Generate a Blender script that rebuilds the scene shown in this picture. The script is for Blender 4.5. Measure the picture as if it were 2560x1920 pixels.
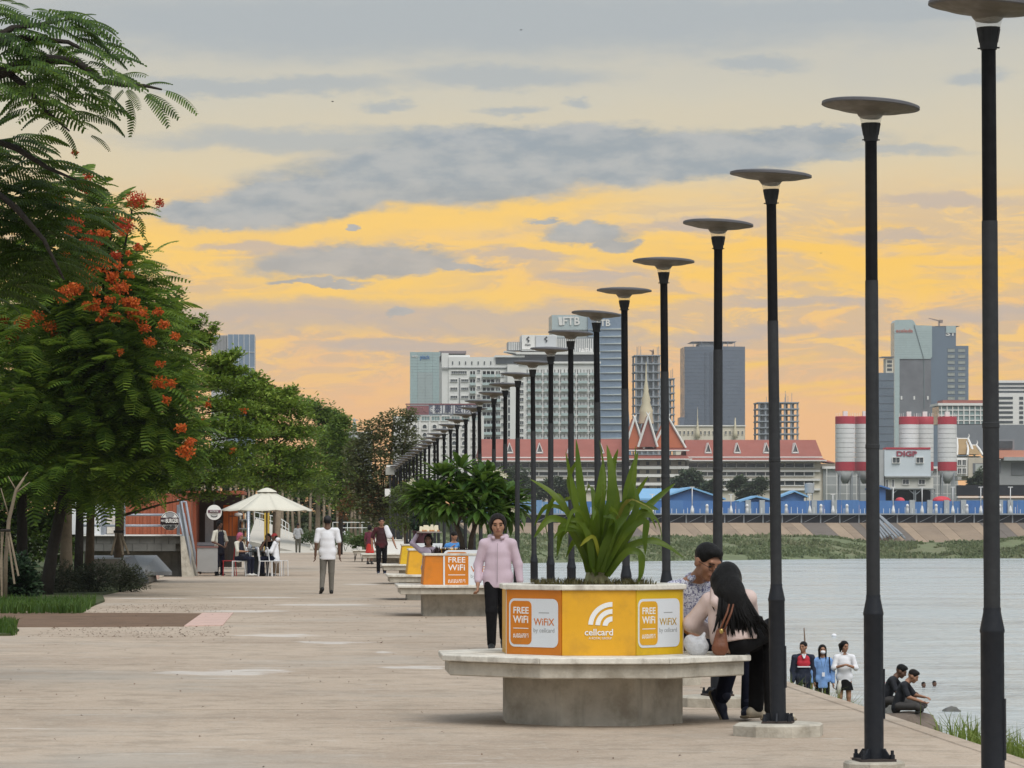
import bpy, bmesh, math, random
import numpy as np
from mathutils import Vector, Matrix, Euler, noise as mnoise
R = math.radians
random.seed(7); RNG = np.random.default_rng(11)
for o in list(bpy.data.objects): bpy.data.objects.remove(o, do_unlink=True)
sc = bpy.context.scene
COL = sc.collection

# ------------------------------------------------------------------ camera
# The promenade runs along +Y; the lens is a 124 mm telephoto at standing height.
F, VX, VY, HC = 8800.0, 789.0, 1320.0, 1.44
cam = bpy.data.cameras.new('camera'); camo = bpy.data.objects.new('camera', cam); COL.objects.link(camo)
camo.location = (0, 0, HC); camo.rotation_euler = (R(90), 0, 0)
cam.sensor_width = 36; cam.lens = F / 2560 * 36
cam.shift_x = (1280 - VX) / 2560; cam.shift_y = (VY - 960) / 2560
cam.clip_start = .5; cam.clip_end = 20000
sc.camera = camo
sc.render.engine = 'CYCLES'
sc.view_settings.view_transform = 'Standard'; sc.view_settings.look = 'None'
sc.view_settings.exposure = 0.6; sc.view_settings.gamma = 1.0
sc.cycles.max_bounces = 4; sc.cycles.diffuse_bounces = 2; sc.cycles.glossy_bounces = 2; sc.cycles.transparent_max_bounces = 8
sc.cycles.caustics_reflective = False; sc.cycles.caustics_refractive = False

def at(px, py, d):
    "a pixel of the photograph and a distance -> a point of the place"
    return Vector(((px - VX) * d / F, d, HC - (py - VY) * d / F))

def lin(r, g, b):
    f = lambda c: (c / 255) / 12.92 if c / 255 <= .04045 else ((c / 255 + .055) / 1.055) ** 2.4
    return (f(r), f(g), f(b))

# ------------------------------------------------------------------ sun and sky
SUN_EL, SUN_AZ = 52.0, 158.0     # degrees; azimuth from +Y clockwise: overcast light from behind the camera
sl = bpy.data.lights.new('sun', 'SUN'); so = bpy.data.objects.new('sun', sl); COL.objects.link(so)
sl.energy = 1.5; sl.angle = R(42); sl.color = (1.0, .965, .91)
sd = Vector((math.sin(R(SUN_AZ)) * math.cos(R(SUN_EL)), math.cos(R(SUN_AZ)) * math.cos(R(SUN_EL)), math.sin(R(SUN_EL))))
so.rotation_euler = (-sd).to_track_quat('-Z', 'Y').to_euler()

class NT:
    "small helper to wire shader nodes"
    def __init__(s, tree): s.t = tree; s.n = tree.nodes; s.l = tree.links; s.n.clear()
    def _in(s, sock, v):
        if isinstance(v, bpy.types.NodeSocket): s.l.new(v, sock)
        elif v is not None: sock.default_value = v
    def m(s, op, a, b=None, c=None, clamp=False):
        n = s.n.new('ShaderNodeMath'); n.operation = op; n.use_clamp = clamp
        for k, v in enumerate((a, b, c)):
            if v is not None: s._in(n.inputs[k], v)
        return n.outputs[0]
    def v(s, op, a, b=None, c=None):
        n = s.n.new('ShaderNodeVectorMath'); n.operation = op
        for k, v in enumerate((a, b, c)):
            if v is not None: s._in(n.inputs[k], v)
        return n.outputs['Value'] if op in ('LENGTH', 'DOT_PRODUCT', 'DISTANCE') else n.outputs[0]
    def noise(s, vec, scale, detail=4, rough=.55, dist=0):
        n = s.n.new('ShaderNodeTexNoise'); s._in(n.inputs['Vector'], vec)
        n.inputs['Scale'].default_value = scale; n.inputs['Detail'].default_value = detail
        n.inputs['Roughness'].default_value = rough; n.inputs['Distortion'].default_value = dist
        return n.outputs[0], n.outputs[1]
    def mr(s, x, a, b, c=0., d=1., smooth=True):
        n = s.n.new('ShaderNodeMapRange'); n.interpolation_type = 'SMOOTHSTEP' if smooth else 'LINEAR'
        for k, v in enumerate((x, a, b, c, d)): s._in(n.inputs[k], v)
        return n.outputs[0]
    def mix(s, f, a, b, blend='MIX'):
        n = s.n.new('ShaderNodeMix'); n.data_type = 'RGBA'; n.blend_type = blend; n.clamp_factor = True
        s._in(n.inputs[0], f)
        for k, v in ((6, a), (7, b)):
            if isinstance(v, tuple) and len(v) == 3: v = (*v, 1)
            s._in(n.inputs[k], v)
        return n.outputs[2]
    def ramp(s, f, stops):
        n = s.n.new('ShaderNodeValToRGB'); e = n.color_ramp.elements
        while len(e) < len(stops): e.new(.5)
        for k, (p, c) in enumerate(stops): e[k].position = p; e[k].color = (*c, 1)
        s._in(n.inputs[0], f); return n.outputs[0]
    def sep(s, vec):
        n = s.n.new('ShaderNodeSeparateXYZ'); s._in(n.inputs[0], vec); return n.outputs
    def comb(s, x, y, z):
        n = s.n.new('ShaderNodeCombineXYZ')
        for k, q in enumerate((x, y, z)): s._in(n.inputs[k], q)
        return n.outputs[0]

def build_sky():
    w = bpy.data.worlds.new('World'); sc.world = w; w.use_nodes = True
    g = NT(w.node_tree)
    tc = g.n.new('ShaderNodeTexCoord').outputs['Generated']
    x, y, z = g.sep(tc)[:3]
    az = g.m('ARCTAN2', x, y)
    hor = g.m('SQRT', g.m('ADD', g.m('MULTIPLY', x, x), g.m('MULTIPLY', y, y)))
    el = g.m('ARCTAN2', z, hor)
    P = lambda px: math.atan((px - VX) / F)          # bearing of a cloud
    E = lambda py: math.atan((VY - py) / F)          # height of a cloud
    # slow warp so that no outline is a clean curve
    base = g.comb(az, g.m('MULTIPLY', el, 2.6), 0.)
    _, wc = g.noise(base, 26, 6, .62)
    wv = g.v('SUBTRACT', wc, (.5, .5, .5))
    uv0 = g.comb(az, el, 0.)
    uv = g.v('ADD', uv0, g.v('MULTIPLY', wv, (.028, .0095, 0)))
    _, wc2 = g.noise(base, 105, 6, .68)
    uv = g.v('ADD', uv, g.v('MULTIPLY', g.v('SUBTRACT', wc2, (.5, .5, .5)), (.012, .0058, 0)))
    # warm band low in the west, grey-blue above
    west = g.mr(g.m('ABSOLUTE', az), .35, 1.5, 1., 0.)
    eln = g.m('DIVIDE', g.m('ADD', g.m('MAXIMUM', el, 0.), g.m('MULTIPLY', g.sep(wv)[1], .014)), R(11))
    h = lambda py: (VY - py) / F / R(11)
    warm = g.ramp(eln, [(0.0, lin(248, 188, 126)), (h(1040), lin(247, 190, 130)), (h(860), lin(244, 194, 132)),
                        (h(700), lin(250, 200, 114)), (h(590), lin(240, 200, 134)), (h(430), lin(220, 203, 168)),
                        (h(250), lin(206, 199, 180)), (h(90), lin(190, 190, 184)), (1.0, lin(178, 183, 186))])
    cool = g.ramp(eln, [(0.0, lin(206, 186, 172)), (.5, lin(186, 186, 188)), (1.0, lin(176, 184, 190))])
    col = g.mix(west, cool, warm)
    high = g.mr(el, R(8), R(50))
    col = g.mix(high, col, lin(196, 204, 212))
    # lit orange cloud, streaky, in the low band
    n1, _ = g.noise(g.comb(az, g.m('MULTIPLY', el, 6.5), 3.), 15, 7, .62, .8)
    n2, _ = g.noise(g.comb(az, g.m('MULTIPLY', el, 4.2), 8.), 44, 7, .66, 1.2)
    band = g.m('MULTIPLY', g.mr(el, E(1080), E(850)), g.mr(el, E(420), E(610)))
    lit = g.m('MULTIPLY', g.mr(g.m('ADD', g.m('MULTIPLY', n1, .6), g.m('MULTIPLY', n2, .4)), .46, .57), band)
    lit = g.m('MULTIPLY', lit, west)
    col = g.mix(g.m('MULTIPLY', lit, .7), col, lin(255, 206, 104))
    gr = g.m('MULTIPLY', g.mr(n2, .58, .44), band)
    col = g.mix(g.m('MULTIPLY', g.m('MULTIPLY', gr, west), .7), col, lin(206, 182, 154))
    def blob(px, py, rx, ry, tilt=0.):
        c = (P(px), E(py))
        v = g.v('SUBTRACT', uv, (c[0], c[1], 0))
        if tilt:
            n = g.n.new('ShaderNodeVectorRotate'); n.rotation_type = 'Z_AXIS'
            g._in(n.inputs['Vector'], v); n.inputs['Angle'].default_value = -tilt; v = n.outputs[0]
        return g.v('LENGTH', g.v('MULTIPLY', v, (F / rx, F / ry, 0)))
    wn, _ = g.noise(g.comb(az, g.m('MULTIPLY', el, 4.5), 11.), 34, 8, .66, .5)
    wisp = g.m('MULTIPLY', g.m('SUBTRACT', wn, .5), .62)
    def mask(blobs, a=1.22, b=.72):
        d = None
        for q in blobs:
            e = blob(*q); d = e if d is None else g.m('MINIMUM', d, e)
        return g.mr(g.m('ADD', d, wisp), a, b)
    # bright rims under the grey banks
    rim = mask([(1000, 545, 560, 62, .10), (880, 690, 330, 42), (480, 600, 150, 60), (1500, 615, 200, 40), (1000, 745, 500, 28)], 1.5, .5)
    col = g.mix(g.m('MULTIPLY', rim, .85), col, lin(255, 206, 98))
    goldr = mask([(2050, 650, 420, 70), (1650, 720, 260, 40, .1), (2400, 700, 200, 60), (1950, 905, 260, 24), (2250, 980, 300, 30)], 1.5, .4)
    col = g.mix(g.m('MULTIPLY', goldr, g.m('MULTIPLY', g.mr(n1, .36, .58), 1.)), col, lin(255, 203, 88))
    # soft grey veils
    veil = mask([(1100, 60, 1300, 90), (2000, 40, 900, 40), (850, 350, 560, 34), (650, 215, 420, 24), (1250, 190, 290, 30), (980, 260, 60, 16),
                 (1260, 275, 80, 15), (1880, 172, 130, 22), (2440, 215, 90, 20), (1440, 250, 40, 14), (2150, 400, 260, 18)], 1.35, .45)
    col = g.mix(g.m('MULTIPLY', veil, .7), col, lin(166, 174, 180))
    mauve = mask([(800, 790, 430, 46), (1180, 800, 430, 44, .03), (1050, 870, 300, 20), (2350, 520, 200, 18), (2450, 800, 200, 24), (1800, 840, 300, 22), (650, 620, 200, 16), (1300, 640, 160, 14), (1750, 560, 200, 16), (2250, 600, 160, 14), (1500, 690, 200, 14), (2000, 760, 220, 16)], 1.3, .5)
    col = g.mix(g.m('MULTIPLY', mauve, .78), col, lin(194, 178, 166))
    # grey banks with crisp edges
    grey = mask([(1180, 425, 520, 88, .07), (760, 500, 330, 60, .12), (540, 535, 150, 40), (1650, 395, 560, 62, .06), (2060, 345, 160, 24),
                 (1350, 360, 380, 50), (830, 655, 235, 42, .05), (960, 655, 200, 30), (1130, 667, 110, 10),
                 (800, 706, 110, 12), (1480, 585, 120, 28), (1350, 560, 50, 10), (1560, 610, 60, 18), (872, 576, 26, 10), (990, 778, 30, 10)])
    fine, _ = g.noise(g.comb(az, g.m('MULTIPLY', el, 2.4), 5.), 60, 5, .6)
    gcol = g.mix(g.mr(fine, .35, .65), lin(150, 160, 168), lin(178, 180, 180))
    lowgrey = g.mr(el, E(560), E(690), 0., .38)
    gcol = g.mix(g.mr(el, E(520), E(660), 0., .35), gcol, lin(196, 178, 160))
    col = g.mix(g.m('MULTIPLY', grey, .94), col, gcol)
    # broken cloud elsewhere, the same cover all round
    n4, _ = g.noise(g.comb(az, g.m('MULTIPLY', el, 3.), 1.), 5, 6, .6)
    rest = g.m('MULTIPLY', g.mr(n4, .5, .66), g.mr(el, R(8), R(14)))
    col = g.mix(g.m('MULTIPLY', rest, .35), col, lin(166, 174, 182))
    below = g.mr(el, R(-1.2), R(-.2))
    col = g.mix(below, lin(150, 148, 140), col)
    sky = g.n.new('ShaderNodeTexSky'); sky.sky_type = 'NISHITA'; sky.sun_disc = False
    sky.sun_elevation = R(SUN_EL); sky.sun_rotation = R(SUN_AZ); sky.air_density = 1.2; sky.dust_density = 3
    skyc = g.mix(1., sky.outputs[0], (.09, .09, .09), 'MULTIPLY')
    col = g.mix(.06, col, skyc)
    bg = g.n.new('ShaderNodeBackground'); g._in(bg.inputs[0], col); bg.inputs[1].default_value = .73
    out = g.n.new('ShaderNodeOutputWorld'); g.l.new(bg.outputs[0], out.inputs[0])
    w.cycles.sampling_method = 'MANUAL'; w.cycles.sample_map_resolution = 512
build_sky()

# ------------------------------------------------------------------ helpers
def tag(o, label=None, cat=None, group=None, kind=None):
    if label: o['label'] = label
    if cat: o['category'] = cat
    if group: o['group'] = group
    if kind: o['kind'] = kind
    return o
def empty(name, loc=(0, 0, 0), rz=0., label=None, cat=None, group=None):
    o = bpy.data.objects.new(name, None); COL.objects.link(o); o.location = loc; o.rotation_euler = (0, 0, rz)
    o.empty_display_size = .2
    return tag(o, label, cat, group)
def link(name, me, parent=None, loc=None, rot=None, scale=None):
    o = bpy.data.objects.new(name, me); COL.objects.link(o)
    if parent: o.parent = parent
    if loc is not None: o.location = loc
    if rot is not None: o.rotation_euler = rot
    if scale is not None: o.scale = scale
    return o
def copy_tree(o, parent=None):
    c = o.copy(); COL.objects.link(c); c.parent = parent
    for ch in list(o.children): copy_tree(ch, c)
    return c

class MB:
    "collects faces; build() links them as one mesh object"
    def __init__(s): s.v = []; s.f = []; s.mi = []; s.cur = 0
    def mat(s, k): s.cur = k; return s
    def face(s, idx): s.f.append(tuple(idx)); s.mi.append(s.cur)
    def poly(s, pts):
        b = len(s.v); s.v += [tuple(p) for p in pts]; s.face(range(b, b + len(pts))); return s
    def box(s, x0, x1, y0, y1, z0, z1):
        b = len(s.v)
        s.v += [(x0, y0, z0), (x1, y0, z0), (x1, y1, z0), (x0, y1, z0), (x0, y0, z1), (x1, y0, z1), (x1, y1, z1), (x0, y1, z1)]
        for q in ((0, 3, 2, 1), (4, 5, 6, 7), (0, 1, 5, 4), (1, 2, 6, 5), (2, 3, 7, 6), (3, 0, 4, 7)): s.face([b + i for i in q])
        return s
    def loft(s, rings, cap0=True, cap1=True, closed=True):
        n = len(rings[0]); b = len(s.v)
        for r in rings: s.v += [tuple(p) for p in r]
        for k in range(len(rings) - 1):
            for i in range(n if closed else n - 1):
                j = (i + 1) % n
                s.face((b + k * n + i, b + k * n + j, b + (k + 1) * n + j, b + (k + 1) * n + i))
        if cap0: s.face([b + i for i in range(n)][::-1])
        if cap1: s.face([b + (len(rings) - 1) * n + i for i in range(n)])
        return s
    def prism(s, poly, z0, z1, s1=1.0, c=None):
        cx, cy = c or (sum(p[0] for p in poly) / len(poly), sum(p[1] for p in poly) / len(poly))
        return s.loft([[(x, y, z0) for x, y in poly], [(cx + (x - cx) * s1, cy + (y - cy) * s1, z1) for x, y in poly]])
    def lathe(s, prof, n=20, c=(0, 0, 0), cap0=True, cap1=True):
        return s.loft([[(c[0] + r * math.cos(2 * math.pi * i / n), c[1] + r * math.sin(2 * math.pi * i / n), c[2] + z) for i in range(n)] for r, z in prof], cap0, cap1)
    def tube(s, pts, rad, n=6, cap=True):
        pts = [Vector(p) for p in pts]
        if not hasattr(rad, '__len__'): rad = [rad] * len(pts)
        rings = []; up = None
        for i, p in enumerate(pts):
            t = (pts[min(i + 1, len(pts) - 1)] - pts[max(i - 1, 0)])
            t = t.normalized() if t.length > 1e-9 else Vector((0, 0, 1))
            if up is None: up = t.orthogonal().normalized()
            up = (up - t * up.dot(t)); up = up.normalized() if up.length > 1e-6 else t.orthogonal().normalized()
            sde = t.cross(up)
            rings.append([p + (up * math.cos(2 * math.pi * k / n) + sde * math.sin(2 * math.pi * k / n)) * rad[i] for k in range(n)])
        return s.loft(rings, cap, cap)
    def ball(s, c, r, n=10, m=7):
        rx, ry, rz = r if hasattr(r, '__len__') else (r, r, r)
        pr = [(max(math.sin(math.pi * k / m), .02), -math.cos(math.pi * k / m)) for k in range(m + 1)]
        return s.loft([[(c[0] + rx * q * math.cos(2 * math.pi * i / n), c[1] + ry * q * math.sin(2 * math.pi * i / n), c[2] + rz * z) for i in range(n)] for q, z in pr])
    def mesh(s, name, mats, smooth=False, sharp=None):
        me = bpy.data.meshes.new(name); me.from_pydata(s.v, [], s.f)
        for m in (mats if isinstance(mats, (list, tuple)) else [mats]): me.materials.append(m)
        me.polygons.foreach_set('material_index', s.mi)
        if smooth:
            me.polygons.foreach_set('use_smooth', [True] * len(me.polygons))
            if sharp: me.set_sharp_from_angle(angle=R(sharp))
        me.update(); return me
    def build(s, name, mats, parent=None, smooth=False, loc=None, rot=None, sharp=None, bevel=0, scale=None):
        o = link(name, s.mesh(name, mats, smooth, sharp), parent, loc, rot, scale)
        if bevel:
            b = o.modifiers.new('bevel', 'BEVEL'); b.width = bevel; b.segments = 1; b.limit_method = 'ANGLE'; b.angle_limit = R(35)
        return o
def np_mesh(name, V, Q, mats, mi=None, smooth=False):
    "mesh from arrays: V (n,3), Q (m,k)"
    me = bpy.data.meshes.new(name); k = Q.shape[1]
    me.vertices.add(len(V)); me.vertices.foreach_set('co', np.ascontiguousarray(V, np.float32).ravel())
    me.loops.add(Q.size); me.loops.foreach_set('vertex_index', np.ascontiguousarray(Q, np.int32).ravel())
    me.polygons.add(len(Q)); me.polygons.foreach_set('loop_start', np.arange(0, Q.size, k, dtype=np.int32))
    me.polygons.foreach_set('loop_total', np.full(len(Q), k, np.int32))
    for m in (mats if isinstance(mats, (list, tuple)) else [mats]): me.materials.append(m)
    if mi is not None: me.polygons.foreach_set('material_index', np.ascontiguousarray(mi, np.int32))
    if smooth: me.polygons.foreach_set('use_smooth', np.ones(len(Q), bool))
    me.update(calc_edges=True); me.validate(); return me
def octagon(w, cx=0., cy=0.):
    a, b = w / 2, w / 2 * math.tan(math.pi / 8)
    return [(cx + x, cy + y) for x, y in ((-b, -a), (b, -a), (a, -b), (a, b), (b, a), (-b, a), (-a, b), (-a, -b))]
def square(w, cx=0., cy=0., d=None):
    a = w / 2; b = (d or w) / 2
    return [(cx - a, cy - b), (cx + a, cy - b), (cx + a, cy + b), (cx - a, cy + b)]

# ------------------------------------------------------------------ materials
MATS = {}
def mat(name, col, rough=.75, var=.12, scale=6., bump=0., bscale=None, metal=0., spec=.4, col2=None, amt=.5, scale2=None,
        stretch=None, trans=0., alpha=1., streak=0.):
    "procedural surface: two noises vary the colour in world space, a third gives the relief"
    if name in MATS: return MATS[name]
    m = bpy.data.materials.new(name); MATS[name] = m; m.use_nodes = True; g = NT(m.node_tree)
    pos = g.n.new('ShaderNodeNewGeometry').outputs['Position']
    if stretch: pos = g.v('MULTIPLY', pos, stretch)
    p = g.n.new('ShaderNodeBsdfPrincipled')
    n, _ = g.noise(pos, scale, 5, .6)
    c = g.mix(n, tuple(max(0, q * (1 - var * 1.6)) for q in col), tuple(min(1, q * (1 + var * 1.6)) for q in col))
    if col2:
        n2, _ = g.noise(pos, scale2 or scale * .3, 5, .65)
        c = g.mix(g.m('MULTIPLY', g.mr(n2, .45, .7), amt), c, col2)
    if streak:                                    # rain streaks run down walls
        n3, _ = g.noise(g.v('MULTIPLY', pos, (1., 1., .12)), scale * 1.7, 3, .6)
        c = g.mix(g.m('MULTIPLY', g.mr(n3, .52, .75), streak), c, tuple(q * .45 for q in col))
    g._in(p.inputs['Base Color'], c)
    nr, _ = g.noise(pos, scale * 2.3, 3)
    g._in(p.inputs['Roughness'], g.mr(nr, .3, .7, max(.03, rough - .1), min(1, rough + .1)))
    p.inputs['Metallic'].default_value = metal; p.inputs['Specular IOR Level'].default_value = spec
    p.inputs['Transmission Weight'].default_value = trans; p.inputs['Alpha'].default_value = alpha
    if bump:
        bn = g.n.new('ShaderNodeBump'); bn.inputs['Strength'].default_value = bump; bn.inputs['Distance'].default_value = .02
        nb, _ = g.noise(pos, bscale or scale * 4, 5, .6); g._in(bn.inputs['Height'], nb); g.l.new(bn.outputs[0], p.inputs['Normal'])
    o = g.n.new('ShaderNodeOutputMaterial'); g.l.new(p.outputs[0], o.inputs[0])
    return m
def leaf_mat(name, cols, trans=.35, rough=.55, scale=.7):
    "foliage: every leaf its own tone, slow drift from clump to clump, some light through the blade"
    if name in MATS: return MATS[name]
    m = bpy.data.materials.new(name); MATS[name] = m; m.use_nodes = True; g = NT(m.node_tree)
    geo = g.n.new('ShaderNodeNewGeometry')
    n, _ = g.noise(geo.outputs['Position'], scale, 3)
    f = g.m('ADD', g.m('MULTIPLY', geo.outputs['Random Per Island'], .62), g.m('MULTIPLY', g.mr(n, .3, .7), .38))
    c = g.ramp(f, [(k / (len(cols) - 1), q) for k, q in enumerate(cols)])
    p = g.n.new('ShaderNodeBsdfPrincipled'); g._in(p.inputs['Base Color'], c); p.inputs['Roughness'].default_value = rough
    p.inputs['Specular IOR Level'].default_value = .3
    t = g.n.new('ShaderNodeBsdfTranslucent'); g._in(t.inputs[0], g.mix(.5, c, (.16, .2, .02), 'ADD') if trans > .2 else c)
    mx = g.n.new('ShaderNodeMixShader'); mx.inputs[0].default_value = trans
    g.l.new(p.outputs[0], mx.inputs[1]); g.l.new(t.outputs[0], mx.inputs[2])
    o = g.n.new('ShaderNodeOutputMaterial'); g.l.new(mx.outputs[0], o.inputs[0])
    return m
FONTS = {}
def text_mesh(s, size, ext=.004, sx=1., bold=0., align='CENTER', shear=0.):
    cu = bpy.data.curves.new('lettering', 'FONT'); cu.body = s; cu.size = size; cu.extrude = ext; cu.align_x = align; cu.align_y = 'CENTER'
    cu.offset = bold; cu.shear = shear; cu.resolution_u = 3
    o = bpy.data.objects.new('lettering', cu); COL.objects.link(o)
    dg = bpy.context.evaluated_depsgraph_get()
    me = bpy.data.meshes.new_from_object(o.evaluated_get(dg)); me.name = 'lettering'
    bpy.data.objects.remove(o); bpy.data.curves.remove(cu)
    if sx != 1: me.transform(Matrix.Diagonal((sx, 1, 1, 1)))
    return me
def letters(s, size, m, parent, loc, rz=0., sx=1., bold=0., ext=.004, rx=90., shear=0., fit=None, name='lettering'):
    me = text_mesh(s, size, ext, sx, bold, shear=shear); me.materials.clear(); me.materials.append(m)
    if fit and len(me.vertices):
        xs = [v.co.x for v in me.vertices]; w = max(xs) - min(xs)
        me.transform(Matrix.Diagonal((fit / w, 1, 1, 1)))
    return link(name, me, parent, loc, (R(rx), 0, rz))
# ------------------------------------------------------------------ ground, promenade, banks, river
def paving_mat():
    m = bpy.data.materials.new('promenade_concrete'); m.use_nodes = True; g = NT(m.node_tree); MATS['paving'] = m
    pos = g.n.new('ShaderNodeNewGeometry').outputs['Position']
    a, _ = g.noise(pos, .35, 5, .6); b, _ = g.noise(pos, 2.3, 6, .65); c, _ = g.noise(pos, 11, 5, .7); d, _ = g.noise(pos, 38, 3, .6)
    col = g.mix(g.mr(a, .35, .68), (.50, .405, .315), (.405, .32, .245))
    col = g.mix(g.m('MULTIPLY', g.mr(b, .46, .64), .6), col, (.31, .25, .19))
    col = g.mix(g.m('MULTIPLY', g.mr(c, .5, .66), .42), col, (.58, .52, .44))
    col = g.mix(g.m('MULTIPLY', g.mr(d, .56, .68), .6), col, (.22, .18, .14))
    e, _ = g.noise(g.v('ADD', pos, (31., 7., 0.)), .55, 4, .6)
    wet = g.mr(e, .60, .70)
    col = g.mix(g.m('MULTIPLY', wet, .28), col, (.33, .29, .24))
    f, _ = g.noise(g.v('ADD', pos, (3., 77., 0.)), .22, 5, .62)
    col = g.mix(g.m('MULTIPLY', g.mr(f, .5, .72), .5), col, (.40, .38, .34))
    # dried cement spills with ragged edges, and faint pale drag marks
    _, wcol = g.noise(pos, 1.6, 5, .65); wp = g.v('ADD', pos, g.v('MULTIPLY', g.v('SUBTRACT', wcol, (.5, .5, .5)), (1.3, 1.6, 0)))
    for X_, Y_, a_, b_ in ((-.95, 35., .62, .55), (-.6, 35.6, .4, .3), (-.47, 47.1, .62, .7), (.2, 44.3, .5, .45), (.85, 40.6, .2, .25), (1.05, 36.4, .35, .3), (-1.3, 61., .9, .8), (.1, 66., 1.1, .8), (-1.2, 73., 1., .8), (-3.4, 72., 1., .7), (1.2, 90., .6, 1.)):
        q_ = g.v('LENGTH', g.v('MULTIPLY', g.v('SUBTRACT', wp, (X_, Y_, 0.)), (1 / a_, 1 / b_, 0)))
        col = g.mix(g.m('MULTIPLY', g.mr(q_, 1.1, .6), .6), col, (.68, .65, .61))
    dr, _ = g.noise(g.v('MULTIPLY', pos, (.5, 1.6, 1.)), 1.3, 5, .7)
    col = g.mix(g.m('MULTIPLY', g.mr(dr, .60, .70), .4), col, (.70, .67, .62))
    p = g.n.new('ShaderNodeBsdfPrincipled'); g._in(p.inputs['Base Color'], col)
    g._in(p.inputs['Roughness'], g.mr(e, .55, .75, .82, .62)); p.inputs['Specular IOR Level'].default_value = .25
    bn = g.n.new('ShaderNodeBump'); bn.inputs['Strength'].default_value = .5; bn.inputs['Distance'].default_value = .015
    g._in(bn.inputs['Height'], g.m('ADD', c, g.m('MULTIPLY', d, .5))); g.l.new(bn.outputs[0], p.inputs['Normal'])
    o = g.n.new('ShaderNodeOutputMaterial'); g.l.new(p.outputs[0], o.inputs[0]); return m
PAVE = paving_mat()
def water_mat():
    m = bpy.data.materials.new('river_water'); m.use_nodes = True; g = NT(m.node_tree)
    pos = g.n.new('ShaderNodeNewGeometry').outputs['Position']
    p = g.n.new('ShaderNodeBsdfPrincipled')
    n0, _ = g.noise(g.v('MULTIPLY', pos, (.02, .008, 1)), 1., 4)
    g._in(p.inputs['Base Color'], g.mix(n0, (.54, .595, .605), (.62, .67, .68)))
    gu, _ = g.noise(g.v('MULTIPLY', pos, (.035, .05, 1)), 1., 5, .6, .6); g._in(p.inputs['Roughness'], g.mr(gu, .38, .62, .12, .30)); p.inputs['IOR'].default_value = 1.33
    w1, _ = g.noise(g.v('MULTIPLY', pos, (1.1, 1.5, 1)), 1.0, 5, .65, .5)
    w2, _ = g.noise(g.v('MULTIPLY', pos, (.12, .17, 1)), 1.0, 4, .55, .3)
    hgt = g.m('ADD', g.m('MULTIPLY', w1, .5), g.m('MULTIPLY', w2, 2.0))
    bn = g.n.new('ShaderNodeBump'); bn.inputs['Strength'].default_value = 1.; bn.inputs['Distance'].default_value = 1.5
    g._in(bn.inputs['Height'], hgt); g.l.new(bn.outputs[0], p.inputs['Normal'])
    o = g.n.new('ShaderNodeOutputMaterial'); g.l.new(p.outputs[0], o.inputs[0]); return m
WZ = -4.53
EDGE = 4.42                      # river side of the promenade
soil = mat('dry_soil', (.17, .105, .065), .95, .3, 3., .6, 22, col2=(.10, .065, .04), amt=.6)
lawn_m = mat('lawn_soil', (.055, .075, .025), .95, .35, 2.5, .4, 20, col2=(.10, .075, .04), amt=.5)
conc = mat('weathered_concrete', (.52, .485, .41), .88, .2, 6., .4, 30, col2=(.27, .235, .18), amt=.75, scale2=2.6, streak=.4)
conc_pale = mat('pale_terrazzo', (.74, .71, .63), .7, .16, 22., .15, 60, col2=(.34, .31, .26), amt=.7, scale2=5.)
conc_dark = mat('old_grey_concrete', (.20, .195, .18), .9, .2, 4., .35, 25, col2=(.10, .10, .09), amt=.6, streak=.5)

gmb = MB(); gmb.box(-2400, EDGE - .02, -80, 640, -6, -.02)
gmb.box(-2400, 3400, 742, 2450, -6, 4.2)
ground = gmb.build('ground', lawn_m); tag(ground, kind='structure')
wmb = MB(); wmb.poly([(-2400, -80, WZ), (3400, -80, WZ), (3400, 760, WZ), (-2400, 760, WZ)])
tag(wmb.build('river_water', water_mat()), kind='structure')

# promenade: cast strips with recessed joints near the camera, one sheet beyond
prom = empty('promenade', (0, 0, 0)); tag(prom, kind='structure')
y = 9.0; k = 0
while y < 62:
    w = 2.35 + .12 * math.sin(k * 2.1)
    MB().box(-9.0, EDGE - .16, y, y + w - .012, -.3, 0.0 + .0015 * math.sin(k * 1.7)).build('paving_slab', PAVE, prom)
    y += w; k += 1
MB().box(-9., EDGE - .16, y, 104.5, -.3, .001).build('far_paving', PAVE, prom); MB().box(-4.5, EDGE - .16, 104.51, 215, -.3, .002).build('far_paving', PAVE, prom)
MB().box(-9.0, EDGE - .17, 9, 62, -.35, -.02).build('joint_bed', mat('joint_dirt', (.09, .075, .06), .95, .2), prom)
for j in range(26):
    y0 = 9 + j * 6.0
    MB().box(EDGE - .15, EDGE, y0, y0 + 5.985, -.6, .004 + .003 * math.sin(j * 3)).build('kerb_stone', PAVE, prom, bevel=.012)
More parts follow.
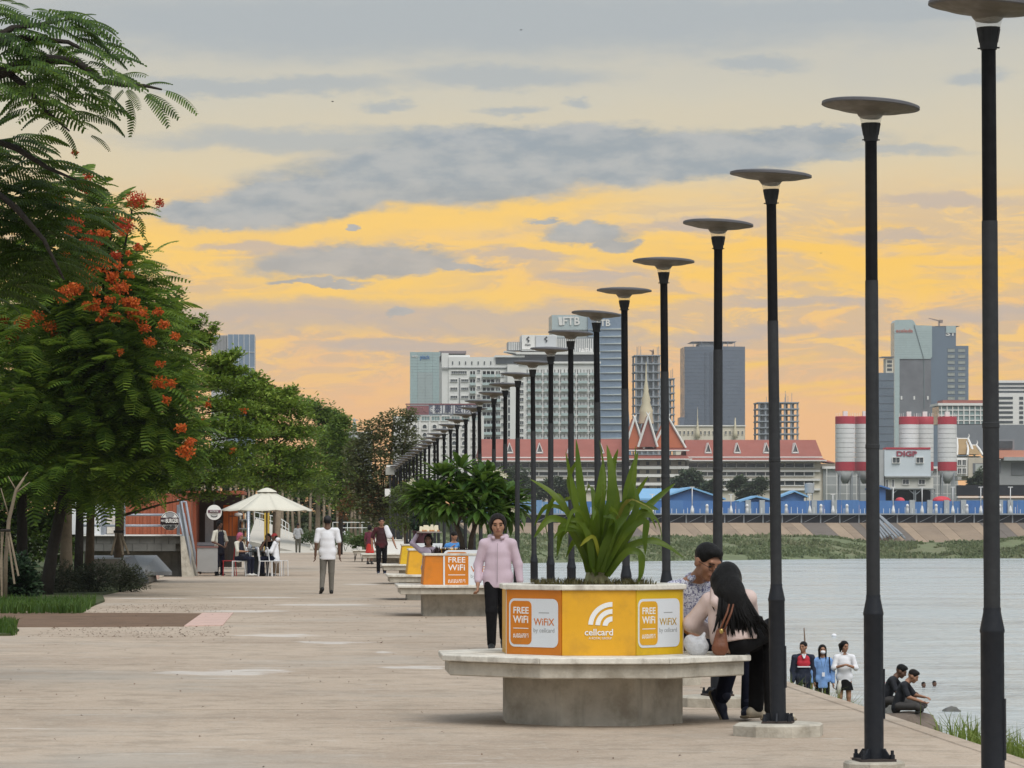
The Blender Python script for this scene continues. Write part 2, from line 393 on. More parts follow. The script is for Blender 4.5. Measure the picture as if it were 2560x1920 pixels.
# planting beds left of the promenade
def sheet(name, pts, m, z, kind='structure', parent=None):
    o = MB().loft([[(x, y, z - .25) for x, y in pts], [(x, y, z) for x, y in pts]]).build(name, m, parent)
    if not parent: tag(o, kind=kind)
    return o
def gp(px, py, z=0.): d = F * (HC - z) / (py - VY); return ((px - VX) * d / F, d)
sheet('dirt_bed', [gp(-200, 1569), gp(462, 1566), gp(505, 1534), gp(-200, 1530)], soil, .006)
pinkm = mat('pink_paver', (.60, .42, .36), .85, .12, 7, .2, 30, col2=(.45, .34, .30), amt=.4)
pv = empty('paver_border', (0, 0, 0)); tag(pv, kind='structure')
for k in range(5):
    a, b = k / 5, (k + 1) / 5
    l = lambda p, q, t: p + (q - p) * t
    P0 = [gp(460, 1566.5), gp(556, 1565)]; P1 = [gp(506, 1533.5), gp(583, 1533)]
    q = [tuple(l(P0[0][i], P1[0][i], a + .012) for i in (0, 1)), tuple(l(P0[1][i], P1[1][i], a + .012) for i in (0, 1)),
         tuple(l(P0[1][i], P1[1][i], b) for i in (0, 1)), tuple(l(P0[0][i], P1[0][i], b) for i in (0, 1))]
    sheet('paver', q, pinkm, .012, None, pv)
sheet('lawn', [gp(-400, 1531), gp(200, 1527), gp(262, 1505), gp(256, 1491), gp(-400, 1488)], lawn_m, .04)
sheet('lawn_corner', [gp(-300, 1592), gp(25, 1590), gp(48, 1578), gp(8, 1566), gp(-300, 1560)], lawn_m, .03)
sheet('shrub_bed', [gp(-700, 1490), gp(250, 1490), gp(352, 1470), gp(372, 1452), gp(140, 1420), gp(-900, 1418)], lawn_m, .05)

# near river bank with a footpath on it, below the promenade
rngb = np.random.default_rng(5)
xs = np.array([EDGE + .02, 4.6, 5.4, 6.5, 8., 9.6, 11.6, 13.5, 16., 18.6, 22.]); zs0 = np.array([-.12, -.16, -.42, -1.05, -1.85, -2.66, -2.72, -3.4, -4.2, -4.75, -5.6])
ys = np.linspace(6, 330, 150)
V = np.zeros((len(ys), len(xs), 3)); V[..., 0] = xs[None]; V[..., 1] = ys[:, None]
V[..., 2] = zs0[None] + rngb.normal(0, .06, (len(ys), len(xs))) * (xs[None] > 4.7)
idx = np.arange(len(ys) * len(xs)).reshape(len(ys), len(xs))
Q = np.stack([idx[:-1, :-1], idx[:-1, 1:], idx[1:, 1:], idx[1:, :-1]], -1).reshape(-1, 4)
bankm = mat('bank_earth', (.10, .095, .045), .95, .35, 1.2, .6, 9, col2=(.17, .14, .09), amt=.6)
tag(link('river_bank', np_mesh('river_bank', V.reshape(-1, 3), Q, bankm, smooth=True)), kind='structure')

def blades(name, pts, h, w, mats, lean=.35, rng=RNG, seg=2, wid=None):
    "grass: each blade a bent strip"
    n = len(pts); h = np.broadcast_to(np.asarray(h, float), (n,)) * rng.uniform(.55, 1.25, n)
    a = rng.uniform(0, 2 * np.pi, n); b = rng.uniform(0, 2 * np.pi, n); L = np.abs(rng.normal(0, lean, n))
    side = np.stack([np.cos(a), np.sin(a), np.zeros(n)], 1) * (w * rng.uniform(.6, 1.3, n))[:, None]
    ld = np.stack([np.cos(b), np.sin(b), np.zeros(n)], 1)
    up = np.array([0, 0, 1.])
    p0 = pts - up * .05; p1 = pts + up * (h * .55)[:, None] + ld * (h * L * .35)[:, None]
    p2 = pts + up * (h * (1 - .3 * L))[:, None] + ld * (h * L * 1.2)[:, None]
    V = np.stack([p0 - side, p0 + side, p1 - side * .7, p1 + side * .7, p2 - side * .08, p2 + side * .08], 1).reshape(-1, 3)
    b0 = np.arange(n)[:, None] * 6
    Q = np.concatenate([b0 + [0, 1, 3, 2], b0 + [2, 3, 5, 4]], 1).reshape(-1, 4)
    return np_mesh(name, V, Q, mats)
grass_m = leaf_mat('grass_blades', [(.07, .11, .02), (.12, .18, .03), (.18, .24, .05), (.28, .30, .10)], .3)
grass_dark = leaf_mat('lawn_blades', [(.02, .05, .008), (.045, .10, .016), (.08, .14, .02)], .25)
def scatter(n, x0, x1, y0, y1, zf, keep=None):
    x = RNG.uniform(x0, x1, n); y = RNG.uniform(y0, y1, n); z = np.array([zf(a, b) for a, b in zip(x, y)])
    p = np.stack([x, y, z], 1)
    return p if keep is None else p[keep(p)]
bz = lambda x, y: float(np.interp(x, xs, zs0))
gpts = np.concatenate([
    scatter(3000, 4.5, 5.8, 18, 25.6, bz), scatter(160, 4.7, 6.2, 26, 28, bz),
    scatter(7000, 6.0, 9.6, 30, 100, bz, lambda p: np.array([mnoise.noise(Vector((a * .3, b * .12, 0))) > -.1 for a, b, c in p])),
    scatter(7000, 11.7, 15.5, 50, 130, bz, lambda p: np.array([mnoise.noise(Vector((a * .3, b * .08, 3))) > .0 for a, b, c in p])),
    scatter(3000, 4.8, 9.0, 100, 180, bz)])
kx = VX + gpts[:, 0] * F / gpts[:, 1]; gpts = gpts[~((kx > 2185) & (kx < 2340) & (gpts[:, 1] > 29) & (gpts[:, 1] < 66))]      # bare round the boulder
hh = np.where(gpts[:, 1] < 29, .27, .42)
tag(link('bank_grass', blades('bank_grass', gpts, hh, .008, grass_m, .5)), 'green grass on the slope below the promenade', 'grass', kind='stuff')
lp = np.concatenate([scatter(9000, -6.5, -2.6, 53.5, 66, lambda x, y: .04, None)])
k1 = np.array([VY + (HC - .04) * F / q[1] for q in lp]); kx = VX + lp[:, 0] * F / lp[:, 1]
lp = lp[(k1 > 1490) & (k1 < 1529) & (kx < 205 + (1529 - k1) * 1.6)]
tag(link('lawn_grass', blades('lawn_grass', lp, .17, .012, grass_dark, .5)), 'dark green grass on the bed beside the dirt strip', 'grass', kind='stuff')
cp = scatter(2500, -5.2, -4.0, 45, 52.5, lambda x, y: .03); k1 = VY + (HC) * F / cp[:, 1]; kx = VX + cp[:, 0] * F / cp[:, 1]
cp = cp[(kx < 42) & (k1 > 1562) & (k1 < 1590)]
tag(link('corner_grass', blades('corner_grass', cp, .12, .01, grass_dark, .5)), 'small tuft of grass at the left edge of the promenade', 'grass', kind='stuff')
# litter on the paving
n = 300; lx = RNG.uniform(-3.5, 3.5, n); ly = RNG.uniform(17, 75, n) ; sz = RNG.uniform(.006, .016, n); a = RNG.uniform(0, 6.3, n)
ex = np.concatenate([RNG.uniform(-3.8, -1.2, 380), RNG.uniform(-3.9, -1.5, 260)]); ey = np.concatenate([RNG.uniform(46, 51.5, 380), RNG.uniform(59.5, 66, 260)])
lx = np.concatenate([lx, ex]); ly = np.concatenate([ly, ey]); sz = np.concatenate([sz, RNG.uniform(.006, .016, 640)]); n = len(lx); a = RNG.uniform(0, 6.3, n)
c, s = np.cos(a) * sz, np.sin(a) * sz
Vl = np.stack([np.stack([lx - c * 1.6, ly - s * 1.6, np.full(n, .006)], 1), np.stack([lx + s * .6, ly - c * .6, np.full(n, .018)], 1),
               np.stack([lx + c * 1.6, ly + s * 1.6, np.full(n, .007)], 1), np.stack([lx - s * .6, ly + c * .6, np.full(n, .014)], 1)], 1).reshape(-1, 3)
tag(link('fallen_leaves', np_mesh('fallen_leaves', Vl, np.arange(n * 4).reshape(-1, 4), leaf_mat('dead_leaf', [(.05, .03, .02), (.12, .07, .04), (.2, .09, .04)], .1))),
    'small dead leaves scattered over the promenade', 'leaves', kind='stuff')

# rock by the water path, where two people sit
def rock(name, c, r, seed, m, label, flat=.0):
    bm = bmesh.new(); bmesh.ops.create_icosphere(bm, subdivisions=3, radius=1)
    for v in bm.verts:
        p = v.co.copy(); n1 = mnoise.noise(p * 1.3 + Vector((seed, 0, 0))) * .35 + mnoise.noise(p * 3.1 + Vector((0, seed, 0))) * .12
        v.co = Vector((p.x * r[0], p.y * r[1], p.z * r[2])) * (1 + n1)
        if flat and v.co.z > r[2] * flat: v.co.z = r[2] * flat + (v.co.z - r[2] * flat) * .15
    me = bpy.data.meshes.new(name); bm.to_mesh(me); bm.free(); me.materials.append(m)
    me.polygons.foreach_set('use_smooth', [True] * len(me.polygons)); me.set_sharp_from_angle(angle=R(28))
    return tag(link(name, me, None, c), label, 'rock')
stone = mat('brown_rock', (.17, .135, .11), .9, .3, 4., .8, 14, col2=(.09, .075, .06), amt=.6)
stone2 = mat('grey_rock', (.15, .15, .14), .9, .3, 4., .8, 14, col2=(.08, .08, .075), amt=.6)
p = at(2268, 1830, 64); rock('rock', (p.x, p.y, p.z), (.62, .8, .46), 3.1, stone, 'large brown boulder under the two seated people in dark shirts', .75)
p = at(2212, 1788, 66.5); rock('rock', (p.x, p.y, p.z), (.22, .4, .30), 8.7, stone2, 'smaller grey boulder behind the second lamp post, left of the brown boulder')
p = at(2378, 1778, (HC - WZ) * F / (1778 - VY)); rock('rock', (p.x, p.y, p.z - .12), (.36, .5, .26), 5.5, stone2, 'low dark rock breaking the surface of the river')

# far bank
far_wl = [(500, 1440), (1000, 1421), (1333, 1408), (1620, 1403), (1944, 1397), (2198, 1394), (2545, 1393), (2900, 1392), (3600, 1391)]
wl = []
for px, py in far_wl:
    d = (HC - WZ) * F / (py - VY); d = d if d < 620 else 620 + (d - 620) * .72; wl.append((px, (px - VX) * d / F, d))
GD = 712.
prof_t = np.linspace(0, 1, 9)
rows = []
pxs = np.linspace(500, 3600, 130)
wX = np.interp(pxs, [q[0] for q in wl], [q[1] for q in wl]); wY = np.interp(pxs, [q[0] for q in wl], [q[2] for q in wl])
top = np.interp(pxs, [500, 1300, 1560, 2100, 2110, 2180, 2440, 2560, 3600], [1338, 1336, 1342, 1340, 1346, 1356, 1355, 1342, 1340])
Vf = np.zeros((len(pxs), len(prof_t), 3)); rg = np.random.default_rng(3)
for i, px in enumerate(pxs):
    e = at(px, top[i], GD)
    for j, t in enumerate(prof_t):
        Vf[i, j] = (wX[i] + (e.x - wX[i]) * t, wY[i] + (e.y - wY[i]) * t - (1 if j == 0 else 0), WZ - .3 + (e.z - WZ + .3) * t ** .8 + rg.normal(0, .12) * (0 < j < 8))
idx = np.arange(len(pxs) * len(prof_t)).reshape(len(pxs), len(prof_t))
Q = np.stack([idx[:-1, :-1], idx[1:, :-1], idx[1:, 1:], idx[:-1, 1:]], -1).reshape(-1, 4)
fb_m = mat('far_bank_scrub', (.155, .185, .09), .95, .3, .25, .3, 1., col2=(.20, .175, .11), amt=.6, scale2=.08)
tag(link('far_bank', np_mesh('far_bank', Vf.reshape(-1, 3), Q, fb_m, smooth=True)), kind='structure')
nf = 30000; ii = RNG.uniform(22, 100, nf); tt = RNG.uniform(.03, 1.0, nf); i0 = ii.astype(int); fr = (ii - i0)[:, None]
jj = tt * 8; j0 = np.clip(jj.astype(int), 0, 7); fj = (jj - j0)[:, None]
pt = (Vf[i0, j0] * (1 - fr) + Vf[i0 + 1, j0] * fr) * (1 - fj) + (Vf[i0, j0 + 1] * (1 - fr) + Vf[i0 + 1, j0 + 1] * fr) * fj
keep = np.array([mnoise.noise(Vector((q[0] * .11, q[1] * .11, 0))) + .4 * mnoise.noise(Vector((q[0] * .4, q[1] * .4, 5))) > -.2 for q in pt]); pt = pt[keep]
far_grass = leaf_mat('far_scrub_leaves', [(.10, .135, .065), (.14, .18, .085), (.19, .22, .11), (.26, .25, .15)], .25, scale=.08)
hb_ = np.array([.3 + .75 * max(0, .35 + mnoise.noise(Vector((q[0] * .09, q[1] * .2, 2))) + .5 * mnoise.noise(Vector((q[0] * .35, q[1] * .5, 9)))) for q in pt])
tag(link('far_bank_scrub', blades('far_bank_scrub', pt, hb_, .24, far_grass, .8)), 'green scrub along the far river bank', 'scrub', kind='stuff')
# concrete embankment in slabs above the scrub
emb = empty('embankment', (0, 0, 0)); tag(emb, kind='structure')
embm = [mat('embankment_tan', (.36, .27, .19), .9, .14, .3, .2, 2, col2=(.25, .19, .14), amt=.5), mat('embankment_brown', (.30, .225, .16), .9, .14, .3, .2, 2, col2=(.19, .145, .11), amt=.5),
        mat('embankment_dark', (.16, .135, .115), .9, .14, .3)]
rr = random.Random(9); px = 1150; k = 0
while px < 2680:
    w = rr.choice([26, 34, 44, 60]); sk = 60
    A, B = at(px, 1307, 731), at(px + w - .8, 1307, 731); C, D = at(px + w + sk - .8, 1362, GD - 2), at(px + sk, 1362, GD - 2)
    mm = embm[2] if rr.random() < .18 else embm[k % 2]
    o = MB().loft([[D, C, B, A], [q + Vector((0, 1.5, -.6)) for q in (D, C, B, A)]]).build('concrete_panel', mm, emb)
    px += w; k += 1
# ------------------------------------------------------------------ riverside across the water
def fx(px, d): return (px - VX) * d / F
def fz(py, d): return HC - (py - VY) * d / F
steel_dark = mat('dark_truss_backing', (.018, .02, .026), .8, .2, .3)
steel_lite = mat('grey_truss_steel', (.30, .33, .36), .6, .1, .5)
deckm = mat('walkway_deck', (.28, .32, .35), .7, .1, .5)
white_p = mat('far_white_paint', (.74, .75, .75), .7, .05, .3, streak=.12)
blue_f = mat('blue_sheet_metal', (.055, .16, .40), .55, .12, .25, col2=(.09, .22, .46), amt=.5, streak=.2)
blue_l = mat('pale_blue_roof', (.22, .47, .74), .5, .08, .3)
grey_p = mat('grey_pillar', (.38, .40, .40), .85, .15, .6)
D0 = 732.
ww = empty('riverside_walkway', (fx(1850, D0), D0, fz(1308, D0)), 0, 'long dark steel truss walkway above the far embankment', 'walkway')
ox, oy, oz = ww.location
def rel(x0, x1, y0, y1, z0, z1): return (x0 - ox, x1 - ox, y0 - oy, y1 - oy, z0 - oz, z1 - oz)
X0, X1 = fx(1140, D0), fx(2700, D0)
MB().box(*rel(X0, X1, D0 + .5, D0 + 1., fz(1308, D0), fz(1287, D0))).build('backing_panel', steel_dark, ww)
MB().box(*rel(X0, X1, D0 - .6, D0 + 9, fz(1287, D0), fz(1283.5, D0))).build('deck', deckm, ww)
MB().box(*rel(X0, X1, D0 + .2, D0 + .49, fz(1309.5, D0), fz(1307.5, D0))).build('bottom_chord', steel_dark, ww)
st = fx(48, D0) - fx(0, D0); nb = int((X1 - X0) / st)
pm = MB().box(-.13, .13, 0, .25, 0, fz(1287, D0) - fz(1308, D0)).mesh('truss_post', steel_lite)
hh = fz(1289, D0) - fz(1306, D0)
dm = MB().loft([[(0.5, 0, 0), (.5, .12, 0), (.74, .12, 0), (.74, 0, 0)], [(st - .6, 0, hh), (st - .6, .12, hh), (st - .36, .12, hh), (st - .36, 0, hh)]]).mesh('truss_diagonal', steel_lite)
for k in range(nb):
    x = X0 + k * st
    link('truss_post', pm, ww, (x - ox, .22, 0)); link('truss_diagonal', dm, ww, (x - ox, .28, .2))
pb_ = empty('pipe_stack', at(2200, 1300, 729), 0, 'bundle of long grey pipes lying down the far embankment', 'pipes'); pO = Vector(pb_.location)
for k in range(9): MB().tube([at(2168 + k * 4.5, 1286 + (k % 3) * 3, 729) - pO, at(2206 + k * 7, 1346 - (k % 4) * 3, 711.5) - pO], .22, 6).build('pipe', steel_lite, pb_)
# white lamp standards with flared feet, and low bollards between them
def walk_lamp(x, label, h=5.2):
    o = empty('walkway_lamp', (x, D0 + .4, fz(1283.5, D0)), 0, label, 'lamp post', 'white lamps on the far walkway')
    MB().lathe([(.42, 0), (.36, .7), (.16, 1.5), (.13, 1.6)], 8).build('base', white_p, o, True)
    MB().lathe([(.10, 1.6), (.09, h)], 6).build('pole', white_p, o, True)
    MB().box(-.5, .5, -.12, .12, h, h + .15).build('lamp_head', white_p, o)
def bollard(x, label):
    MBo = MB().lathe([(.36, 0), (.32, .9), (.26, 1.4), (.34, 1.45), (.3, 1.75), (.12, 1.95)], 8).build('bollard', white_p, None, True, (x, D0 + .3, fz(1283.5, D0)))
    tag(MBo, label, 'bollard', 'white bollards on the far walkway')
ordn = ['first', 'second', 'third', 'fourth', 'fifth', 'sixth', 'seventh', 'eighth', 'ninth', 'tenth', 'eleventh', 'twelfth', 'thirteenth', 'fourteenth', 'fifteenth',
        'sixteenth', 'seventeenth', 'eighteenth', 'nineteenth', 'twentieth', 'twenty-first', 'twenty-second', 'twenty-third', 'twenty-fourth', 'twenty-fifth', 'twenty-sixth',
        'twenty-seventh', 'twenty-eighth', 'twenty-ninth', 'thirtieth', 'thirty-first', 'thirty-second', 'thirty-third', 'thirty-fourth', 'thirty-fifth', 'thirty-sixth', 'thirty-seventh', 'thirty-eighth']
for k, px in enumerate([1438, 1631, 1731, 1828, 2025, 2083, 2234, 2306, 2383, 2453, 2527]):
    walk_lamp(fx(px, D0), '%s white lamp from the left on the walkway across the river' % ordn[k], 5.4 if px > 2200 or px == 1731 else 3.9)
for k, px in enumerate([1768, 1868, 1966, 2053, 2118, 2192, 2269, 2341, 2418, 2500]):
    bollard(fx(px, D0), '%s white bollard from the left on the walkway across the river' % ordn[k])
rl = empty('walkway_railing', (fx(1850, D0), D0 + 1.2, fz(1283.5, D0)), 0, 'thin pale railing stubs along the far walkway', 'railing')
rm = MB().box(-.05, .05, -.05, .05, 0, 1.35).mesh('rail_stub', white_p)
rr = random.Random(4)
for k in range(84):
    link('rail_stub', rm, rl, (fx(1380 + k * 14.3 + rr.uniform(-3, 3), D0) - rl.location.x, 0, 0), None, (1, 1, rr.uniform(.6, 1)))
# blue sheet fence, panel by panel
fence = empty('blue_fence', (fx(1850, 741), 741, fz(1284, 741)), 0, 'long blue sheet metal fence behind the far walkway', 'fence')
px = 1180; k = 0; rr = random.Random(2)
blue_v = [blue_f, mat('blue_sheet_light', (.075, .19, .42), .55, .12, .25, streak=.25), mat('blue_sheet_faded', (.16, .29, .46), .6, .15, .25, streak=.25)]
while px < 2680:
    w = 44; top = 1253 + rr.uniform(-3, 2)
    mm = blue_v[2] if px < 1440 else blue_v[k % 2]
    a, b = fx(px, 741) - fence.location.x, fx(px + w - .7, 741) - fence.location.x
    o = MB(); n = 8
    for i in range(n):
        x0 = a + (b - a) * i / n; x1 = a + (b - a) * (i + 1) / n
        o.box(x0, x1, -.05 * (i % 2), .1, 0, fz(top, 741) - fz(1284, 741))
    o.build('fence_panel', mm, fence); px += w; k += 1
for k, px in enumerate([1870, 1905, 2035, 2085, 2180, 2280, 2324, 2366, 2408, 2500, 2525]):
    MB().box(-.55, .55, -.5, .2, 0, fz(1250, 741) - fz(1284, 741)).build('pillar', grey_p, fence, loc=(fx(px, 741) - fence.location.x, 0, 0))
# blue sheds
def shed(name, label, x0, x1, xr, yb, ye, yr, d, depth, wm, rm):
    o = empty(name, (fx(x0, d), d, fz(yb, d)), 0, label, 'shed'); X = lambda p: fx(p, d) - fx(x0, d); Z = lambda q: fz(q, d) - fz(yb, d)
    MB().loft([[(0, 0, 0), (X(x1), 0, 0), (X(x1), 0, Z(ye)), (X(xr), 0, Z(yr) - .3), (0, 0, Z(ye))],
               [(0, depth, 0), (X(x1), depth, 0), (X(x1), depth, Z(ye)), (X(xr), depth, Z(yr) - .3), (0, depth, Z(ye))]]).build('wall', wm, o)
    for a, b in (((-.8, Z(ye) - .35), (X(xr), Z(yr))), ((X(xr), Z(yr)), (X(x1) + .8, Z(ye) - .35))):
        MB().loft([[(a[0], -1, a[1]), (b[0], -1, b[1]), (b[0], -1, b[1] + .35), (a[0], -1, a[1] + .35)], [(a[0], depth + 1, a[1]), (b[0], depth + 1, b[1]), (b[0], depth + 1, b[1] + .35), (a[0], depth + 1, a[1] + .35)]]).build('roof_slope', rm, o)
    return o
s1 = shed('shed', 'blue shed with a low gable, left of the tall lamp posts', 1648, 1804, 1727, 1285, 1246, 1221, 748, 20, blue_f, blue_l)
s1.location.y = 748
# pale roof slope seen left of the gable
o = MB(); A, B, C, D = at(1590, 1246, 747), at(1652, 1246, 747), at(1725, 1221, 765), at(1560, 1221, 765)
o.loft([[A, B, C, D], [q + Vector((0, 0, -.4)) for q in (A, B, C, D)]])
tag(o.build('lean_to_roof', blue_l), 'pale blue sloping roof left of the blue gabled shed', 'roof')
tag(shed('shed', 'low blue shed with a pale roof right of the gabled shed', 1856, 1935, 1890, 1285, 1252, 1243, 744, 8, blue_f, blue_l), None)
tag(shed('shed', 'small blue canopy shed beside the grey water tank', 1958, 2010, 1985, 1275, 1240, 1230, 745, 6, blue_v[1], blue_l), None)
tag(shed('shed', 'blue cabin below the left side of the white plant building', 2185, 2214, 2200, 1285, 1220, 1217, 745, 6, blue_f, blue_f), None)
wt = empty('water_tank', (fx(2027, 745), 747, fz(1285, 745)), 0, 'grey cylindrical water tank on legs above the blue fence', 'water tank')
MB().lathe([(1.0, fz(1232, 745) - fz(1285, 745)), (1.05, fz(1209, 745) - fz(1285, 745)), (.2, fz(1207, 745) - fz(1285, 745))], 14).build('tank', mat('tank_grey', (.42, .44, .45), .6, .1, .5), wt, True, sharp=40)
for sx in (-.6, .6): MB().box(sx - .1, sx + .1, -.1, .1, 0, fz(1232, 745) - fz(1285, 745)).build('leg', grey_p, wt)
# red covered mounds by the plant
redm = mat('red_tarpaulin', (.62, .06, .08), .7, .15, .5)
for k, (px, py, w, h, lab) in enumerate([(2354, 1248, 24, 12, 'large red tarpaulin dome right of the plant building'), (2250, 1248, 12, 9, 'small red tarpaulin mound under the plant building')]):
    c = at(px, py + 4, 743); tag(MB().ball((0, 0, 0), (w * .083, 2., h * .083), 14, 8).build('tarpaulin', redm, None, True, c), lab, 'tarpaulin')

# ------------------------------------------------------------------ towers and hotels behind
glassd = mat('window_dark_glass', (.055, .07, .08), .18, .2, .25, spec=.6)
glassg = mat('window_green_glass', (.22, .31, .31), .2, .15, .2, spec=.6)
hot_w = mat('hotel_white', (.74, .745, .72), .8, .05, .15, streak=.1)
rail_g = mat('balcony_glass', (.42, .52, .51), .3, .08, .3)
shade = mat('balcony_recess', (.20, .21, .22), .8, .2, .4)
def win_mesh(w, h, fw=.12, bars=1, fm=None, gm=None, sill=True, arch=False, depth=.25):
    "pane set back inside a proud frame, with glazing bars"
    o = MB()
    o.mat(1).box(-w / 2, w / 2, -.02, .1, 0, h)
    o.mat(0).box(-w / 2 - fw, -w / 2, -depth, .1, -fw, h + fw).box(w / 2, w / 2 + fw, -depth, .1, -fw, h + fw).box(-w / 2, w / 2, -depth, .1, h, h + fw)
    o.box(-w / 2 - (fw if sill else 0), w / 2 + (fw if sill else 0), -depth - (.15 if sill else 0), -depth + .001 + .1, -fw, 0)
    o.box(-w / 2, w / 2, -depth + .101, .1, -fw, 0)
    for i in range(bars):
        x = -w / 2 + w * (i + 1) / (bars + 1); o.box(x - fw * .3, x + fw * .3, -.1, .0, 0, h)
    return o.mesh('window', [fm or hot_w, gm or glassd])
class Bld:
    "building with its front (or an oblique) facade; local metres, origin at the front lower left"
    def __init__(s, name, label, px, pyb, d, cat='building', rz=0.):
        s.d = d; s.px = px; s.pyb = pyb; s.o = empty(name, (fx(px, d), d, fz(pyb, d)), rz, label, cat); s.k = d / F
    def X(s, px): return (px - s.px) * s.k
    def Z(s, py): return (s.pyb - py) * s.k
    def box(s, name, x0, x1, y0, y1, m, f=0., dep=14.):
        return MB().box(s.X(x0), s.X(x1), f, f + dep, s.Z(y1), s.Z(y0)).build(name, m, s.o)
    def put(s, name, me, px, py, f=0., sc=None): return link(name, me, s.o, (s.X(px), f, s.Z(py)), None, sc)
    def text(s, t, px, py, hpx, m, f=-.15, fit=None, bold=0., sx=1.):
        return letters(t, hpx * s.k * 1.35, m, s.o, (s.X(px), f, s.Z(py)), 0, sx, bold, .08, fit=fit * s.k if fit else None)
redroof = mat('red_tile_roof', (.33, .115, .09), .8, .12, .25, .3, 3, col2=(.25, .09, .075), amt=.4)
orgroof = mat('orange_tile_roof', (.52, .16, .08), .75, .12, .3, .3, 3)
cream = mat('cream_render', (.68, .63, .52), .8, .06, .2, streak=.12)
trimw = mat('white_trim', (.80, .79, .76), .7, .04, .3)

# --- riverside hotel with the long red roof
h = Bld('riverside_hotel', 'long riverside hotel with red tiled roofs and white dormers', 1180, 1262, 880)
def roof_run(x0, x1, yr, ye, yl, slant):
    A = MB(); b0, b1, r0, r1 = h.X(x0), h.X(x1), h.X(x0 + slant[0]), h.X(x1 + slant[1])
    A.loft([[(b0, 0, h.Z(ye)), (b1, 0, h.Z(ye)), (b1, 16, h.Z(ye)), (b0, 16, h.Z(ye))], [(r0, 7, h.Z(yr)), (r1, 7, h.Z(yr)), (r1, 9, h.Z(yr)), (r0, 9, h.Z(yr))]]).build('roof', redroof, h.o)
    MB().box(b0, b1, -.35, 0, h.Z(ye + 2.2), h.Z(ye - .6)).build('eave_trim', trimw, h.o)
    MB().loft([[(b0 - .6, -2.6, h.Z(yl)), (b1 + .6, -2.6, h.Z(yl)), (b1 + .6, 3, h.Z(yl)), (b0 - .6, 3, h.Z(yl))], [(b0, -.2, h.Z(ye + 3)), (b1, -.2, h.Z(ye + 3)), (b1, 3, h.Z(ye + 3)), (b0, 3, h.Z(ye + 3))]]).build('lower_roof', redroof, h.o)
    MB().box(b0 - .7, b1 + .7, -2.9, -2.5, h.Z(yl + 2.4), h.Z(yl - .3)).build('eave_trim', trimw, h.o)
roof_run(1196, 1566, 1096, 1143, 1152, (8, 0)); roof_run(1716, 2056, 1098, 1142, 1151, (4, -7))
def dormer(px, yb=1128, yt=1106):
    w = 9; a = MB()
    a.mat(1).loft([[(-.5 * w * h.k, 0, 0), (.5 * w * h.k, 0, 0), (0, 0, (yb - yt) * h.k * .8)], [(-.5 * w * h.k, 4, 0), (.5 * w * h.k, 4, 0), (0, 4, (yb - yt) * h.k * .8)]])
    a.mat(0)
    for sx in (-1, 1):
        a.loft([[(sx * w * h.k, -.5, -.3), (sx * (w - 2.2) * h.k, -.5, -.3), (0, -.5, (yb - yt) * h.k - .35), (0, -.5, (yb - yt) * h.k)][::sx],
                [(sx * w * h.k, 5, -.3), (sx * (w - 2.2) * h.k, 5, -.3), (0, 5, (yb - yt) * h.k - .35), (0, 5, (yb - yt) * h.k)][::sx]])
    a.box(-w * h.k, w * h.k, -.5, 0, -.5, -.12)
    o = a.build('dormer', [trimw, shade], h.o, loc=(h.X(px), 1.6, h.Z(yb)))
for px in (1275, 1350, 1427, 1503, 1772, 1845, 1918, 1990): dormer(px)
h.box('wall', 1196, 1566, 1153, 1262, cream, .2); h.box('wall', 1716, 2052, 1152, 1262, cream, .2)
wm1 = win_mesh(22 * h.k, 10.5 * h.k, .22, 0, trimw, glassd, False)
for row, py in enumerate((1168.5, 1189, 1213)):
    for j in range(15):
        px = 1214 + j * 24.2
        if px < 1556: h.put('window', wm1, px, py, -.02)
    for j in range(14):
        px = 1732 + j * 24.2
        if px < 2046: h.put('window', wm1, px, py, -.02)
for py in (1175, 1197, 1221): h.box('floor_band', 1198, 1564, py, py + 5, trimw, -.6, .75); h.box('floor_band', 1718, 2050, py, py + 5, trimw, -.6, .75)
# central tower with stacked terraces and steep crossed gables
h.box('tower_wall', 1574, 1712, 1150, 1262, cream, -1, 14)
for py in (1166, 1186, 1207, 1228): h.box('terrace', 1562, 1718, py, py + 7, trimw, -4, 6)
wm2 = win_mesh(8 * h.k, 9 * h.k, .15, 0, cream, shade, False)
for py in (1163, 1184, 1204, 1225):
    for px in (1594, 1618, 1645, 1672, 1698): h.put('window', wm2, px, py, -1.05)
for x0, x1, yt, yb, f in ((1556, 1722, 1138, 1148, -5.), (1562, 1716, 1118, 1126, -3.5)):
    MB().loft([[(h.X(x0), f, h.Z(yb)), (h.X(x1), f, h.Z(yb)), (h.X(x1), 12, h.Z(yb)), (h.X(x0), 12, h.Z(yb))], [(h.X(x0 + 12), f + 2.5, h.Z(yt)), (h.X(x1 - 12), f + 2.5, h.Z(yt)), (h.X(x1 - 12), 11, h.Z(yt)), (h.X(x0 + 12), 11, h.Z(yt))]]).build('tier_roof', redroof, h.o)
    MB().box(h.X(x0) - .3, h.X(x1) + .3, f - .35, f, h.Z(yb + 2.2), h.Z(yb - .5)).build('tier_trim', trimw, h.o)
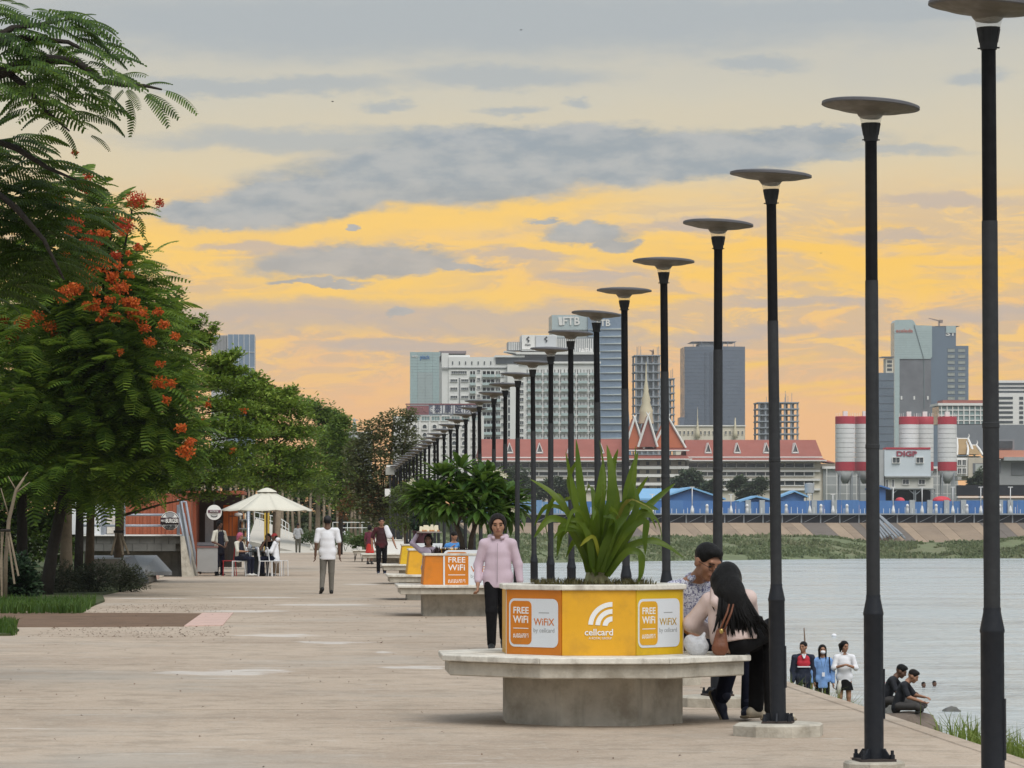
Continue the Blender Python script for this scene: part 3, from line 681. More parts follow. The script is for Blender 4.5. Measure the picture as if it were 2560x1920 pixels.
def steep(xa, xb, xt, yb, yt, f, dep, m):
    MB().loft([[(h.X(xa), f, h.Z(yb)), (h.X(xb), f, h.Z(yb)), (h.X(xt), f + .3, h.Z(yt))], [(h.X(xa), f + dep, h.Z(yb)), (h.X(xb), f + dep, h.Z(yb)), (h.X(xt), f + dep, h.Z(yt))]]).build('gable_roof', m, h.o)
    for x in (xa, xb):
        MB().tube([(h.X(x), f - .2, h.Z(yb)), (h.X(x * .5 + xt * .5), f - .2, h.Z(yb * .5 + yt * .5)), (h.X(xt), f - .2, h.Z(yt)), (h.X(xt + (5 if x < xt else -5)), f - .2, h.Z(yt - 9))], [.3, .3, .25, .08], 5).build('gable_board', trimw, h.o)
steep(1560, 1608, 1584, 1122, 1046, -2.8, 9, orgroof); steep(1592, 1640, 1617, 1118, 1040, -3.6, 9, redroof); steep(1630, 1712, 1668, 1120, 1044, -2.2, 10, orgroof)
gold = mat('pale_gold_spire', (.62, .56, .40), .6, .12, .5)
MB().lathe([(1.9, 0), (1.6, 2.5), (1.75, 3.2), (1.0, 5.2), (1.15, 5.8), (.6, 8.), (.65, 8.6), (.25, 11), (.08, 15.5)], 10, (h.X(1618), 3, h.Z(1058))).build('spire', gold, h.o, True, sharp=50)
MB().loft([[(h.X(2040), -.5, h.Z(1152)), (h.X(2092), -.5, h.Z(1158)), (h.X(2092), 10, h.Z(1158)), (h.X(2040), 10, h.Z(1152))], [(h.X(2040), 2, h.Z(1144)), (h.X(2050), 2, h.Z(1144)), (h.X(2050), 9, h.Z(1144)), (h.X(2040), 9, h.Z(1144))]]).build('end_roof', redroof, h.o)
h.box('end_wall', 2052, 2100, 1159, 1262, cream, .6, 10)

# --- white balconied hotel (oblique left wing and front wing)
b = Bld('balcony_hotel', 'white hotel tower with rows of balconies and two square signs on top', 1105, 1180, 1400)
b.box('side_wall', 1105, 1122, 882, 1180, hot_w, 2, 30); 
b.box('left_wing', 1122, 1292, 892, 1180, hot_w, 1.5, 30)
b.box('stair_block', 1105, 1178, 884, 900, hot_w, 12, 14)
k_ = b.k
slot = MB().box(-.2, .2, -.2, .1, 0, 8 * k_).mesh('slot_window', glassd)
for px in (1132, 1149, 1164.5, 1180, 1196, 1211.5, 1227.5): b.put('slot_window', slot, px, 911, 1.45)
b.box('cornice', 1105, 1300, 918.5, 920.2, shade, .9, .8)
strip = win_mesh(17 * k_, 6 * k_, .12, 3, hot_w, glassd, True); strip2 = win_mesh(38 * k_, 6.5 * k_, .12, 6, hot_w, glassd, True)
b.put('window', strip2, 1148, 934, 1.45)
for r in range(8):
    py = 954 + r * 20.6
    for px in (1135, 1162): b.put('window', strip, px, py, 1.45)
sq = win_mesh(6.5 * k_, 7 * k_, .15, 1, hot_w, glassd, True)
for r in range(10):
    py = 931 + r * 20.6; b.put('window', sq, 1197, py, 1.45); b.put('window', sq, 1257, py + 10, 1.45)
b.box('recess_strip', 1148, 1150.5, 944, 1110, shade, 1.2, 1)
def balcony(x0, x1, py, hgt=12.6, f=1.4):
    w = (x1 - x0) * k_; o = MB()
    o.mat(1).box(0, w, .3, .6, 0, hgt * k_)
    n = max(2, int((x1 - x0) / 8))
    o.mat(0)
    for i in range(n + 1): x = w * i / n; o.box(x - .16, x + .16, .0, .35, 0, hgt * k_)
    o.mat(2).box(0, w, -1.6, -1.5, -2.5 * k_, 4.6 * k_ * .9)
    o.mat(0).box(-.2, w + .2, -1.5, .3, -3.2 * k_, -2.2 * k_)
    return o.mesh('balcony', [hot_w, glassd, rail_g])
bal = [balcony(0, 14, 0), balcony(0, 31, 0), balcony(0, 11, 0)]
for r in range(10):
    py = 940 + r * 20.6
    link('balcony', bal[0], b.o, (b.X(1175), 1.2, b.Z(py))); link('balcony', bal[1], b.o, (b.X(1206), 1.2, b.Z(py))); link('balcony', bal[2], b.o, (b.X(1240), 1.2, b.Z(py)))
b.box('roof_terrace', 1240, 1312, 893, 909, glassd, 1.0, 10); b.box('terrace_beam', 1238, 1312, 888, 893, hot_w, .2, 12)
b.box('corner_pier', 1268, 1296, 912, 1180, hot_w, -1.2, 20); 
b.box('front_wing', 1296, 1500, 905, 1180, hot_w, .2, 28)
ladder = win_mesh(13 * k_, 8.5 * k_, .14, 2, hot_w, glassd, True); thin = win_mesh(5 * k_, 15 * k_, .14, 0, hot_w, glassd, False)
for r in range(11):
    b.put('window', ladder, 1302, 945 + r * 19.4, -.05)
    if r < 9: b.put('window', thin, 1272, 975 + r * 19.4, -1.25)
bal2 = balcony(0, 36, 0); bal3 = balcony(0, 24, 0)
for r in range(9):
    py = 936 + r * 20.2
    for px, me in ((1318, bal2), (1360, bal2), (1402, bal2), (1444, bal3), (1474, bal3)): link('balcony', me, b.o, (b.X(px), .2, b.Z(py)))
b.box('upper_storey', 1300, 1500, 885, 905, glassd, 2., 20); b.box('roof_slab', 1290, 1500, 880, 886, hot_w, -.6, 26); b.box('roof_slab', 1290, 1502, 904, 909, hot_w, -.8, 20)
b.box('crown', 1306, 1394, 836, 876, hot_w, 4, 16); b.box('crown', 1272, 1306, 853, 874, mat('louvre_grey', (.30, .31, .32), .7, .2, .6), 6, 10)
lou = MB().box(-.18, .18, -.35, 0, 0, 20 * k_).mesh('louvre', hot_w)
for j in range(7): b.put('louvre', lou, 1275 + j * 4.6, 874, 6)
b.box('sign_panel', 1306, 1338, 836, 872, trimw, 3.4, .5); b.box('sign_panel', 1341, 1392, 838, 872, mat('sign_grey', (.62, .64, .66), .8, .04, .3), 3.4, .5)
ink = mat('dark_sign_ink', (.04, .045, .05), .6, .05)
for px, t_ in ((1321, 0), (1366, 0)):
    MB().tube([(b.X(px + 3), 3.25, b.Z(841)), (b.X(px - 3), 3.25, b.Z(846)), (b.X(px + 3), 3.25, b.Z(851)), (b.X(px), 3.25, b.Z(854))], .3, 5).build('emblem', ink, b.o)
b.text('Homm', 1321, 861, 5.5, ink, 3.25, fit=13)
louv2 = mat('louvre_slate', (.24, .26, .28), .7, .15, .5)
b.box('screen', 1394, 1492, 842, 880, louv2, 5, 10)
for j in range(20): b.put('louvre', lou, 1397 + j * 4.8, 880, 5, (1, 1, 1.75))
b.text('AURA', 1420, 876, 11, trimw, 4.5, fit=30, bold=.05); b.text('JAPAN', 1474, 877, 16, trimw, 4.5, fit=50, bold=.06)
MB().loft([[(b.X(1262), 2, b.Z(878)), (b.X(1290), -1, b.Z(884)), (b.X(1290), 12, b.Z(884)), (b.X(1262), 12, b.Z(878))], [(b.X(1262), 2, b.Z(876)), (b.X(1290), -1, b.Z(880)), (b.X(1290), 12, b.Z(880)), (b.X(1262), 12, b.Z(876))]]).build('wing_canopy', hot_w, b.o)

# --- teal office block with a blue script sign
t = Bld('glass_office', 'pale teal glass office block with blue script lettering left of the white hotel', 1025, 1180, 1550)
teal = mat('teal_glass', (.36, .47, .47), .3, .08, .2, spec=.5); teal2 = mat('teal_glass_dull', (.37, .44, .44), .35, .08, .2, spec=.5)
t.box('core', 1030, 1100, 880, 1180, shade, .6, 20); t.box('roof_slab', 1099, 1166, 877, 884, mat('mauve_roof', (.30, .25, .26), .8, .1, .4), 1, 18); t.box('side_wall', 1101, 1104, 880, 1180, shade, .1, 18)
for r in range(24):
    py = 880 + r * 7.3
    for c_ in range(4): t.box('curtain_panel', 1025 + c_ * 19, 1025 + c_ * 19 + 18.6, py, py + 7., teal if (r < 7 or c_ in (0, 3)) else teal2, 0 if (r + c_) % 5 else .05, .5)
bsign = mat('blue_sign', (.04, .16, .42), .5, .05)
t.text('plack', 1062, 893, 11, bsign, -.2, fit=24, bold=.03); t.text('way', 1037, 890, 8, trimw, -.2, fit=15)
# --- hospital with arched windows and a dark red sign band
hs = Bld('hospital', 'white hospital block with arched windows and a dark red rooftop sign', 985, 1200, 1150)
hs.box('wall', 985, 1210, 1040, 1200, mat('hospital_white', (.72, .71, .68), .85, .05, .2, streak=.12), 0, 20)
maroon = mat('maroon_sign', (.26, .10, .11), .7, .15, .4, streak=.3)
hs.box('sign_board', 1016, 1072, 1014, 1037, maroon, -.4, .6); hs.box('sign_board', 1072, 1196, 1012, 1037, mat('sign_slate', (.16, .17, .22), .7, .1, .4), -.4, .6); hs.box('sign_cap', 1014, 1198, 1009, 1012, maroon, -.6, 1)
kk = hs.k
hs.text('HOSPITAL', 1043, 1025, 13, mat('sign_maroon_light', (.40, .19, .18), .7, .05), -.5, fit=50)
for j, ch in enumerate('泰康医院'):
    hs.box('sign_tile', 1093 + j * 26 - 11.5, 1093 + j * 26 + 11.5, 1014, 1034, mat('sign_tile_white', (.66, .66, .67), .7, .05), -.55, .12)
    hs.text(ch, 1093 + j * 26 + .8, 1024, 16, mat('sign_navy', (.05, .055, .11), .6, .05), -.65, fit=17, bold=.03)
ring = MB().lathe([(5.2 * kk, 0), (6.2 * kk, 0), (6.2 * kk, .12), (5.2 * kk, .12), (5.2 * kk, 0)], 20, cap0=False, cap1=False).mesh('emblem_ring', trimw)
link('emblem_ring', ring, hs.o, (hs.X(1081), -.4, hs.Z(1024)), (R(90), 0, 0))
MB().poly([(-.45, 0, .3), (0, 0, .1), (.45, 0, .3), (.45, 0, -.1), (0, 0, -.5), (-.45, 0, -.1)][::-1]).build('emblem', trimw, hs.o, loc=(hs.X(1081), -.48, hs.Z(1024)))
w3 = win_mesh(20 * kk, 10.5 * kk, .2, 2, trimw, glassg, False)
for j in range(8): hs.put('window', w3, 1014 + j * 25, 1051.5, -.02)
def arch_win(w, hh):
    pts = [(-w / 2, 0)] + [(w / 2 * math.cos(a), hh - w / 2 + w / 2 * math.sin(a)) for a in [math.pi - math.pi * i / 8 for i in range(9)]] + [(w / 2, 0)]
    o = MB(); o.mat(1).loft([[(x, -.05, z) for x, z in pts], [(x, .2, z) for x, z in pts]]); o.mat(0)
    big = [(x * 1.28, z * 1.12 if z > 0 else -.15) for x, z in pts]
    for (a, b_) in zip(range(len(pts) - 1), range(1, len(pts))):
        o.loft([[(pts[a][0], -.28, pts[a][1]), (pts[b_][0], -.28, pts[b_][1]), (big[b_][0], -.28, big[b_][1]), (big[a][0], -.28, big[a][1])],
                [(pts[a][0], .1, pts[a][1]), (pts[b_][0], .1, pts[b_][1]), (big[b_][0], .1, big[b_][1]), (big[a][0], .1, big[a][1])]])
    o.box(-w * .75, w * .75, -.6, .05, -.45, -.15)
    return o.mesh('window', [trimw, glassd])
aw = arch_win(10 * kk, 9.5 * kk)
for r in range(5):
    for j in range(8): hs.put('window', aw, 1037 + (j - 1) * 24.6, 1071 + r * 20.6, -.02)
for j in range(8): hs.box('pilaster', 1024 + j * 24.6 - 1.6, 1024 + j * 24.6 + 1.6, 1054, 1200, trimw, -.45, .5)
# --- bank tower with light floor bands and a slanting edge
ft = Bld('bank_tower', 'blue-grey glass bank tower with pale floor bands and a slanting right edge', 1380, 1180, 1700)
bl = mat('bluegrey_glass', (.19, .26, .35), .3, .1, .12, spec=.5); lt = mat('pale_teal_cladding', (.50, .56, .56), .5, .06, .2)
kf = ft.k
MB().loft([[(ft.X(1470), 0, 0), (ft.X(1582), 0, 0), (ft.X(1582), 25, 0), (ft.X(1470), 25, 0)], [(ft.X(1470), 0, ft.Z(784)), (ft.X(1556), 0, ft.Z(784)), (ft.X(1556), 25, ft.Z(784)), (ft.X(1470), 25, ft.Z(784))]]).build('glass_wall', bl, ft.o)
MB().box(ft.X(1381), ft.X(1469), 2, 25, 0, ft.Z(788)).build('side_wall', lt, ft.o)
MB().box(ft.X(1380), ft.X(1470.2), 1.2, 24, ft.Z(824), ft.Z(787)).build('sign_crown', mat('crown_teal', (.44, .52, .53), .4, .05, .2), ft.o)
for r in range(17):
    py = 824 + r * 18.2
    if py > 1130: break
    xr = 1556 + (py - 784) / 396 * 26
    MB().loft([[(ft.X(1505), -.7, ft.Z(py)), (ft.X(xr - 3), -.7, ft.Z(py)), (ft.X(xr - 3), .05, ft.Z(py)), (ft.X(1505), .05, ft.Z(py))],
               [(ft.X(1505), -.7, ft.Z(py - 1.5)), (ft.X(xr - 3), -.7, ft.Z(py - 3.8)), (ft.X(xr - 3), .05, ft.Z(py - 3.8)), (ft.X(1505), .05, ft.Z(py - 1.5))]]).build('floor_band', lt, ft.o)
    ft.box('floor_line', 1471, 1505, py - 1.3, py, lt, -.4, .45)
ft.text('FTB', 1428, 803, 21, trimw, .7, fit=42, bold=.12); ft.text('FTB', 1508, 808, 17, trimw, -.3, fit=34, bold=.1)
MB().loft([[(ft.X(1398), .7, ft.Z(813)), (ft.X(1407), .7, ft.Z(813)), (ft.X(1407), 1., ft.Z(813)), (ft.X(1398), 1., ft.Z(813))], [(ft.X(1396), .7, ft.Z(793)), (ft.X(1405), .7, ft.Z(793)), (ft.X(1405), 1., ft.Z(793)), (ft.X(1396), 1., ft.Z(793))]]).build('emblem', trimw, ft.o)
# --- dark slab tower
dt = Bld('dark_tower', 'plain dark grey-blue tower with a flat roof ring between two lamp posts', 1713, 1180, 1900)
dk = mat('slate_glass', (.135, .165, .215), .35, .1, .1, spec=.45); dk2 = mat('slate_glass_right', (.15, .18, .235), .35, .1, .1, spec=.45)
kd = dt.k
MB().prism([(dt.X(1713), 3), (dt.X(1775), 0), (dt.X(1812), 0), (dt.X(1864), 2.5), (dt.X(1864), 26), (dt.X(1713), 26)], 0, dt.Z(866)).build('wall', dk, dt.o)
for j in range(6): MB().box(dt.X(1762 + j * 4.2), dt.X(1763.2 + j * 4.2), -.5 + (.9 if j < 3 else .2), 1.2, dt.Z(1120), dt.Z(880)).build('mullion', mat('mullion_dark', (.07, .085, .11), .5, .1), dt.o)
for r in range(1, 32): MB().prism([(dt.X(1712.7), 2.9), (dt.X(1775), -.12), (dt.X(1812), -.12), (dt.X(1864.3), 2.4), (dt.X(1864), 20), (dt.X(1713), 20)], dt.Z(866 + r * 9.2), dt.Z(866 + r * 9.2) + .35).build('floor_line', dk2, dt.o)
MB().box(dt.X(1750), dt.X(1810), 4, 20, dt.Z(867), dt.Z(857)).build('plant_room', mat('plant_grey', (.42, .45, .47), .8, .1, .3), dt.o)
MB().prism([(dt.X(1730), 2), (dt.X(1842), 2), (dt.X(1842), 24), (dt.X(1730), 24)], dt.Z(854.2), dt.Z(853)).build('roof_ring', dk2, dt.o)
for px in (1734, 1755, 1790, 1820, 1838): MB().box(dt.X(px) - .15, dt.X(px) + .15, 2.1, 2.4, dt.Z(867), dt.Z(854)).build('roof_post', dk2, dt.o)
dt.box('annexe', 1700, 1712.6, 1043, 1180, dk2, 3, 10)
cb = Bld('cream_building', 'cream low block with two thin golden spires in front of the dark tower', 1690, 1180, 1200)
cb.box('wall', 1690, 1862, 1066, 1180, cream, 0, 10); cb.box('parapet', 1688, 1864, 1063, 1066, trimw, -.5, 11)
sw = win_mesh(4 * cb.k, 8 * cb.k, .1, 0, cream, shade, False)
for j in range(16): cb.put('window', sw, 1700 + j * 10.4, 1086, -.03); 
for px, tp in ((1743, 1008), (1837, 1035)):
    MB().lathe([(.9, 0), (.7, 2.), (.35, 4), (.12, 7), (.03, (1086 - tp) * cb.k)], 8, (cb.X(px), -1.2, cb.Z(1096))).build('spire', gold, cb.o, True)
# --- towers under construction
def skeleton(name, label, x0, x1, yb, yt, d, cols, floors, m, wallcols=0, dep=14):
    s = Bld(name, label, x0, yb, d); k_ = s.k
    fl = MB().box(-.6, (x1 - x0) * k_ + .6, -.5, dep, 0, .45).mesh('floor_slab', m); co = MB().box(-.35, .35, 0, .7, 0, (yb - yt) * k_).mesh('column', m)
    for r in range(floors + 1): s.put('floor_slab', fl, x0, yb - (yb - yt) * r / floors)
    for j in range(cols):
        px = x0 + (x1 - x0) * j / (cols - 1); link('column', co, s.o, (s.X(px), 0, 0)); link('column', co, s.o, (s.X(px), dep - 1, 0))
    if wallcols: MB().box(s.X(x0 + (x1 - x0) * .12), s.X(x0 + (x1 - x0) * wallcols), 2, dep - 1.2, .3, s.Z(yt) - .2).build('core_wall', mat('core_concrete', (.34, .36, .37), .9, .12, .2, streak=.3), s.o)
    rr = random.Random(x0)
    for j in range(9):
        px = x0 + (x1 - x0) * rr.random(); MB().box(-.08, .08, 0, .16, 0, rr.uniform(2, 5)).build('rebar', m, s.o, loc=(s.X(px), 1, s.Z(yt)))
    return s
skm = mat('raw_concrete_frame', (.30, .33, .36), .9, .12, .2)
c1 = skeleton('unfinished_tower', 'unfinished concrete tower behind the hotel spire', 1590, 1648, 1180, 890, 1500, 5, 14, skm, .97)
c2 = skeleton('unfinished_tower', 'open concrete frame right beside the unfinished tower', 1650, 1684, 1180, 948, 1520, 4, 13, skm)
c3 = skeleton('unfinished_tower', 'low unfinished concrete tower with scaffolding right of the dark tower', 1898, 1994, 1180, 1008, 1400, 7, 11, skm, .6)
def crane(name, label, px, py0, py1, jx, d, m):
    c = Bld(name, label, px, py0, d, 'crane')
    MB().box(-.4, .4, 0, .8, 0, c.Z(py1)).build('mast', m, c.o)
    MB().tube([(0, .4, c.Z(py1)), (c.X(px + jx), .4, c.Z(py1) + abs(c.X(px + jx)) * .25)], [.5, .25], 4).build('jib', m, c.o)
    MB().box(c.X(px - jx * .35) if jx > 0 else 0, 0 if jx > 0 else c.X(px - jx * .35), 0, .8, c.Z(py1) - 1.2, c.Z(py1) + .6).build('counterweight', m, c.o)
crm = mat('crane_brown', (.30, .22, .18), .7, .1)
crane('tower_crane', 'thin tower crane above the unfinished tower', 1632, 905, 878, -8, 1500, crm)
crane('tower_crane', 'brown crane on the roof of the teal tower', 2348, 815, 802, -26, 1900, crm)
# --- teal tower with red script, dark podium and side block
rt = Bld('teal_tower', 'teal and dark glass tower with a red script sign and rounded top', 2235, 1180, 1880)
tealr = mat('teal_glass_smooth', (.42, .52, .52), .3, .06, .1, spec=.5)
prof = [(2236, 1180), (2236, 806), (2240, 800), (2279, 799), (2285, 803), (2290, 813), (2330, 814), (2330, 892), (2326, 897), (2249, 897), (2249, 1180)]
MB().loft([[(rt.X(x), 0, rt.Z(y)) for x, y in prof], [(rt.X(x), 12, rt.Z(y)) for x, y in prof]]).build('glass_sail', tealr, rt.o)
MB().box(rt.X(2247), rt.X(2391), 1.2, 26, 0, rt.Z(815)).build('dark_wall', mat('slate_wall', (.14, .19, .25), .4, .1, .08, spec=.45), rt.o)
MB().box(rt.X(2250), rt.X(2328), -.0 + .6, 1.3, 0, rt.Z(898)).build('dark_screen', mat('screen_brown', (.16, .165, .18), .6, .3, .15, col2=(.22, .24, .26), amt=.6), rt.o)
MB().box(rt.X(2391), rt.X(2423), 2, 24, 0, rt.Z(864)).build('side_block', mat('slate_wall2', (.15, .20, .26), .4, .1, .08, spec=.45), rt.o)
MB().tube([(rt.X(2285), -.15, rt.Z(812)), (rt.X(2308), -.15, rt.Z(892)), (rt.X(2310), .45, rt.Z(905)), (rt.X(2311), .45, rt.Z(1020))], .25, 4).build('seam', mat('seam_dark', (.14, .19, .2), .5, .05), rt.o)
for r in range(12): rt.box('joint_line', 2237, 2329, 828 + r * 5.8, 828.5 + r * 5.8, mat('joint_teal', (.33, .42, .42), .5, .05), -.08, .1)
MB().box(rt.X(2340), rt.X(2400), 1, 22, rt.Z(815.5), rt.Z(814.5)).build('roof_line', dk2, rt.o)
wl_ = win_mesh(17 * rt.k, 7.5 * rt.k, .15, 4, mat('frame_slate', (.2, .23, .26), .5, .05), mat('lit_window', (.42, .45, .40), .4, .3, .8), False)
for r in range(9):
    rt.put('window', wl_, 2379, 879 + r * 15, 1.15); rt.put('window', wl_, 2406, 879 + r * 15, 1.95)
for px in (2254, 2286, 2320): rt.box('white_sign', px - 2, px + 2, 990, 999, trimw, .35, .2)
rt.text('aceleda', 2261, 827, 9.5, mat('red_sign', (.50, .14, .10), .6, .05), -.2, fit=42, bold=.04)
rt.text('S1', 2377, 834, 12, trimw, .9, fit=20, bold=.1)
rt.box('open_frame', 2366, 2390, 814.5, 832, tealr, .6, .5)
lb = Bld('glass_block', 'dark blue glass block with a stepped white tower behind, left of the teal tower', 2184, 1180, 1800)
lb.box('wall', 2184, 2235, 932, 1180, mat('deep_blue_glass', (.125, .165, .21), .35, .25, .12, spec=.5), 0, 14)
for r in range(10): lb.box('floor_line', 2184, 2234.5, 950 + r * 19, 951.2 + r * 19, dk2, -.25, .3)
lb.box('back_tower', 2218, 2236, 895, 932, cream, 4, 8); lb.box('back_tower_roof', 2207, 2238, 890.5, 893, dk2, 3, 9)
for r in range(3): lb.box('back_window', 2221, 2233, 900 + r * 10, 906 + r * 10, glassd, 3.8, .3)
# --- right hand complex
rc = Bld('glass_complex', 'pale glass complex with a red hipped roof at the right edge', 2340, 1200, 1350)
rc.box('wall', 2348, 2490, 1016, 1060, glassg, 0, 16); rc.box('cornice', 2344, 2492, 1008, 1014, trimw, -1, 18); rc.box('roof', 2358, 2480, 1000, 1008, redroof, 1, 12)
for j in range(10): rc.box('column', 2352 + j * 14, 2354.5 + j * 14, 1014, 1060, trimw, -.5, .6)
for r in range(3): rc.box('floor_band', 2348, 2490, 1024 + r * 13, 1026.5 + r * 13, trimw, -.4, .5)
rc.box('podium', 2390, 2560, 1062, 1130, mat('slate_podium', (.20, .215, .24), .7, .1, .2), -1, 16)
rw = Bld('white_complex', 'white stepped office complex behind the tallest lamp post at the right edge', 2470, 1200, 1500)
rw.box('wall', 2480, 2680, 985, 1200, trimw, 0, 20); rw.box('upper', 2492, 2680, 950, 985, trimw, 4, 16)
for r in range(3): rw.box('window_band', 2496, 2680, 956 + r * 10, 961 + r * 10, glassd, 3.7, .5)
for r in range(6):
    rw.box('window_band', 2484, 2532, 992 + r * 12, 998 + r * 12, glassd, -.2, .4)
    for c_ in range(8): rw.box('window', 2548 + c_ * 14, 2558 + c_ * 14, 992 + r * 12, 999 + r * 12, glassd, -.2, .4)
# --- concrete plant with silos
sil_w = mat('silo_white', (.70, .70, .69), .6, .05, .5, streak=.18); sil_r = mat('silo_red', (.46, .05, .07), .55, .08, .5, streak=.2)
def silo(px, w, yt, yb, d, label, legs=True):
    s = Bld('silo', label, px, 1262, d, 'silo'); s.o['group'] = 'red and white silos of the concrete plant'; r = w / 2 * s.k
    MB().lathe([(r, s.Z(yb)), (r, s.Z(yb - 22))], 18).build('red_band', sil_r, s.o, True, sharp=40)
    MB().lathe([(r, s.Z(yt + 18)), (r, s.Z(yt)), (r * .96, s.Z(yt) + .1)], 18).build('red_cap', sil_r, s.o, True, sharp=40)
    n = 8
    for k in range(n):
        a, b_ = s.Z(yb - 22) + (s.Z(yt + 18) - s.Z(yb - 22)) * k / n, s.Z(yb - 22) + (s.Z(yt + 18) - s.Z(yb - 22)) * (k + 1) / n
        MB().lathe([(r, a + .035), (r, b_ - .035)], 18).build('shell_ring', sil_w, s.o, True, sharp=40)
    MB().lathe([(r * .25, s.Z(yb + 32)), (r * .98, s.Z(yb))], 14).build('hopper', grey_p, s.o, True)
    for a in range(4): MB().box(-.12, .12, -.12, .12, 0, s.Z(yb)).build('leg', steel_lite, s.o, loc=(r * .85 * math.cos(a * 1.57 + .78), r * .85 * math.sin(a * 1.57 + .78), 0))
    MB().box(-.5, .5, -.5, .5, s.Z(yt), s.Z(yt - 14)).build('vent_box', trimw, s.o)
    for a in range(8):
        MB().tube([(r * .92 * math.cos(a * .785), r * .92 * math.sin(a * .785), s.Z(yt)), (r * .92 * math.cos(a * .785), r * .92 * math.sin(a * .785), s.Z(yt - 10))], .05, 4).build('rail_post', trimw, s.o)
    return s
silo(2113, 50, 1042, 1177, 800, 'silo left of the second lamp post, leftmost of the red and white ones')
silo(2162, 50, 1042, 1177, 806, 'silo half hidden behind the second lamp post')
silo(2272, 50, 1043, 1177, 803, 'red and white silo rising behind the left of the plant building')
silo(2312, 44, 1043, 1177, 815, 'narrow silo set back between two silos above the plant building')
silo(2368, 48, 1043, 1177, 800, 'rightmost red and white silo, beside the temple roofs')
pl = Bld('plant_building', 'pale blue-white plant building with red letters and a balcony storey', 2188, 1262, 790)
pale_b = mat('pale_blue_sheet', (.60, .66, .70), .6, .05, .4, streak=.12)
pl.box('wall', 2211, 2327, 1124, 1190, pale_b, 0, 9); pl.box('side_wall', 2188, 2211, 1124, 1262, mat('grey_sheet', (.42, .43, .43), .7, .1, .4, streak=.3), .3, 9)
pl.box('fascia', 2214, 2326, 1118.5, 1123.5, sil_r, -.15, 4); pl.box('lower_storey', 2214, 2334, 1194, 1220, mat('cream_sheet', (.62, .61, .55), .7, .06, .4, streak=.2), .4, 8)
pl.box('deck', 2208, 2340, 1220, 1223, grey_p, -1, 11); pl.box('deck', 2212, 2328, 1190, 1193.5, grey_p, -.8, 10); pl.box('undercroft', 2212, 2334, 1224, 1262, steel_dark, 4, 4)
for px in (2229, 2283, 2287, 2335): pl.box('post', px, px + 2, 1223, 1262, steel_lite, -.6, .3)
for px, s_ in ((2229, 1), (2285, -1), (2289, 1), (2335, -1)): MB().tube([(pl.X(px), -.5, pl.Z(1236)), (pl.X(px + 14 * s_), -.5, pl.Z(1224))], .12, 4).build('brace', steel_lite, pl.o)
w4 = win_mesh(17 * pl.k, 13 * pl.k, .12, 1, trimw, glassd, True); w5 = win_mesh(15 * pl.k, 11 * pl.k, .12, 1, trimw, glassd, True); w6 = win_mesh(5 * pl.k, 20 * pl.k, .1, 0, trimw, shade, False)
pl.put('window', w4, 2240, 1157, -.02); pl.put('window', w4, 2299, 1157, -.02); pl.put('window', w5, 2265, 1210, .38); pl.put('window', w5, 2305, 1210, .38); pl.put('window', w6, 2218, 1219, .38); pl.put('window', w6, 2233, 1219, .38)
pl.text('DIGP', 2266, 1135, 13, mat('maroon_letters', (.33, .07, .10), .6, .05), -.12, fit=51, bold=.06)
ys_ = Bld('plant_yard_shed', 'pale grey shed with scaffold frames standing behind the silos', 2056, 1262, 880, 'shed')
ys_.box('wall', 2058, 2395, 1172, 1262, mat('yard_grey', (.40, .42, .42), .8, .2, .2, col2=(.25, .28, .26), amt=.7, streak=.3), 0, 8); ys_.box('roof', 2054, 2398, 1166, 1172, trimw, -1, 10)
for j in range(14): ys_.box('frame', 2062 + j * 25, 2063.5 + j * 25, 1172, 1262, trimw, -3, .2)
for r in range(3): ys_.box('frame_bar', 2060, 2394, 1190 + r * 22, 1191.2 + r * 22, trimw, -3.05, .2)
# --- temple roofs, beige houses and the salmon building at the right
tp = Bld('temple', 'small temple with white gables and golden roofs right of the silos', 2392, 1200, 850, 'temple')
tp.box('hall', 2394, 2452, 1140, 1200, mat('temple_grey', (.44, .44, .42), .85, .1, .4, streak=.2), 0, 10)
for (xa, xb, yt, yb, f) in ((2392, 2432, 1096, 1136, -1), (2416, 2450, 1113, 1136, -2.5)):
    MB().loft([[(tp.X(xa), f, tp.Z(yb)), (tp.X(xb), f, tp.Z(yb)), (tp.X(xb - 6), f + 4, tp.Z(yt)), (tp.X(xa + 6), f + 4, tp.Z(yt))], [(tp.X(xa), f + 9, tp.Z(yb)), (tp.X(xb), f + 9, tp.Z(yb)), (tp.X(xb - 6), f + 5, tp.Z(yt)), (tp.X(xa + 6), f + 5, tp.Z(yt))]]).build('roof', mat('ochre_roof', (.36, .25, .13), .8, .12, .5), tp.o)
    for x0_, s_ in ((xa, 1), (xb, -1)):
        MB().tube([(tp.X(x0_ - 2 * s_), f - .1, tp.Z(yb + 3)), (tp.X(x0_ + 2.5 * s_), f + 1.5, tp.Z((yb + yt) / 2)), (tp.X(x0_ + 6 * s_), f + 4, tp.Z(yt)), (tp.X(x0_ + 3 * s_), f + 4, tp.Z(yt - 7)), (tp.X(x0_ + 4.5 * s_), f + 4, tp.Z(yt - 12))], [.3, .28, .25, .15, .06], 5).build('gable_finial', trimw, tp.o)
    MB().tube([(tp.X(xa + 6), f + 4.4, tp.Z(yt)), (tp.X(xb - 6), f + 4.4, tp.Z(yt))], .22, 5).build('ridge', trimw, tp.o)
hb = Bld('beige_house', 'beige house with a tall grey window behind the black wall', 2392, 1262, 830, 'house')
hb.box('white_frame', 2393, 2422, 1144, 1190, trimw, .5, 8); hb.box('wall', 2421, 2480, 1144, 1198, mat('beige_render', (.56, .51, .42), .85, .08, .4, streak=.15), 0, 9)
w7 = win_mesh(8 * hb.k, 13 * hb.k, .12, 1, trimw, glassd, True)
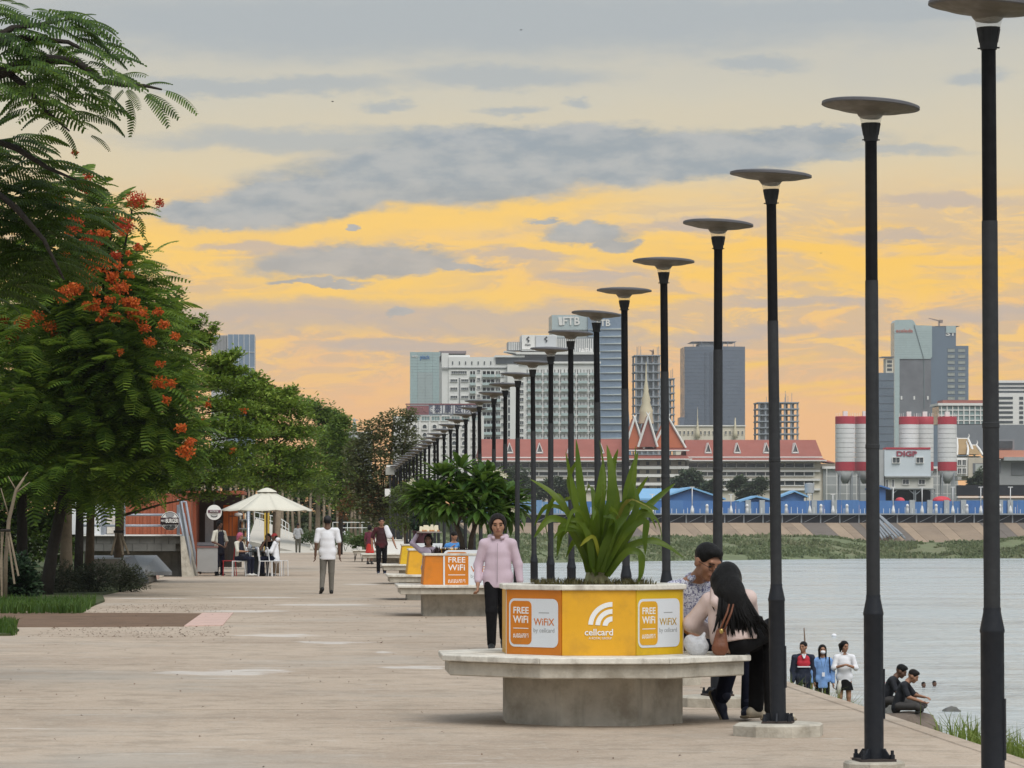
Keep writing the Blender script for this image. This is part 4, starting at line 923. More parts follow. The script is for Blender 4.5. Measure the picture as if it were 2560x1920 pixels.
for px in (2399, 2411):
    for py in (1163, 1184): hb.put('window', w7, px, py, .45)
hb.box('recess', 2432, 2478, 1158, 1186, shade, -.1, .3); hb.box('glass', 2438, 2476, 1160, 1185, mat('pale_pane', (.45, .48, .45), .3, .1, .4), -.2, .15)
sm = Bld('salmon_building', 'grey building with a salmon pink fascia at the right edge', 2480, 1262, 860)
sm.box('wall', 2484, 2640, 1150, 1212, mat('grey_render', (.36, .37, .38), .85, .08, .4), 0, 12); sm.box('fascia', 2482, 2640, 1126, 1146, mat('salmon', (.66, .30, .21), .75, .06, .3), -2, 14)
sm.box('frame', 2505, 2640, 1143, 1152, grey_p, -2.6, 4); sm.box('window', 2528, 2600, 1157, 1188, shade, -.2, .4); sm.box('window', 2495, 2502, 1155, 1182, shade, -.2, .4)
sm.box('upper', 2484, 2540, 1098, 1124, mat('slate_upper', (.26, .27, .29), .8, .1, .4), 2, 8); sm.box('upper_window', 2488, 2535, 1102, 1121, glassd, 1.7, .4)
bw = Bld('black_wall', 'dark wall with a pale coping behind the blue fence at the right', 2392, 1262, 752, 'wall')
bw.box('panel', 2393, 2470, 1213, 1240, steel_dark, 0, 1); bw.box('panel', 2471, 2560, 1213, 1240, steel_dark, 0.02, 1); bw.box('panel', 2560.5, 2680, 1213, 1240, steel_dark, 0, 1); bw.box('coping', 2393, 2680, 1241, 1244, trimw, -.3, 1.4); bw.box('lower_panel', 2393, 2680, 1245, 1262, deckm, .1, .8)
# --- tower on the left behind the trees
lt_ = Bld('striped_tower', 'blue glass tower with white vertical lines behind the left trees', 530, 1200, 1500)
bl2 = mat('steel_blue_glass', (.20, .27, .36), .3, .08, .1, spec=.5)
lt_.box('side', 528, 570, 838, 1200, mat('pale_side', (.50, .50, .50), .7, .06, .2), 1, 20); lt_.box('wall', 569, 637, 836, 1200, bl2, 0, 22)
for j in range(6): lt_.box('mullion', 569 + j * 13.5, 570 + j * 13.5, 836, 1200, trimw, -.35, .4)
for r in range(8): lt_.box('floor_line', 569, 637, 880 + r * 38, 881 + r * 38, trimw, -.3, .35)
for j in range(9): lt_.box('fin', 536 + j * 3.7, 537 + j * 3.7, 838, 880, shade, .6, .5)
# small things on the skyline between the trees
cm = Bld('grey_statue_tower', 'thin grey monument on the skyline between the trees', 886, 1110, 900, 'monument')
MB().lathe([(1.6, 0), (1.2, 1.5), (.7, 3.), (.5, 5.), (.15, 6.6)], 8).build('shaft', grey_p, cm.o, True)
cm.box('arms', 878, 896, 1049, 1051.5, grey_p, -.3, .6)
lbk = Bld('low_block', 'low grey roof on the skyline between the left trees', 830, 1200, 900)
lbk.box('wall', 820, 930, 1083, 1200, grey_p, 0, 20); lbk.box('roof', 818, 932, 1079, 1083, trimw, -1, 22)
# ------------------------------------------------------------------ lamp posts along the river edge
blk = mat('black_lamp_paint', (.006, .006, .007), .65, .2, 9, .1, 40, spec=.2)
chr_ = mat('charcoal_lamp_paint', (.024, .026, .029), .7, .18, 9, .12, 40, col2=(.032, .034, .036), amt=.5, scale2=3)
navy = mat('blueblack_lamp_paint', (.011, .014, .020), .6, .2, 8, .1, 40)
shade_m = mat('grey_lamp_shade', (.115, .115, .125), .6, .15, 8, .1, 30)
under_m = mat('warm_grey_shade_underside', (.15, .135, .115), .55, .15, 8)
lensm = mat('clear_lamp_cover', (.85, .82, .75), .15, .03, trans=.0, alpha=.22, spec=.3)
rust = mat('rusty_plate', (.05, .04, .036), .8, .3, 20, col2=(.12, .06, .04), amt=.5)
LH = 3.905                       # height of the shade's rim
def lamp_meshes():
    d = {}
    d['footing'] = MB().loft([[(x, y, -.1) for x, y in octagon(.60)], [(x, y, .072) for x, y in octagon(.60)], [(x, y, .085) for x, y in octagon(.56)]]).mesh('footing', conc)
    bp = MB().box(-.105, .105, -.105, .105, .086, .10)
    d['base_plate'] = bp.mesh('base_plate', rust)
    d['anchor_bolt'] = MB().lathe([(.016, .10), (.016, .125), (.010, .126), (.010, .15)], 6).mesh('anchor_bolt', navy)
    d['gusset'] = MB().loft([[(.05, .006, .10), (.115, .006, .10), (.115, -.006, .10), (.05, -.006, .10)], [(.05, .006, .155), (.075, .006, .155), (.075, -.006, .155), (.05, -.006, .155)]]).mesh('gusset', navy)
    d['lower_tube'] = MB().lathe([(.056, .10), (.056, .93), (.059, .935), (.059, .945), (.042, 1.03), (.042, 1.05)], 24).mesh('lower_tube', navy, True, 35)
    d['hatch'] = MB().box(.052, .062, -.022, .022, .33, .62).mesh('hatch', navy)
    d['lower_shaft'] = MB().lathe([(.0395, 1.045), (.0385, 1.90), (.041, 1.902), (.041, 1.925), (.0385, 1.928), (.0375, 2.88)], 24).mesh('lower_shaft', chr_, True, 35)
    d['upper_shaft'] = MB().lathe([(.0352, 2.878), (.034, 3.70)], 24).mesh('upper_shaft', blk, True, 35)
    s = MB().lathe([(.0385, 3.69), (.041, 3.705), (.0425, 3.72), (.056, 3.795)], 24)
    for a in range(8):
        c, q = math.cos(a * math.pi / 4 + .3), math.sin(a * math.pi / 4 + .3)
        s.tube([(c * .0435, q * .0435, 3.725), (c * .055, q * .055, 3.788)], .0035, 4)
    d['socket'] = s.mesh('socket', chr_, True, 35)
    d['set_screw'] = MB().tube([(-.052, 0, 3.698), (.052, 0, 3.698)], .004, 5).mesh('set_screw', chr_)
    d['cover'] = MB().lathe([(.0562, 3.793), (.060, 3.81), (.066, 3.832), (.080, 3.857)], 24, cap0=False, cap1=False).mesh('cover', lensm, True)
    # shade around its own pivot (z=0 at the rim)
    sh = MB().lathe([(.002, .024), (.09, .022), (.19, .015), (.26, .006), (.283, -.002), (.284, -.016), (.262, -.020)], 40, cap1=False)
    sh.mat(1).lathe([(.262, -.020), (.235, -.026), (.195, -.036), (.14, -.042), (.092, -.046), (.078, -.056), (.066, -.072), (.054, -.082), (.03, -.086)], 40, cap0=False)
    d['shade'] = sh.mesh('shade', [shade_m, under_m], True, 35)
    return d
LM = lamp_meshes()
LAMP_X, LAMP_Y0, LAMP_DY, NL = 3.235, 16.5, 3.98, 35
tilts = [4.5, 4.6, 3.4, 3.6, 1.2, 1.0, 4.2, 3.2, 2.4, 1.8, 2.6, 1.5, 3.0, 1.0, 2.2]
leans = [.35, .3, .75, -.1, .5, .4, .5, .2]
rl_ = random.Random(21)
for k in range(NL):
    yy = LAMP_Y0 + LAMP_DY * k + (.3 if k == 0 else 0)
    if k == 0: lab = 'tallest lamp post, cut by the top and right edge of the photo'
    elif k == 2: lab = 'third lamp post from the right, hiding the knees of the seated couple'
    else: lab = '%s lamp post from the right in the row along the river edge' % ordn[k]
    o = empty('lamp_post', (LAMP_X + .02 * math.sin(k * 2.3), yy, 0), 0, lab, 'lamp post', 'black lamp posts with disc shades along the promenade edge')
    lean = leans[k] if k < len(leans) else rl_.uniform(-.3, .7)
    o.rotation_euler = (0, R(-lean), rl_.uniform(-.4, .4))
    small = k > 18
    if k == 0: o.scale = (1, 1, 1.009)
    for nm in (['footing', 'lower_tube', 'lower_shaft', 'upper_shaft', 'socket', 'cover'] if small else ['footing', 'base_plate', 'lower_tube', 'hatch', 'lower_shaft', 'upper_shaft', 'socket', 'set_screw', 'cover']):
        q_ = link(nm, LM[nm], o)
        if k == 1 and nm == 'footing': q_.scale = (.55, .55, 1)
    if not small:
        for sx in (-1, 1):
            for sy in (-1, 1): link('anchor_bolt', LM['anchor_bolt'], o, (sx * .085, sy * .085, 0)); link('gusset', LM['gusset'], o, None, (0, 0, math.atan2(sy, sx) + (0 if k % 2 else .785)))
    tl = tilts[k] if k < len(tilts) else rl_.uniform(.5, 4)
    s = link('shade', LM['shade'], o, (0, 0, LH)); s.rotation_euler = Euler((R(rl_.uniform(-1.2, .6)), R(tl + lean), 0))
# fallen pole and clutter right of the lamps is outside the frame

# ------------------------------------------------------------------ planter benches
org = mat('orange_wrap', (.64, .20, .012), .45, .10, 3, .12, 9, col2=(.46, .17, .02), amt=.5, scale2=5, streak=.16)
yel = mat('amber_wrap', (.74, .385, .02), .45, .10, 3, .12, 9, col2=(.54, .28, .03), amt=.5, scale2=5, streak=.16)
lime = mat('yellow_wrap', (.72, .455, .014), .45, .10, 3, .12, 9, col2=(.54, .34, .02), amt=.5, scale2=5, streak=.16)
stw = mat('sticker_white', (.70, .735, .77), .55, .03, 4)
inkw = mat('print_white', (.82, .82, .80), .6, .02)
inko = mat('print_orange', (.58, .17, .03), .6, .05)
inkg = mat('print_grey', (.33, .34, .34), .6, .05)
trim_s = mat('beige_corner_trim', (.50, .40, .30), .7, .1)
soilp = mat('planter_soil', (.10, .075, .045), .95, .3, 14, .8, 40)
def rrect(w, h, r, n=5):
    pts = []
    for cx, cy, a0 in ((w / 2 - r, h / 2 - r, 0), (-w / 2 + r, h / 2 - r, 90), (-w / 2 + r, -h / 2 + r, 180), (w / 2 - r, -h / 2 + r, 270)):
        for i in range(n + 1): a = R(a0 + 90 * i / n); pts.append((cx + r * math.cos(a), cy + r * math.sin(a)))
    return pts
def plate(pts, d=.003): return MB().loft([[(x, 0, z) for x, z in pts], [(x, -d, z) for x, z in pts]])
def sticker(parent, c, rz, s, bgm, words='WiFiX'):
    "white rounded sticker with a coloured field: three printed lines each side"
    W, Hh = .335 * s, .25 * s
    o = plate(rrect(W, Hh, .035 * s), .0025).build('sticker', stw, parent, loc=c, rot=(0, 0, rz))
    plate(rrect(.145 * s, .225 * s, .028 * s), .0045).build('sticker_field', bgm, o, loc=(-W / 2 + .083 * s, 0, 0))
    x = -W / 2 + .083 * s
    letters('FREE', .048 * s, inkw, o, (x, -.0052, .062 * s), 0, 1, .0012, .0006, fit=.105 * s)
    letters('WiFi', .052 * s, inkw, o, (x, -.0052, .015 * s), 0, 1, .0014, .0006, fit=.105 * s)
    MB().box(x - .052 * s, x + .052 * s, -.0058, -.005, -.031 * s, -.027 * s).build('printed_line', inkw, o)
    letters('សេលកាត', .036 * s, inkw, o, (x, -.0052, -.067 * s), 0, 1, .0006, .0006, fit=.105 * s)
    xr = .073 * s
    MB().box(xr - .035 * s, xr + .035 * s, -.0036, -.003, .051 * s, .055 * s).build('printed_line', inkg, o)
    letters(words, .052 * s, inko if bgm is org else mat('print_olive', (.45, .28, .03), .6, .05), o, (xr, -.0032, .004 * s), 0, 1, .0006, .0006, fit=.14 * s)
    letters('by cellcard', .032 * s, inkg, o, (xr, -.0032, -.038 * s), 0, 1, 0, .0006, fit=.142 * s)
def arcs_logo(parent, c, rz, s):
    o = empty('logo', c, rz); o.parent = parent
    for k, (r0, r1) in enumerate(((.145, .180), (.092, .127), (.036, .073))):
        pts = [(-r1 * math.sin(t), r1 * math.cos(t)) for t in np.linspace(0, R(86), 12)] + [(-r0 * math.sin(t), r0 * math.cos(t)) for t in np.linspace(R(86), 0, 12)]
        plate([(x * s, z * s) for x, z in pts][::-1], .003).build('logo_arc', inkw, o, loc=(.10 * s, 0, -.045 * s))
    letters('cellcard', .068 * s, inkw, o, (0, -.0032, -.092 * s), 0, 1, .001, .0006, fit=.21 * s)
    letters('A ROYAL GROUP', .024 * s, inkw, o, (.01 * s, -.0032, -.135 * s), 0, 1, 0, .0006, fit=.17 * s)
def bench(c, shape, label, W=1.30, SW=2.26, sides=None, taper=1., base=None):
    "planter on a cantilevered seat slab on a plinth"
    o = empty('planter_bench', (c[0], c[1], 0), 0, label, 'planter bench', 'planter benches along the promenade')
    P = octagon if shape == 'oct' else square
    MB().prism(P(base or W), -.05, .375).build('plinth', conc, o, bevel=.01)
    sb = MB().loft([[(x, y, .36) for x, y in P(SW - .10)], [(x, y, .466) for x, y in P(SW - .10)]])
    sb.build('seat_slab', conc, o, bevel=.008)
    # seat top cut into slabs along its sides
    outer, inner = P(SW), P(W - .04); n = len(outer)
    for i in range(n):
        j = (i + 1) % n; q = [outer[i], outer[j], inner[j], inner[i]]
        cx, cy = sum(a for a, b in q) / 4, sum(b for a, b in q) / 4
        q = [(cx + (a - cx) * .997, cy + (b - cy) * .997) for a, b in q]
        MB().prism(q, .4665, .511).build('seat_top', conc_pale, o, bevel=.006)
    # box: a panel per side
    rim = P(W); Zb, Zt = .512, .986
    MB().loft([[(x * .985, y * .985, Zb) for x, y in rim], [(x * .985 * taper, y * .985 * taper, Zt) for x, y in rim]], True, False).build('box_core', conc, o)
    for i in range(n):
        j = (i + 1) % n; m = (sides[i % len(sides)]) if sides else org
        a, b = Vector((*rim[i], 0)), Vector((*rim[j], 0)); nrm = Vector(((b - a).y, -(b - a).x, 0)).normalized() * .004
        r4 = [a + (b - a) * .004, b - (b - a) * .004]
        lo = [Vector((p.x, p.y, Zb)) for p in r4]; hi = [Vector((p.x * taper, p.y * taper, Zt)) for p in r4]
        MB().loft([[lo[0] + nrm, lo[1] + nrm, hi[1] + nrm, hi[0] + nrm], [lo[0] - nrm * 2, lo[1] - nrm * 2, hi[1] - nrm * 2, hi[0] - nrm * 2]]).build('panel', m, o)
    big, sm = P(W * taper + .055), P(W * taper - .22)
    for i in range(n):
        j = (i + 1) % n; q = [big[i], big[j], sm[j], sm[i]]
        cx, cy = sum(a for a, b in q) / 4, sum(b for a, b in q) / 4
        q = [(cx + (a - cx) * .998, cy + (b - cy) * .998) for a, b in q]
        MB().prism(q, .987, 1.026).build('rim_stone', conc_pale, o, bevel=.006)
    s = P(W * taper - .221); rg = random.Random(int(c[1] * 10)); cxy = [(x, y, 1.005) for x, y in s]
    so_ = MB(); ring = [[(x * f, y * f, 1.0 + .035 * (1 - f) + rg.uniform(-.008, .012)) for x, y in s] for f in (1., .7, .4, .12)]
    so_.loft(ring, False, True).build('soil', soilp, o, True)
    return o
B1 = bench((2.06, 26.25), 'oct', 'nearest planter bench, octagonal, with strap leaved plant and orange and yellow panels', sides=[yel, lime, lime, yel, yel, yel, yel, org])
W = 1.30; a_ = W / 2; fb = a_ * math.tan(math.pi / 8); mid = (a_ + fb) / 2
nrm = math.sqrt(.5); off = .0052
sticker(B1, (-mid - nrm * off, -mid - nrm * off, .745), R(-45), 1.42, org)
sticker(B1, (mid + nrm * off - .01, -mid - nrm * off - .01, .745), R(45), 1.42, yel)
arcs_logo(B1, (0.0, -a_ - off, .77), 0, .98)
for sx, m_ in ((-1, trim_s), (1, trim_s)):
    MB().box(-.006, .006, -.006, .006, .512, .986).build('corner_trim', m_, B1, loc=(sx * a_, -fb, 0))
B2 = bench((2.43, 58.2), 'sq', 'second planter bench, square, with flowering tree, behind the woman in pink', W=1.34, SW=2.2, sides=[org, yel, org, org], taper=.94)
sticker(B2, (.10, -.67 - .004, .75), 0, 2.65, org)
for pc in B2.children:
    if pc.name.startswith('sticker'): pc.rotation_euler = (R(-4.5), 0, 0); pc.location.y = -.662
B3 = bench((2.50, 71.0), 'sq', 'third planter bench with plain amber side, behind the tray carrier', W=1.34, SW=2.15, sides=[yel], taper=.92)
plate(rrect(.9, .60, .08), .004).build('sticker', stw, B3, loc=(.1, -.668, .75), rot=(R(-5), 0, 0)); plate(rrect(.86, .56, .07), .006).build('sticker_field', yel, B3, loc=(.1, -.668, .75), rot=(R(-5), 0, 0))
B4 = bench((2.84, 91.0), 'sq', 'fourth planter bench, yellow, with the dark potted shrub on it', W=1.34, SW=2.3, sides=[lime, yel], taper=.91)
plate(rrect(.9, .60, .08), .004).build('sticker', stw, B4, loc=(.15, -.668, .75), rot=(R(-5), 0, 0))
B5 = bench((3.15, 128.), 'sq', 'white planter bench farther along, behind the man in dark red shirt', W=1.5, SW=3.0, sides=[trimw], taper=.97)
B6 = bench((3.05, 150.), 'sq', 'farthest white planter bench behind the woman in the red dress', W=1.5, SW=3.0, sides=[trimw], taper=.97)

# ------------------------------------------------------------------ leaves as stamped templates
def stamp(T, TQ, pos, fwd, up, size):
    "copies template T (k,3: x along, y side, z up) to every position"
    f = fwd / np.linalg.norm(fwd, axis=1, keepdims=True)
    s = np.cross(up, f); nn = np.linalg.norm(s, axis=1, keepdims=True); s = np.where(nn > 1e-4, s / np.maximum(nn, 1e-6), np.array([[1., 0, 0]]))
    u = np.cross(f, s)
    size = np.broadcast_to(np.asarray(size, float), (len(pos),))[:, None, None]
    V = pos[:, None] + size * (T[None, :, :1] * f[:, None] + T[None, :, 1:2] * s[:, None] + T[None, :, 2:3] * u[:, None])
    k = len(T); Q = (np.arange(len(pos))[:, None, None] * k + TQ[None]).reshape(-1, TQ.shape[1])
    return V.reshape(-1, 3), Q
def unit(n, rng=RNG):
    v = rng.normal(size=(n, 3)); return v / np.linalg.norm(v, axis=1, keepdims=True)

# strap leaved plant in the nearest planter: every leaf a mesh of its own
strap_m = leaf_mat('strap_leaf', [(.025, .06, .006), (.06, .11, .010), (.105, .16, .016), (.16, .20, .025)], .35, .42, 4.)
strap_b = leaf_mat('strap_leaf_brown', [(.16, .12, .03), (.22, .20, .04), (.13, .16, .03)], .3, .6, 9.)
strap_y = leaf_mat('strap_leaf_yellow', [(.24, .26, .02), (.32, .32, .04)], .3, .5)
pc0 = Vector((2.03, 26.15, 1.03))
sp = empty('strap_leaf_plant', pc0, 0, 'large green strap leaved plant in the nearest planter', 'plant')
def strap(pts, w, m, twist=0., name='leaf'):
    "leaf along a centre line given in photo pixels at the plant's depth (px, py, dy)"
    P = [at(px, py, 26.15 + dy) - pc0 for px, py, dy in pts]; w *= .95
    # smooth the polyline
    Q = []
    n = len(P)
    for i in range(n - 1):
        p0, p1, p2, p3 = P[max(i - 1, 0)], P[i], P[i + 1], P[min(i + 2, n - 1)]
        for t in np.linspace(0, 1, 6)[:-1]:
            Q.append(.5 * ((2 * p1) + (p2 - p0) * t + (2 * p0 - 5 * p1 + 4 * p2 - p3) * t * t + (3 * p1 - p0 - 3 * p2 + p3) * t ** 3))
    Q.append(P[-1]); mb = MB(); L = len(Q); rows = []
    for i, p in enumerate(Q):
        t = i / (L - 1); d = (Q[min(i + 1, L - 1)] - Q[max(i - 1, 0)]).normalized()
        view = Vector((math.sin(twist + t * .8), -math.cos(twist + t * .8), .25)).normalized(); s = d.cross(view); s = s.normalized() if s.length > 1e-3 else Vector((1, 0, 0))
        ww = w * (.45 + .55 * math.sin(math.pi * min(1, t * 1.25 + .12)) if t < .55 else max(.02, math.cos((t - .55) / .45 * math.pi / 2)) ** .8)
        nrm_ = s.cross(d).normalized()
        rows.append([p - s * ww + nrm_ * ww * .35, p, p + s * ww + nrm_ * ww * .35])
    b = len(mb.v)
    for r in rows: mb.v += [tuple(q) for q in r]
    for i in range(L - 1):
        for j in (0, 1): mb.face((b + i * 3 + j, b + i * 3 + j + 1, b + (i + 1) * 3 + j + 1, b + (i + 1) * 3 + j))
    return mb.build(name, m, sp, True)
strap([(1480, 1430, -.05), (1468, 1330, -.06), (1448, 1210, -.05), (1440, 1098, 0)], .042, strap_m)
strap([(1495, 1430, 0), (1500, 1320, .0), (1508, 1200, .05), (1498, 1100, .08)], .036, strap_m, .5)
strap([(1505, 1430, -.05), (1515, 1320, -.1), (1530, 1210, -.1), (1517, 1112, -.05)], .04, strap_m, -.4)
strap([(1500, 1430, -.12), (1488, 1330, -.16), (1500, 1230, -.16), (1505, 1160, -.12)], .045, strap_m, -.2)
strap([(1510, 1430, -.1), (1545, 1330, -.12), (1580, 1210, -.1), (1588, 1115, -.06)], .036, strap_m, .3)
strap([(1515, 1430, 0), (1550, 1320, .05), (1572, 1210, .08), (1595, 1130, .1)], .034, strap_m, -.5)
strap([(1515, 1430, -.1), (1560, 1330, -.2), (1590, 1260, -.22), (1582, 1205, -.2)], .042, strap_m, .4)
strap([(1470, 1430, -.06), (1450, 1320, -.1), (1432, 1230, -.1), (1424, 1178, -.08)], .038, strap_m, .2)
strap([(1478, 1430, .05), (1455, 1330, .1), (1432, 1230, .1), (1414, 1130, .08)], .026, strap_m, -.3)
strap([(1485, 1440, -.05), (1440, 1320, -.05), (1385, 1240, 0), (1325, 1198, .05)], .032, strap_m, .1)
strap([(1480, 1430, 0), (1430, 1310, .05), (1395, 1240, .1), (1370, 1270, .1), (1362, 1310, .08), (1373, 1358, .05)], .028, strap_m, .6)
strap([(1480, 1430, -.1), (1430, 1330, -.15), (1405, 1315, -.15), (1398, 1350, -.15), (1392, 1392, -.14)], .026, strap_m, -.3)
strap([(1490, 1440, -.1), (1455, 1345, -.18), (1425, 1318, -.2), (1402, 1340, -.2), (1394, 1385, -.2)], .030, strap_m, .5)
strap([(1510, 1430, -.05), (1570, 1320, -.05), (1625, 1260, -.02), (1688, 1208, .05)], .030, strap_m, -.2)
strap([(1515, 1430, -.1), (1570, 1340, -.12), (1605, 1290, -.12), (1640, 1300, -.1), (1656, 1350, -.1)], .026, strap_m, .5)
strap([(1510, 1430, -.15), (1560, 1340, -.2), (1612, 1302, -.22), (1612, 1345, -.22), (1613, 1388, -.2)], .026, strap_m, -.5)
strap([(1515, 1440, -.05), (1560, 1375, -.1), (1620, 1352, -.1), (1665, 1365, -.1), (1710, 1396, -.1)], .028, strap_m, .1)
strap([(1520, 1440, -.12), (1565, 1382, -.2), (1600, 1385, -.22), (1602, 1430, -.22), (1594, 1458, -.2)], .028, strap_m, -.3)
strap([(1500, 1430, -.2), (1535, 1330, -.28), (1532, 1296, -.3), (1508, 1292, -.32)], .032, strap_m, .8)
strap([(1480, 1420, -.2), (1472, 1350, -.26), (1450, 1305, -.28), (1425, 1302, -.3)], .03, strap_m, .1)
strap([(1500, 1400, -.22), (1485, 1345, -.26), (1465, 1350, -.3), (1450, 1366, -.32)], .016, strap_y, .1)
strap([(1500, 1430, -.2), (1512, 1370, -.25), (1535, 1320, -.25), (1575, 1280, -.22)], .04, strap_m, -.1)
strap([(1490, 1430, -.18), (1478, 1370, -.22), (1485, 1290, -.22), (1512, 1235, -.2)], .045, strap_m, .2)
strap([(1500, 1430, .1), (1540, 1310, .15), (1585, 1240, .18), (1620, 1190, .2)], .03, strap_m, .2)
strap([(1478, 1430, .1), (1445, 1290, .15), (1420, 1200, .15), (1450, 1140, .12)], .03, strap_m, .2)
strap([(1510, 1430, .05), (1540, 1270, .1), (1530, 1180, .12), (1545, 1122, .12)], .03, strap_m, -.2)
rs_ = random.Random(17)
for k in range(16):                                      # thinner leaves that arch outwards all round
    a_ = k * 2.4; rr0 = rs_.uniform(90, 175); top_ = rs_.uniform(.35, 1.); cx_ = math.cos(a_); dy_ = math.sin(a_) * .55 - .05
    x1_, y1_ = 1497 + cx_ * rr0 * .45, 1430 - 190 * top_; x2_, y2_ = 1497 + cx_ * rr0 * .85, 1430 - 230 * top_ + rs_.uniform(-10, 40); x3_, y3_ = 1497 + cx_ * rr0 * (1.05 + .1 * rs_.random()), y2_ + rs_.uniform(20, 120) * (1.25 - top_)
    strap([(1492 + cx_ * 14, 1436, dy_ * .1), (x1_, y1_, dy_ * .5), (x2_, y2_, dy_ * .9), (x3_, y3_, dy_ * 1.1)], rs_.uniform(.016, .030), strap_b if k % 11 == 5 else strap_m, rs_.uniform(-.6, .6))
stalk = mat('pale_plant_base', (.30, .30, .14), .8, .3, 30, col2=(.35, .28, .2), amt=.6)
MB().lathe([(.088, -.03), (.084, .03), (.07, .09), (.03, .17)], 14, (.06, 0, 0)).build('stem', stalk, sp, True)
for k in range(10):
    a = k * .63; MB().loft([[(.06 + .085 * math.cos(a + t), .085 * math.sin(a + t), .0) for t in (-.3, .3)] + [(.06 + .098 * math.cos(a), .098 * math.sin(a), .0)],
                            [(.06 + .06 * math.cos(a + t), .06 * math.sin(a + t), .11 + .02 * (k % 3)) for t in (-.2, .2)] + [(.06 + .065 * math.cos(a), .065 * math.sin(a), .11 + .02 * (k % 3))]]).build('leaf_sheath', stalk, sp)
gpt = np.array([[2.06 + x, 26.25 + y, 1.02] for x, y in zip(RNG.uniform(-.44, .44, 900), RNG.uniform(-.44, .44, 900))])
tag(link('planter_weeds', blades('planter_weeds', gpt, .05, .004, leaf_mat('weed', [(.07, .06, .02), (.11, .10, .03), (.16, .13, .06)], .2), .7)), 'short dry weeds on the soil of the nearest planter', 'weeds', kind='stuff')

# frangipani in the second planter
pl_leaf = leaf_mat('frangipani_leaf', [(.022, .060, .014), (.045, .105, .02), (.085, .165, .03), (.15, .24, .05)], .28, .4, 1.5)
barkg = mat('grey_brown_bark', (.13, .10, .075), .9, .25, 14, .6, 40)
ft_ = empty('frangipani', (2.50, 58.2, 1.02), 0, 'round frangipani bush with glossy leaves in the second planter', 'tree')
tips = []
rgn = np.random.default_rng(8)
for (x, z, y) in [(-.95, 1.05, 0), (-.78, .86, -.3), (-.55, 1.30, .1), (-.40, .85, -.5), (-.15, 1.42, 0), (-.1, 1.02, -.5), (.18, 1.30, -.1), (.40, 1.02, -.4), (.55, 1.28, .2), (.78, .95, 0),
                  (.95, .72, .1), (.62, .72, -.4), (-.6, .82, .3), (-.9, .9, .3), (.25, .75, -.55), (-.3, .85, -.45), (.1, 1.1, .5), (.9, .98, -.2), (1.12, .84, 0), (-.7, 1.0, -.35), (.36, 1.2, -.3), (-1.02, .98, -.1)]:
    tips.append((x * .74, y * .85, z))
tr = MB()
for x0 in (-.06, .05):
    tr.tube([(x0, 0, -.02), (x0 * 1.5, 0, .25), (x0 * 3, .02, .5)], [.05, .042, .036], 8)
tr.build('trunk', barkg, ft_, True)
br = MB()
for x, y, z in tips: s_ = -.17 if x < 0 else .15; br.tube([(s_ * .9, .01, .48), (x * .5, y * .5, .45 + (z - .45) * .5), (x * .93, y * .93, z - .08)], [.026, .02, .015], 6)
br.build('branch', barkg, ft_, True)
T = np.array([[0, 0, 0], [.35, .13, .03], [.35, 0, -.02], [.35, -.13, .03], [.75, .11, -.02], [.75, 0, -.07], [.75, -.11, -.02], [1., 0, -.16]])
TQ = np.array([[0, 1, 2, 2], [0, 2, 3, 3], [1, 4, 5, 2], [2, 5, 6, 3], [4, 7, 5, 5], [5, 7, 6, 6]])
pos, fw = [], []
for x, y, z in tips:
    n = 44
    a = rgn.uniform(0, 6.28, n); e = rgn.uniform(-.95 if x < -.2 else -1.2, 1.0, n)
    d = np.stack([np.cos(a) * np.cos(e), np.sin(a) * np.cos(e), np.sin(e)], 1); d[:, 0] += x * .35
    pos.append(np.array([[x, y, z]]) * .97 + d * .04); fw.append(d)
pos = np.concatenate(pos); fw = np.concatenate(fw)
def tri_mesh(name, V, Q, mats, mi=None):
    "quads whose last two corners agree become triangles"
    bmv = [tuple(q[:3]) if q[2] == q[3] else tuple(q) for q in Q.tolist()]
    me = bpy.data.meshes.new(name); me.from_pydata(V.tolist(), [], bmv); me.materials.append(mats); return me
V, Q = stamp(T, TQ, pos, fw, np.tile([[0, 0, 1.]], (len(pos), 1)), rgn.uniform(.28, .44, len(pos)))
link('crown', tri_mesh('crown', V, Q, pl_leaf), ft_)
fl = MB()
for (x, y, z) in [(.52, -.25, 1.35), (.58, -.2, 1.31), (.46, -.28, 1.33), (-.95, 0, 1.15), (-.9, -.1, 1.2), (1.1, -.1, .98), (.2, -.5, .9), (.75, -.3, .72), (.62, -.3, 1.28), (-.83, 0, 1.12)]:
    for a in range(5):
        c, s = math.cos(a * 1.256), math.sin(a * 1.256)
        fl.poly([(x, y, z), (x + c * .03 - s * .015, y - .02, z + s * .03 + c * .015), (x + c * .05, y - .01, z + s * .05), (x + c * .03 + s * .015, y - .02, z + s * .03 - c * .015)])
fl.build('blossom', mat('cream_blossom', (.78, .74, .58), .7, .05), ft_)
# dark red low plants on the second planter
gp2 = np.array([[2.43 + x, 58.2 + y, 1.02] for x, y in zip(rgn.uniform(-.5, .1, 160), rgn.uniform(-.5, .0, 160))])
tag(link('dark_sprigs', blades('dark_sprigs', gp2, .12, .012, leaf_mat('dark_sprig', [(.02, .012, .012), (.05, .02, .02)], .1), .5, rgn)), 'low dark sprigs on the soil of the second planter', 'plant', kind='stuff')
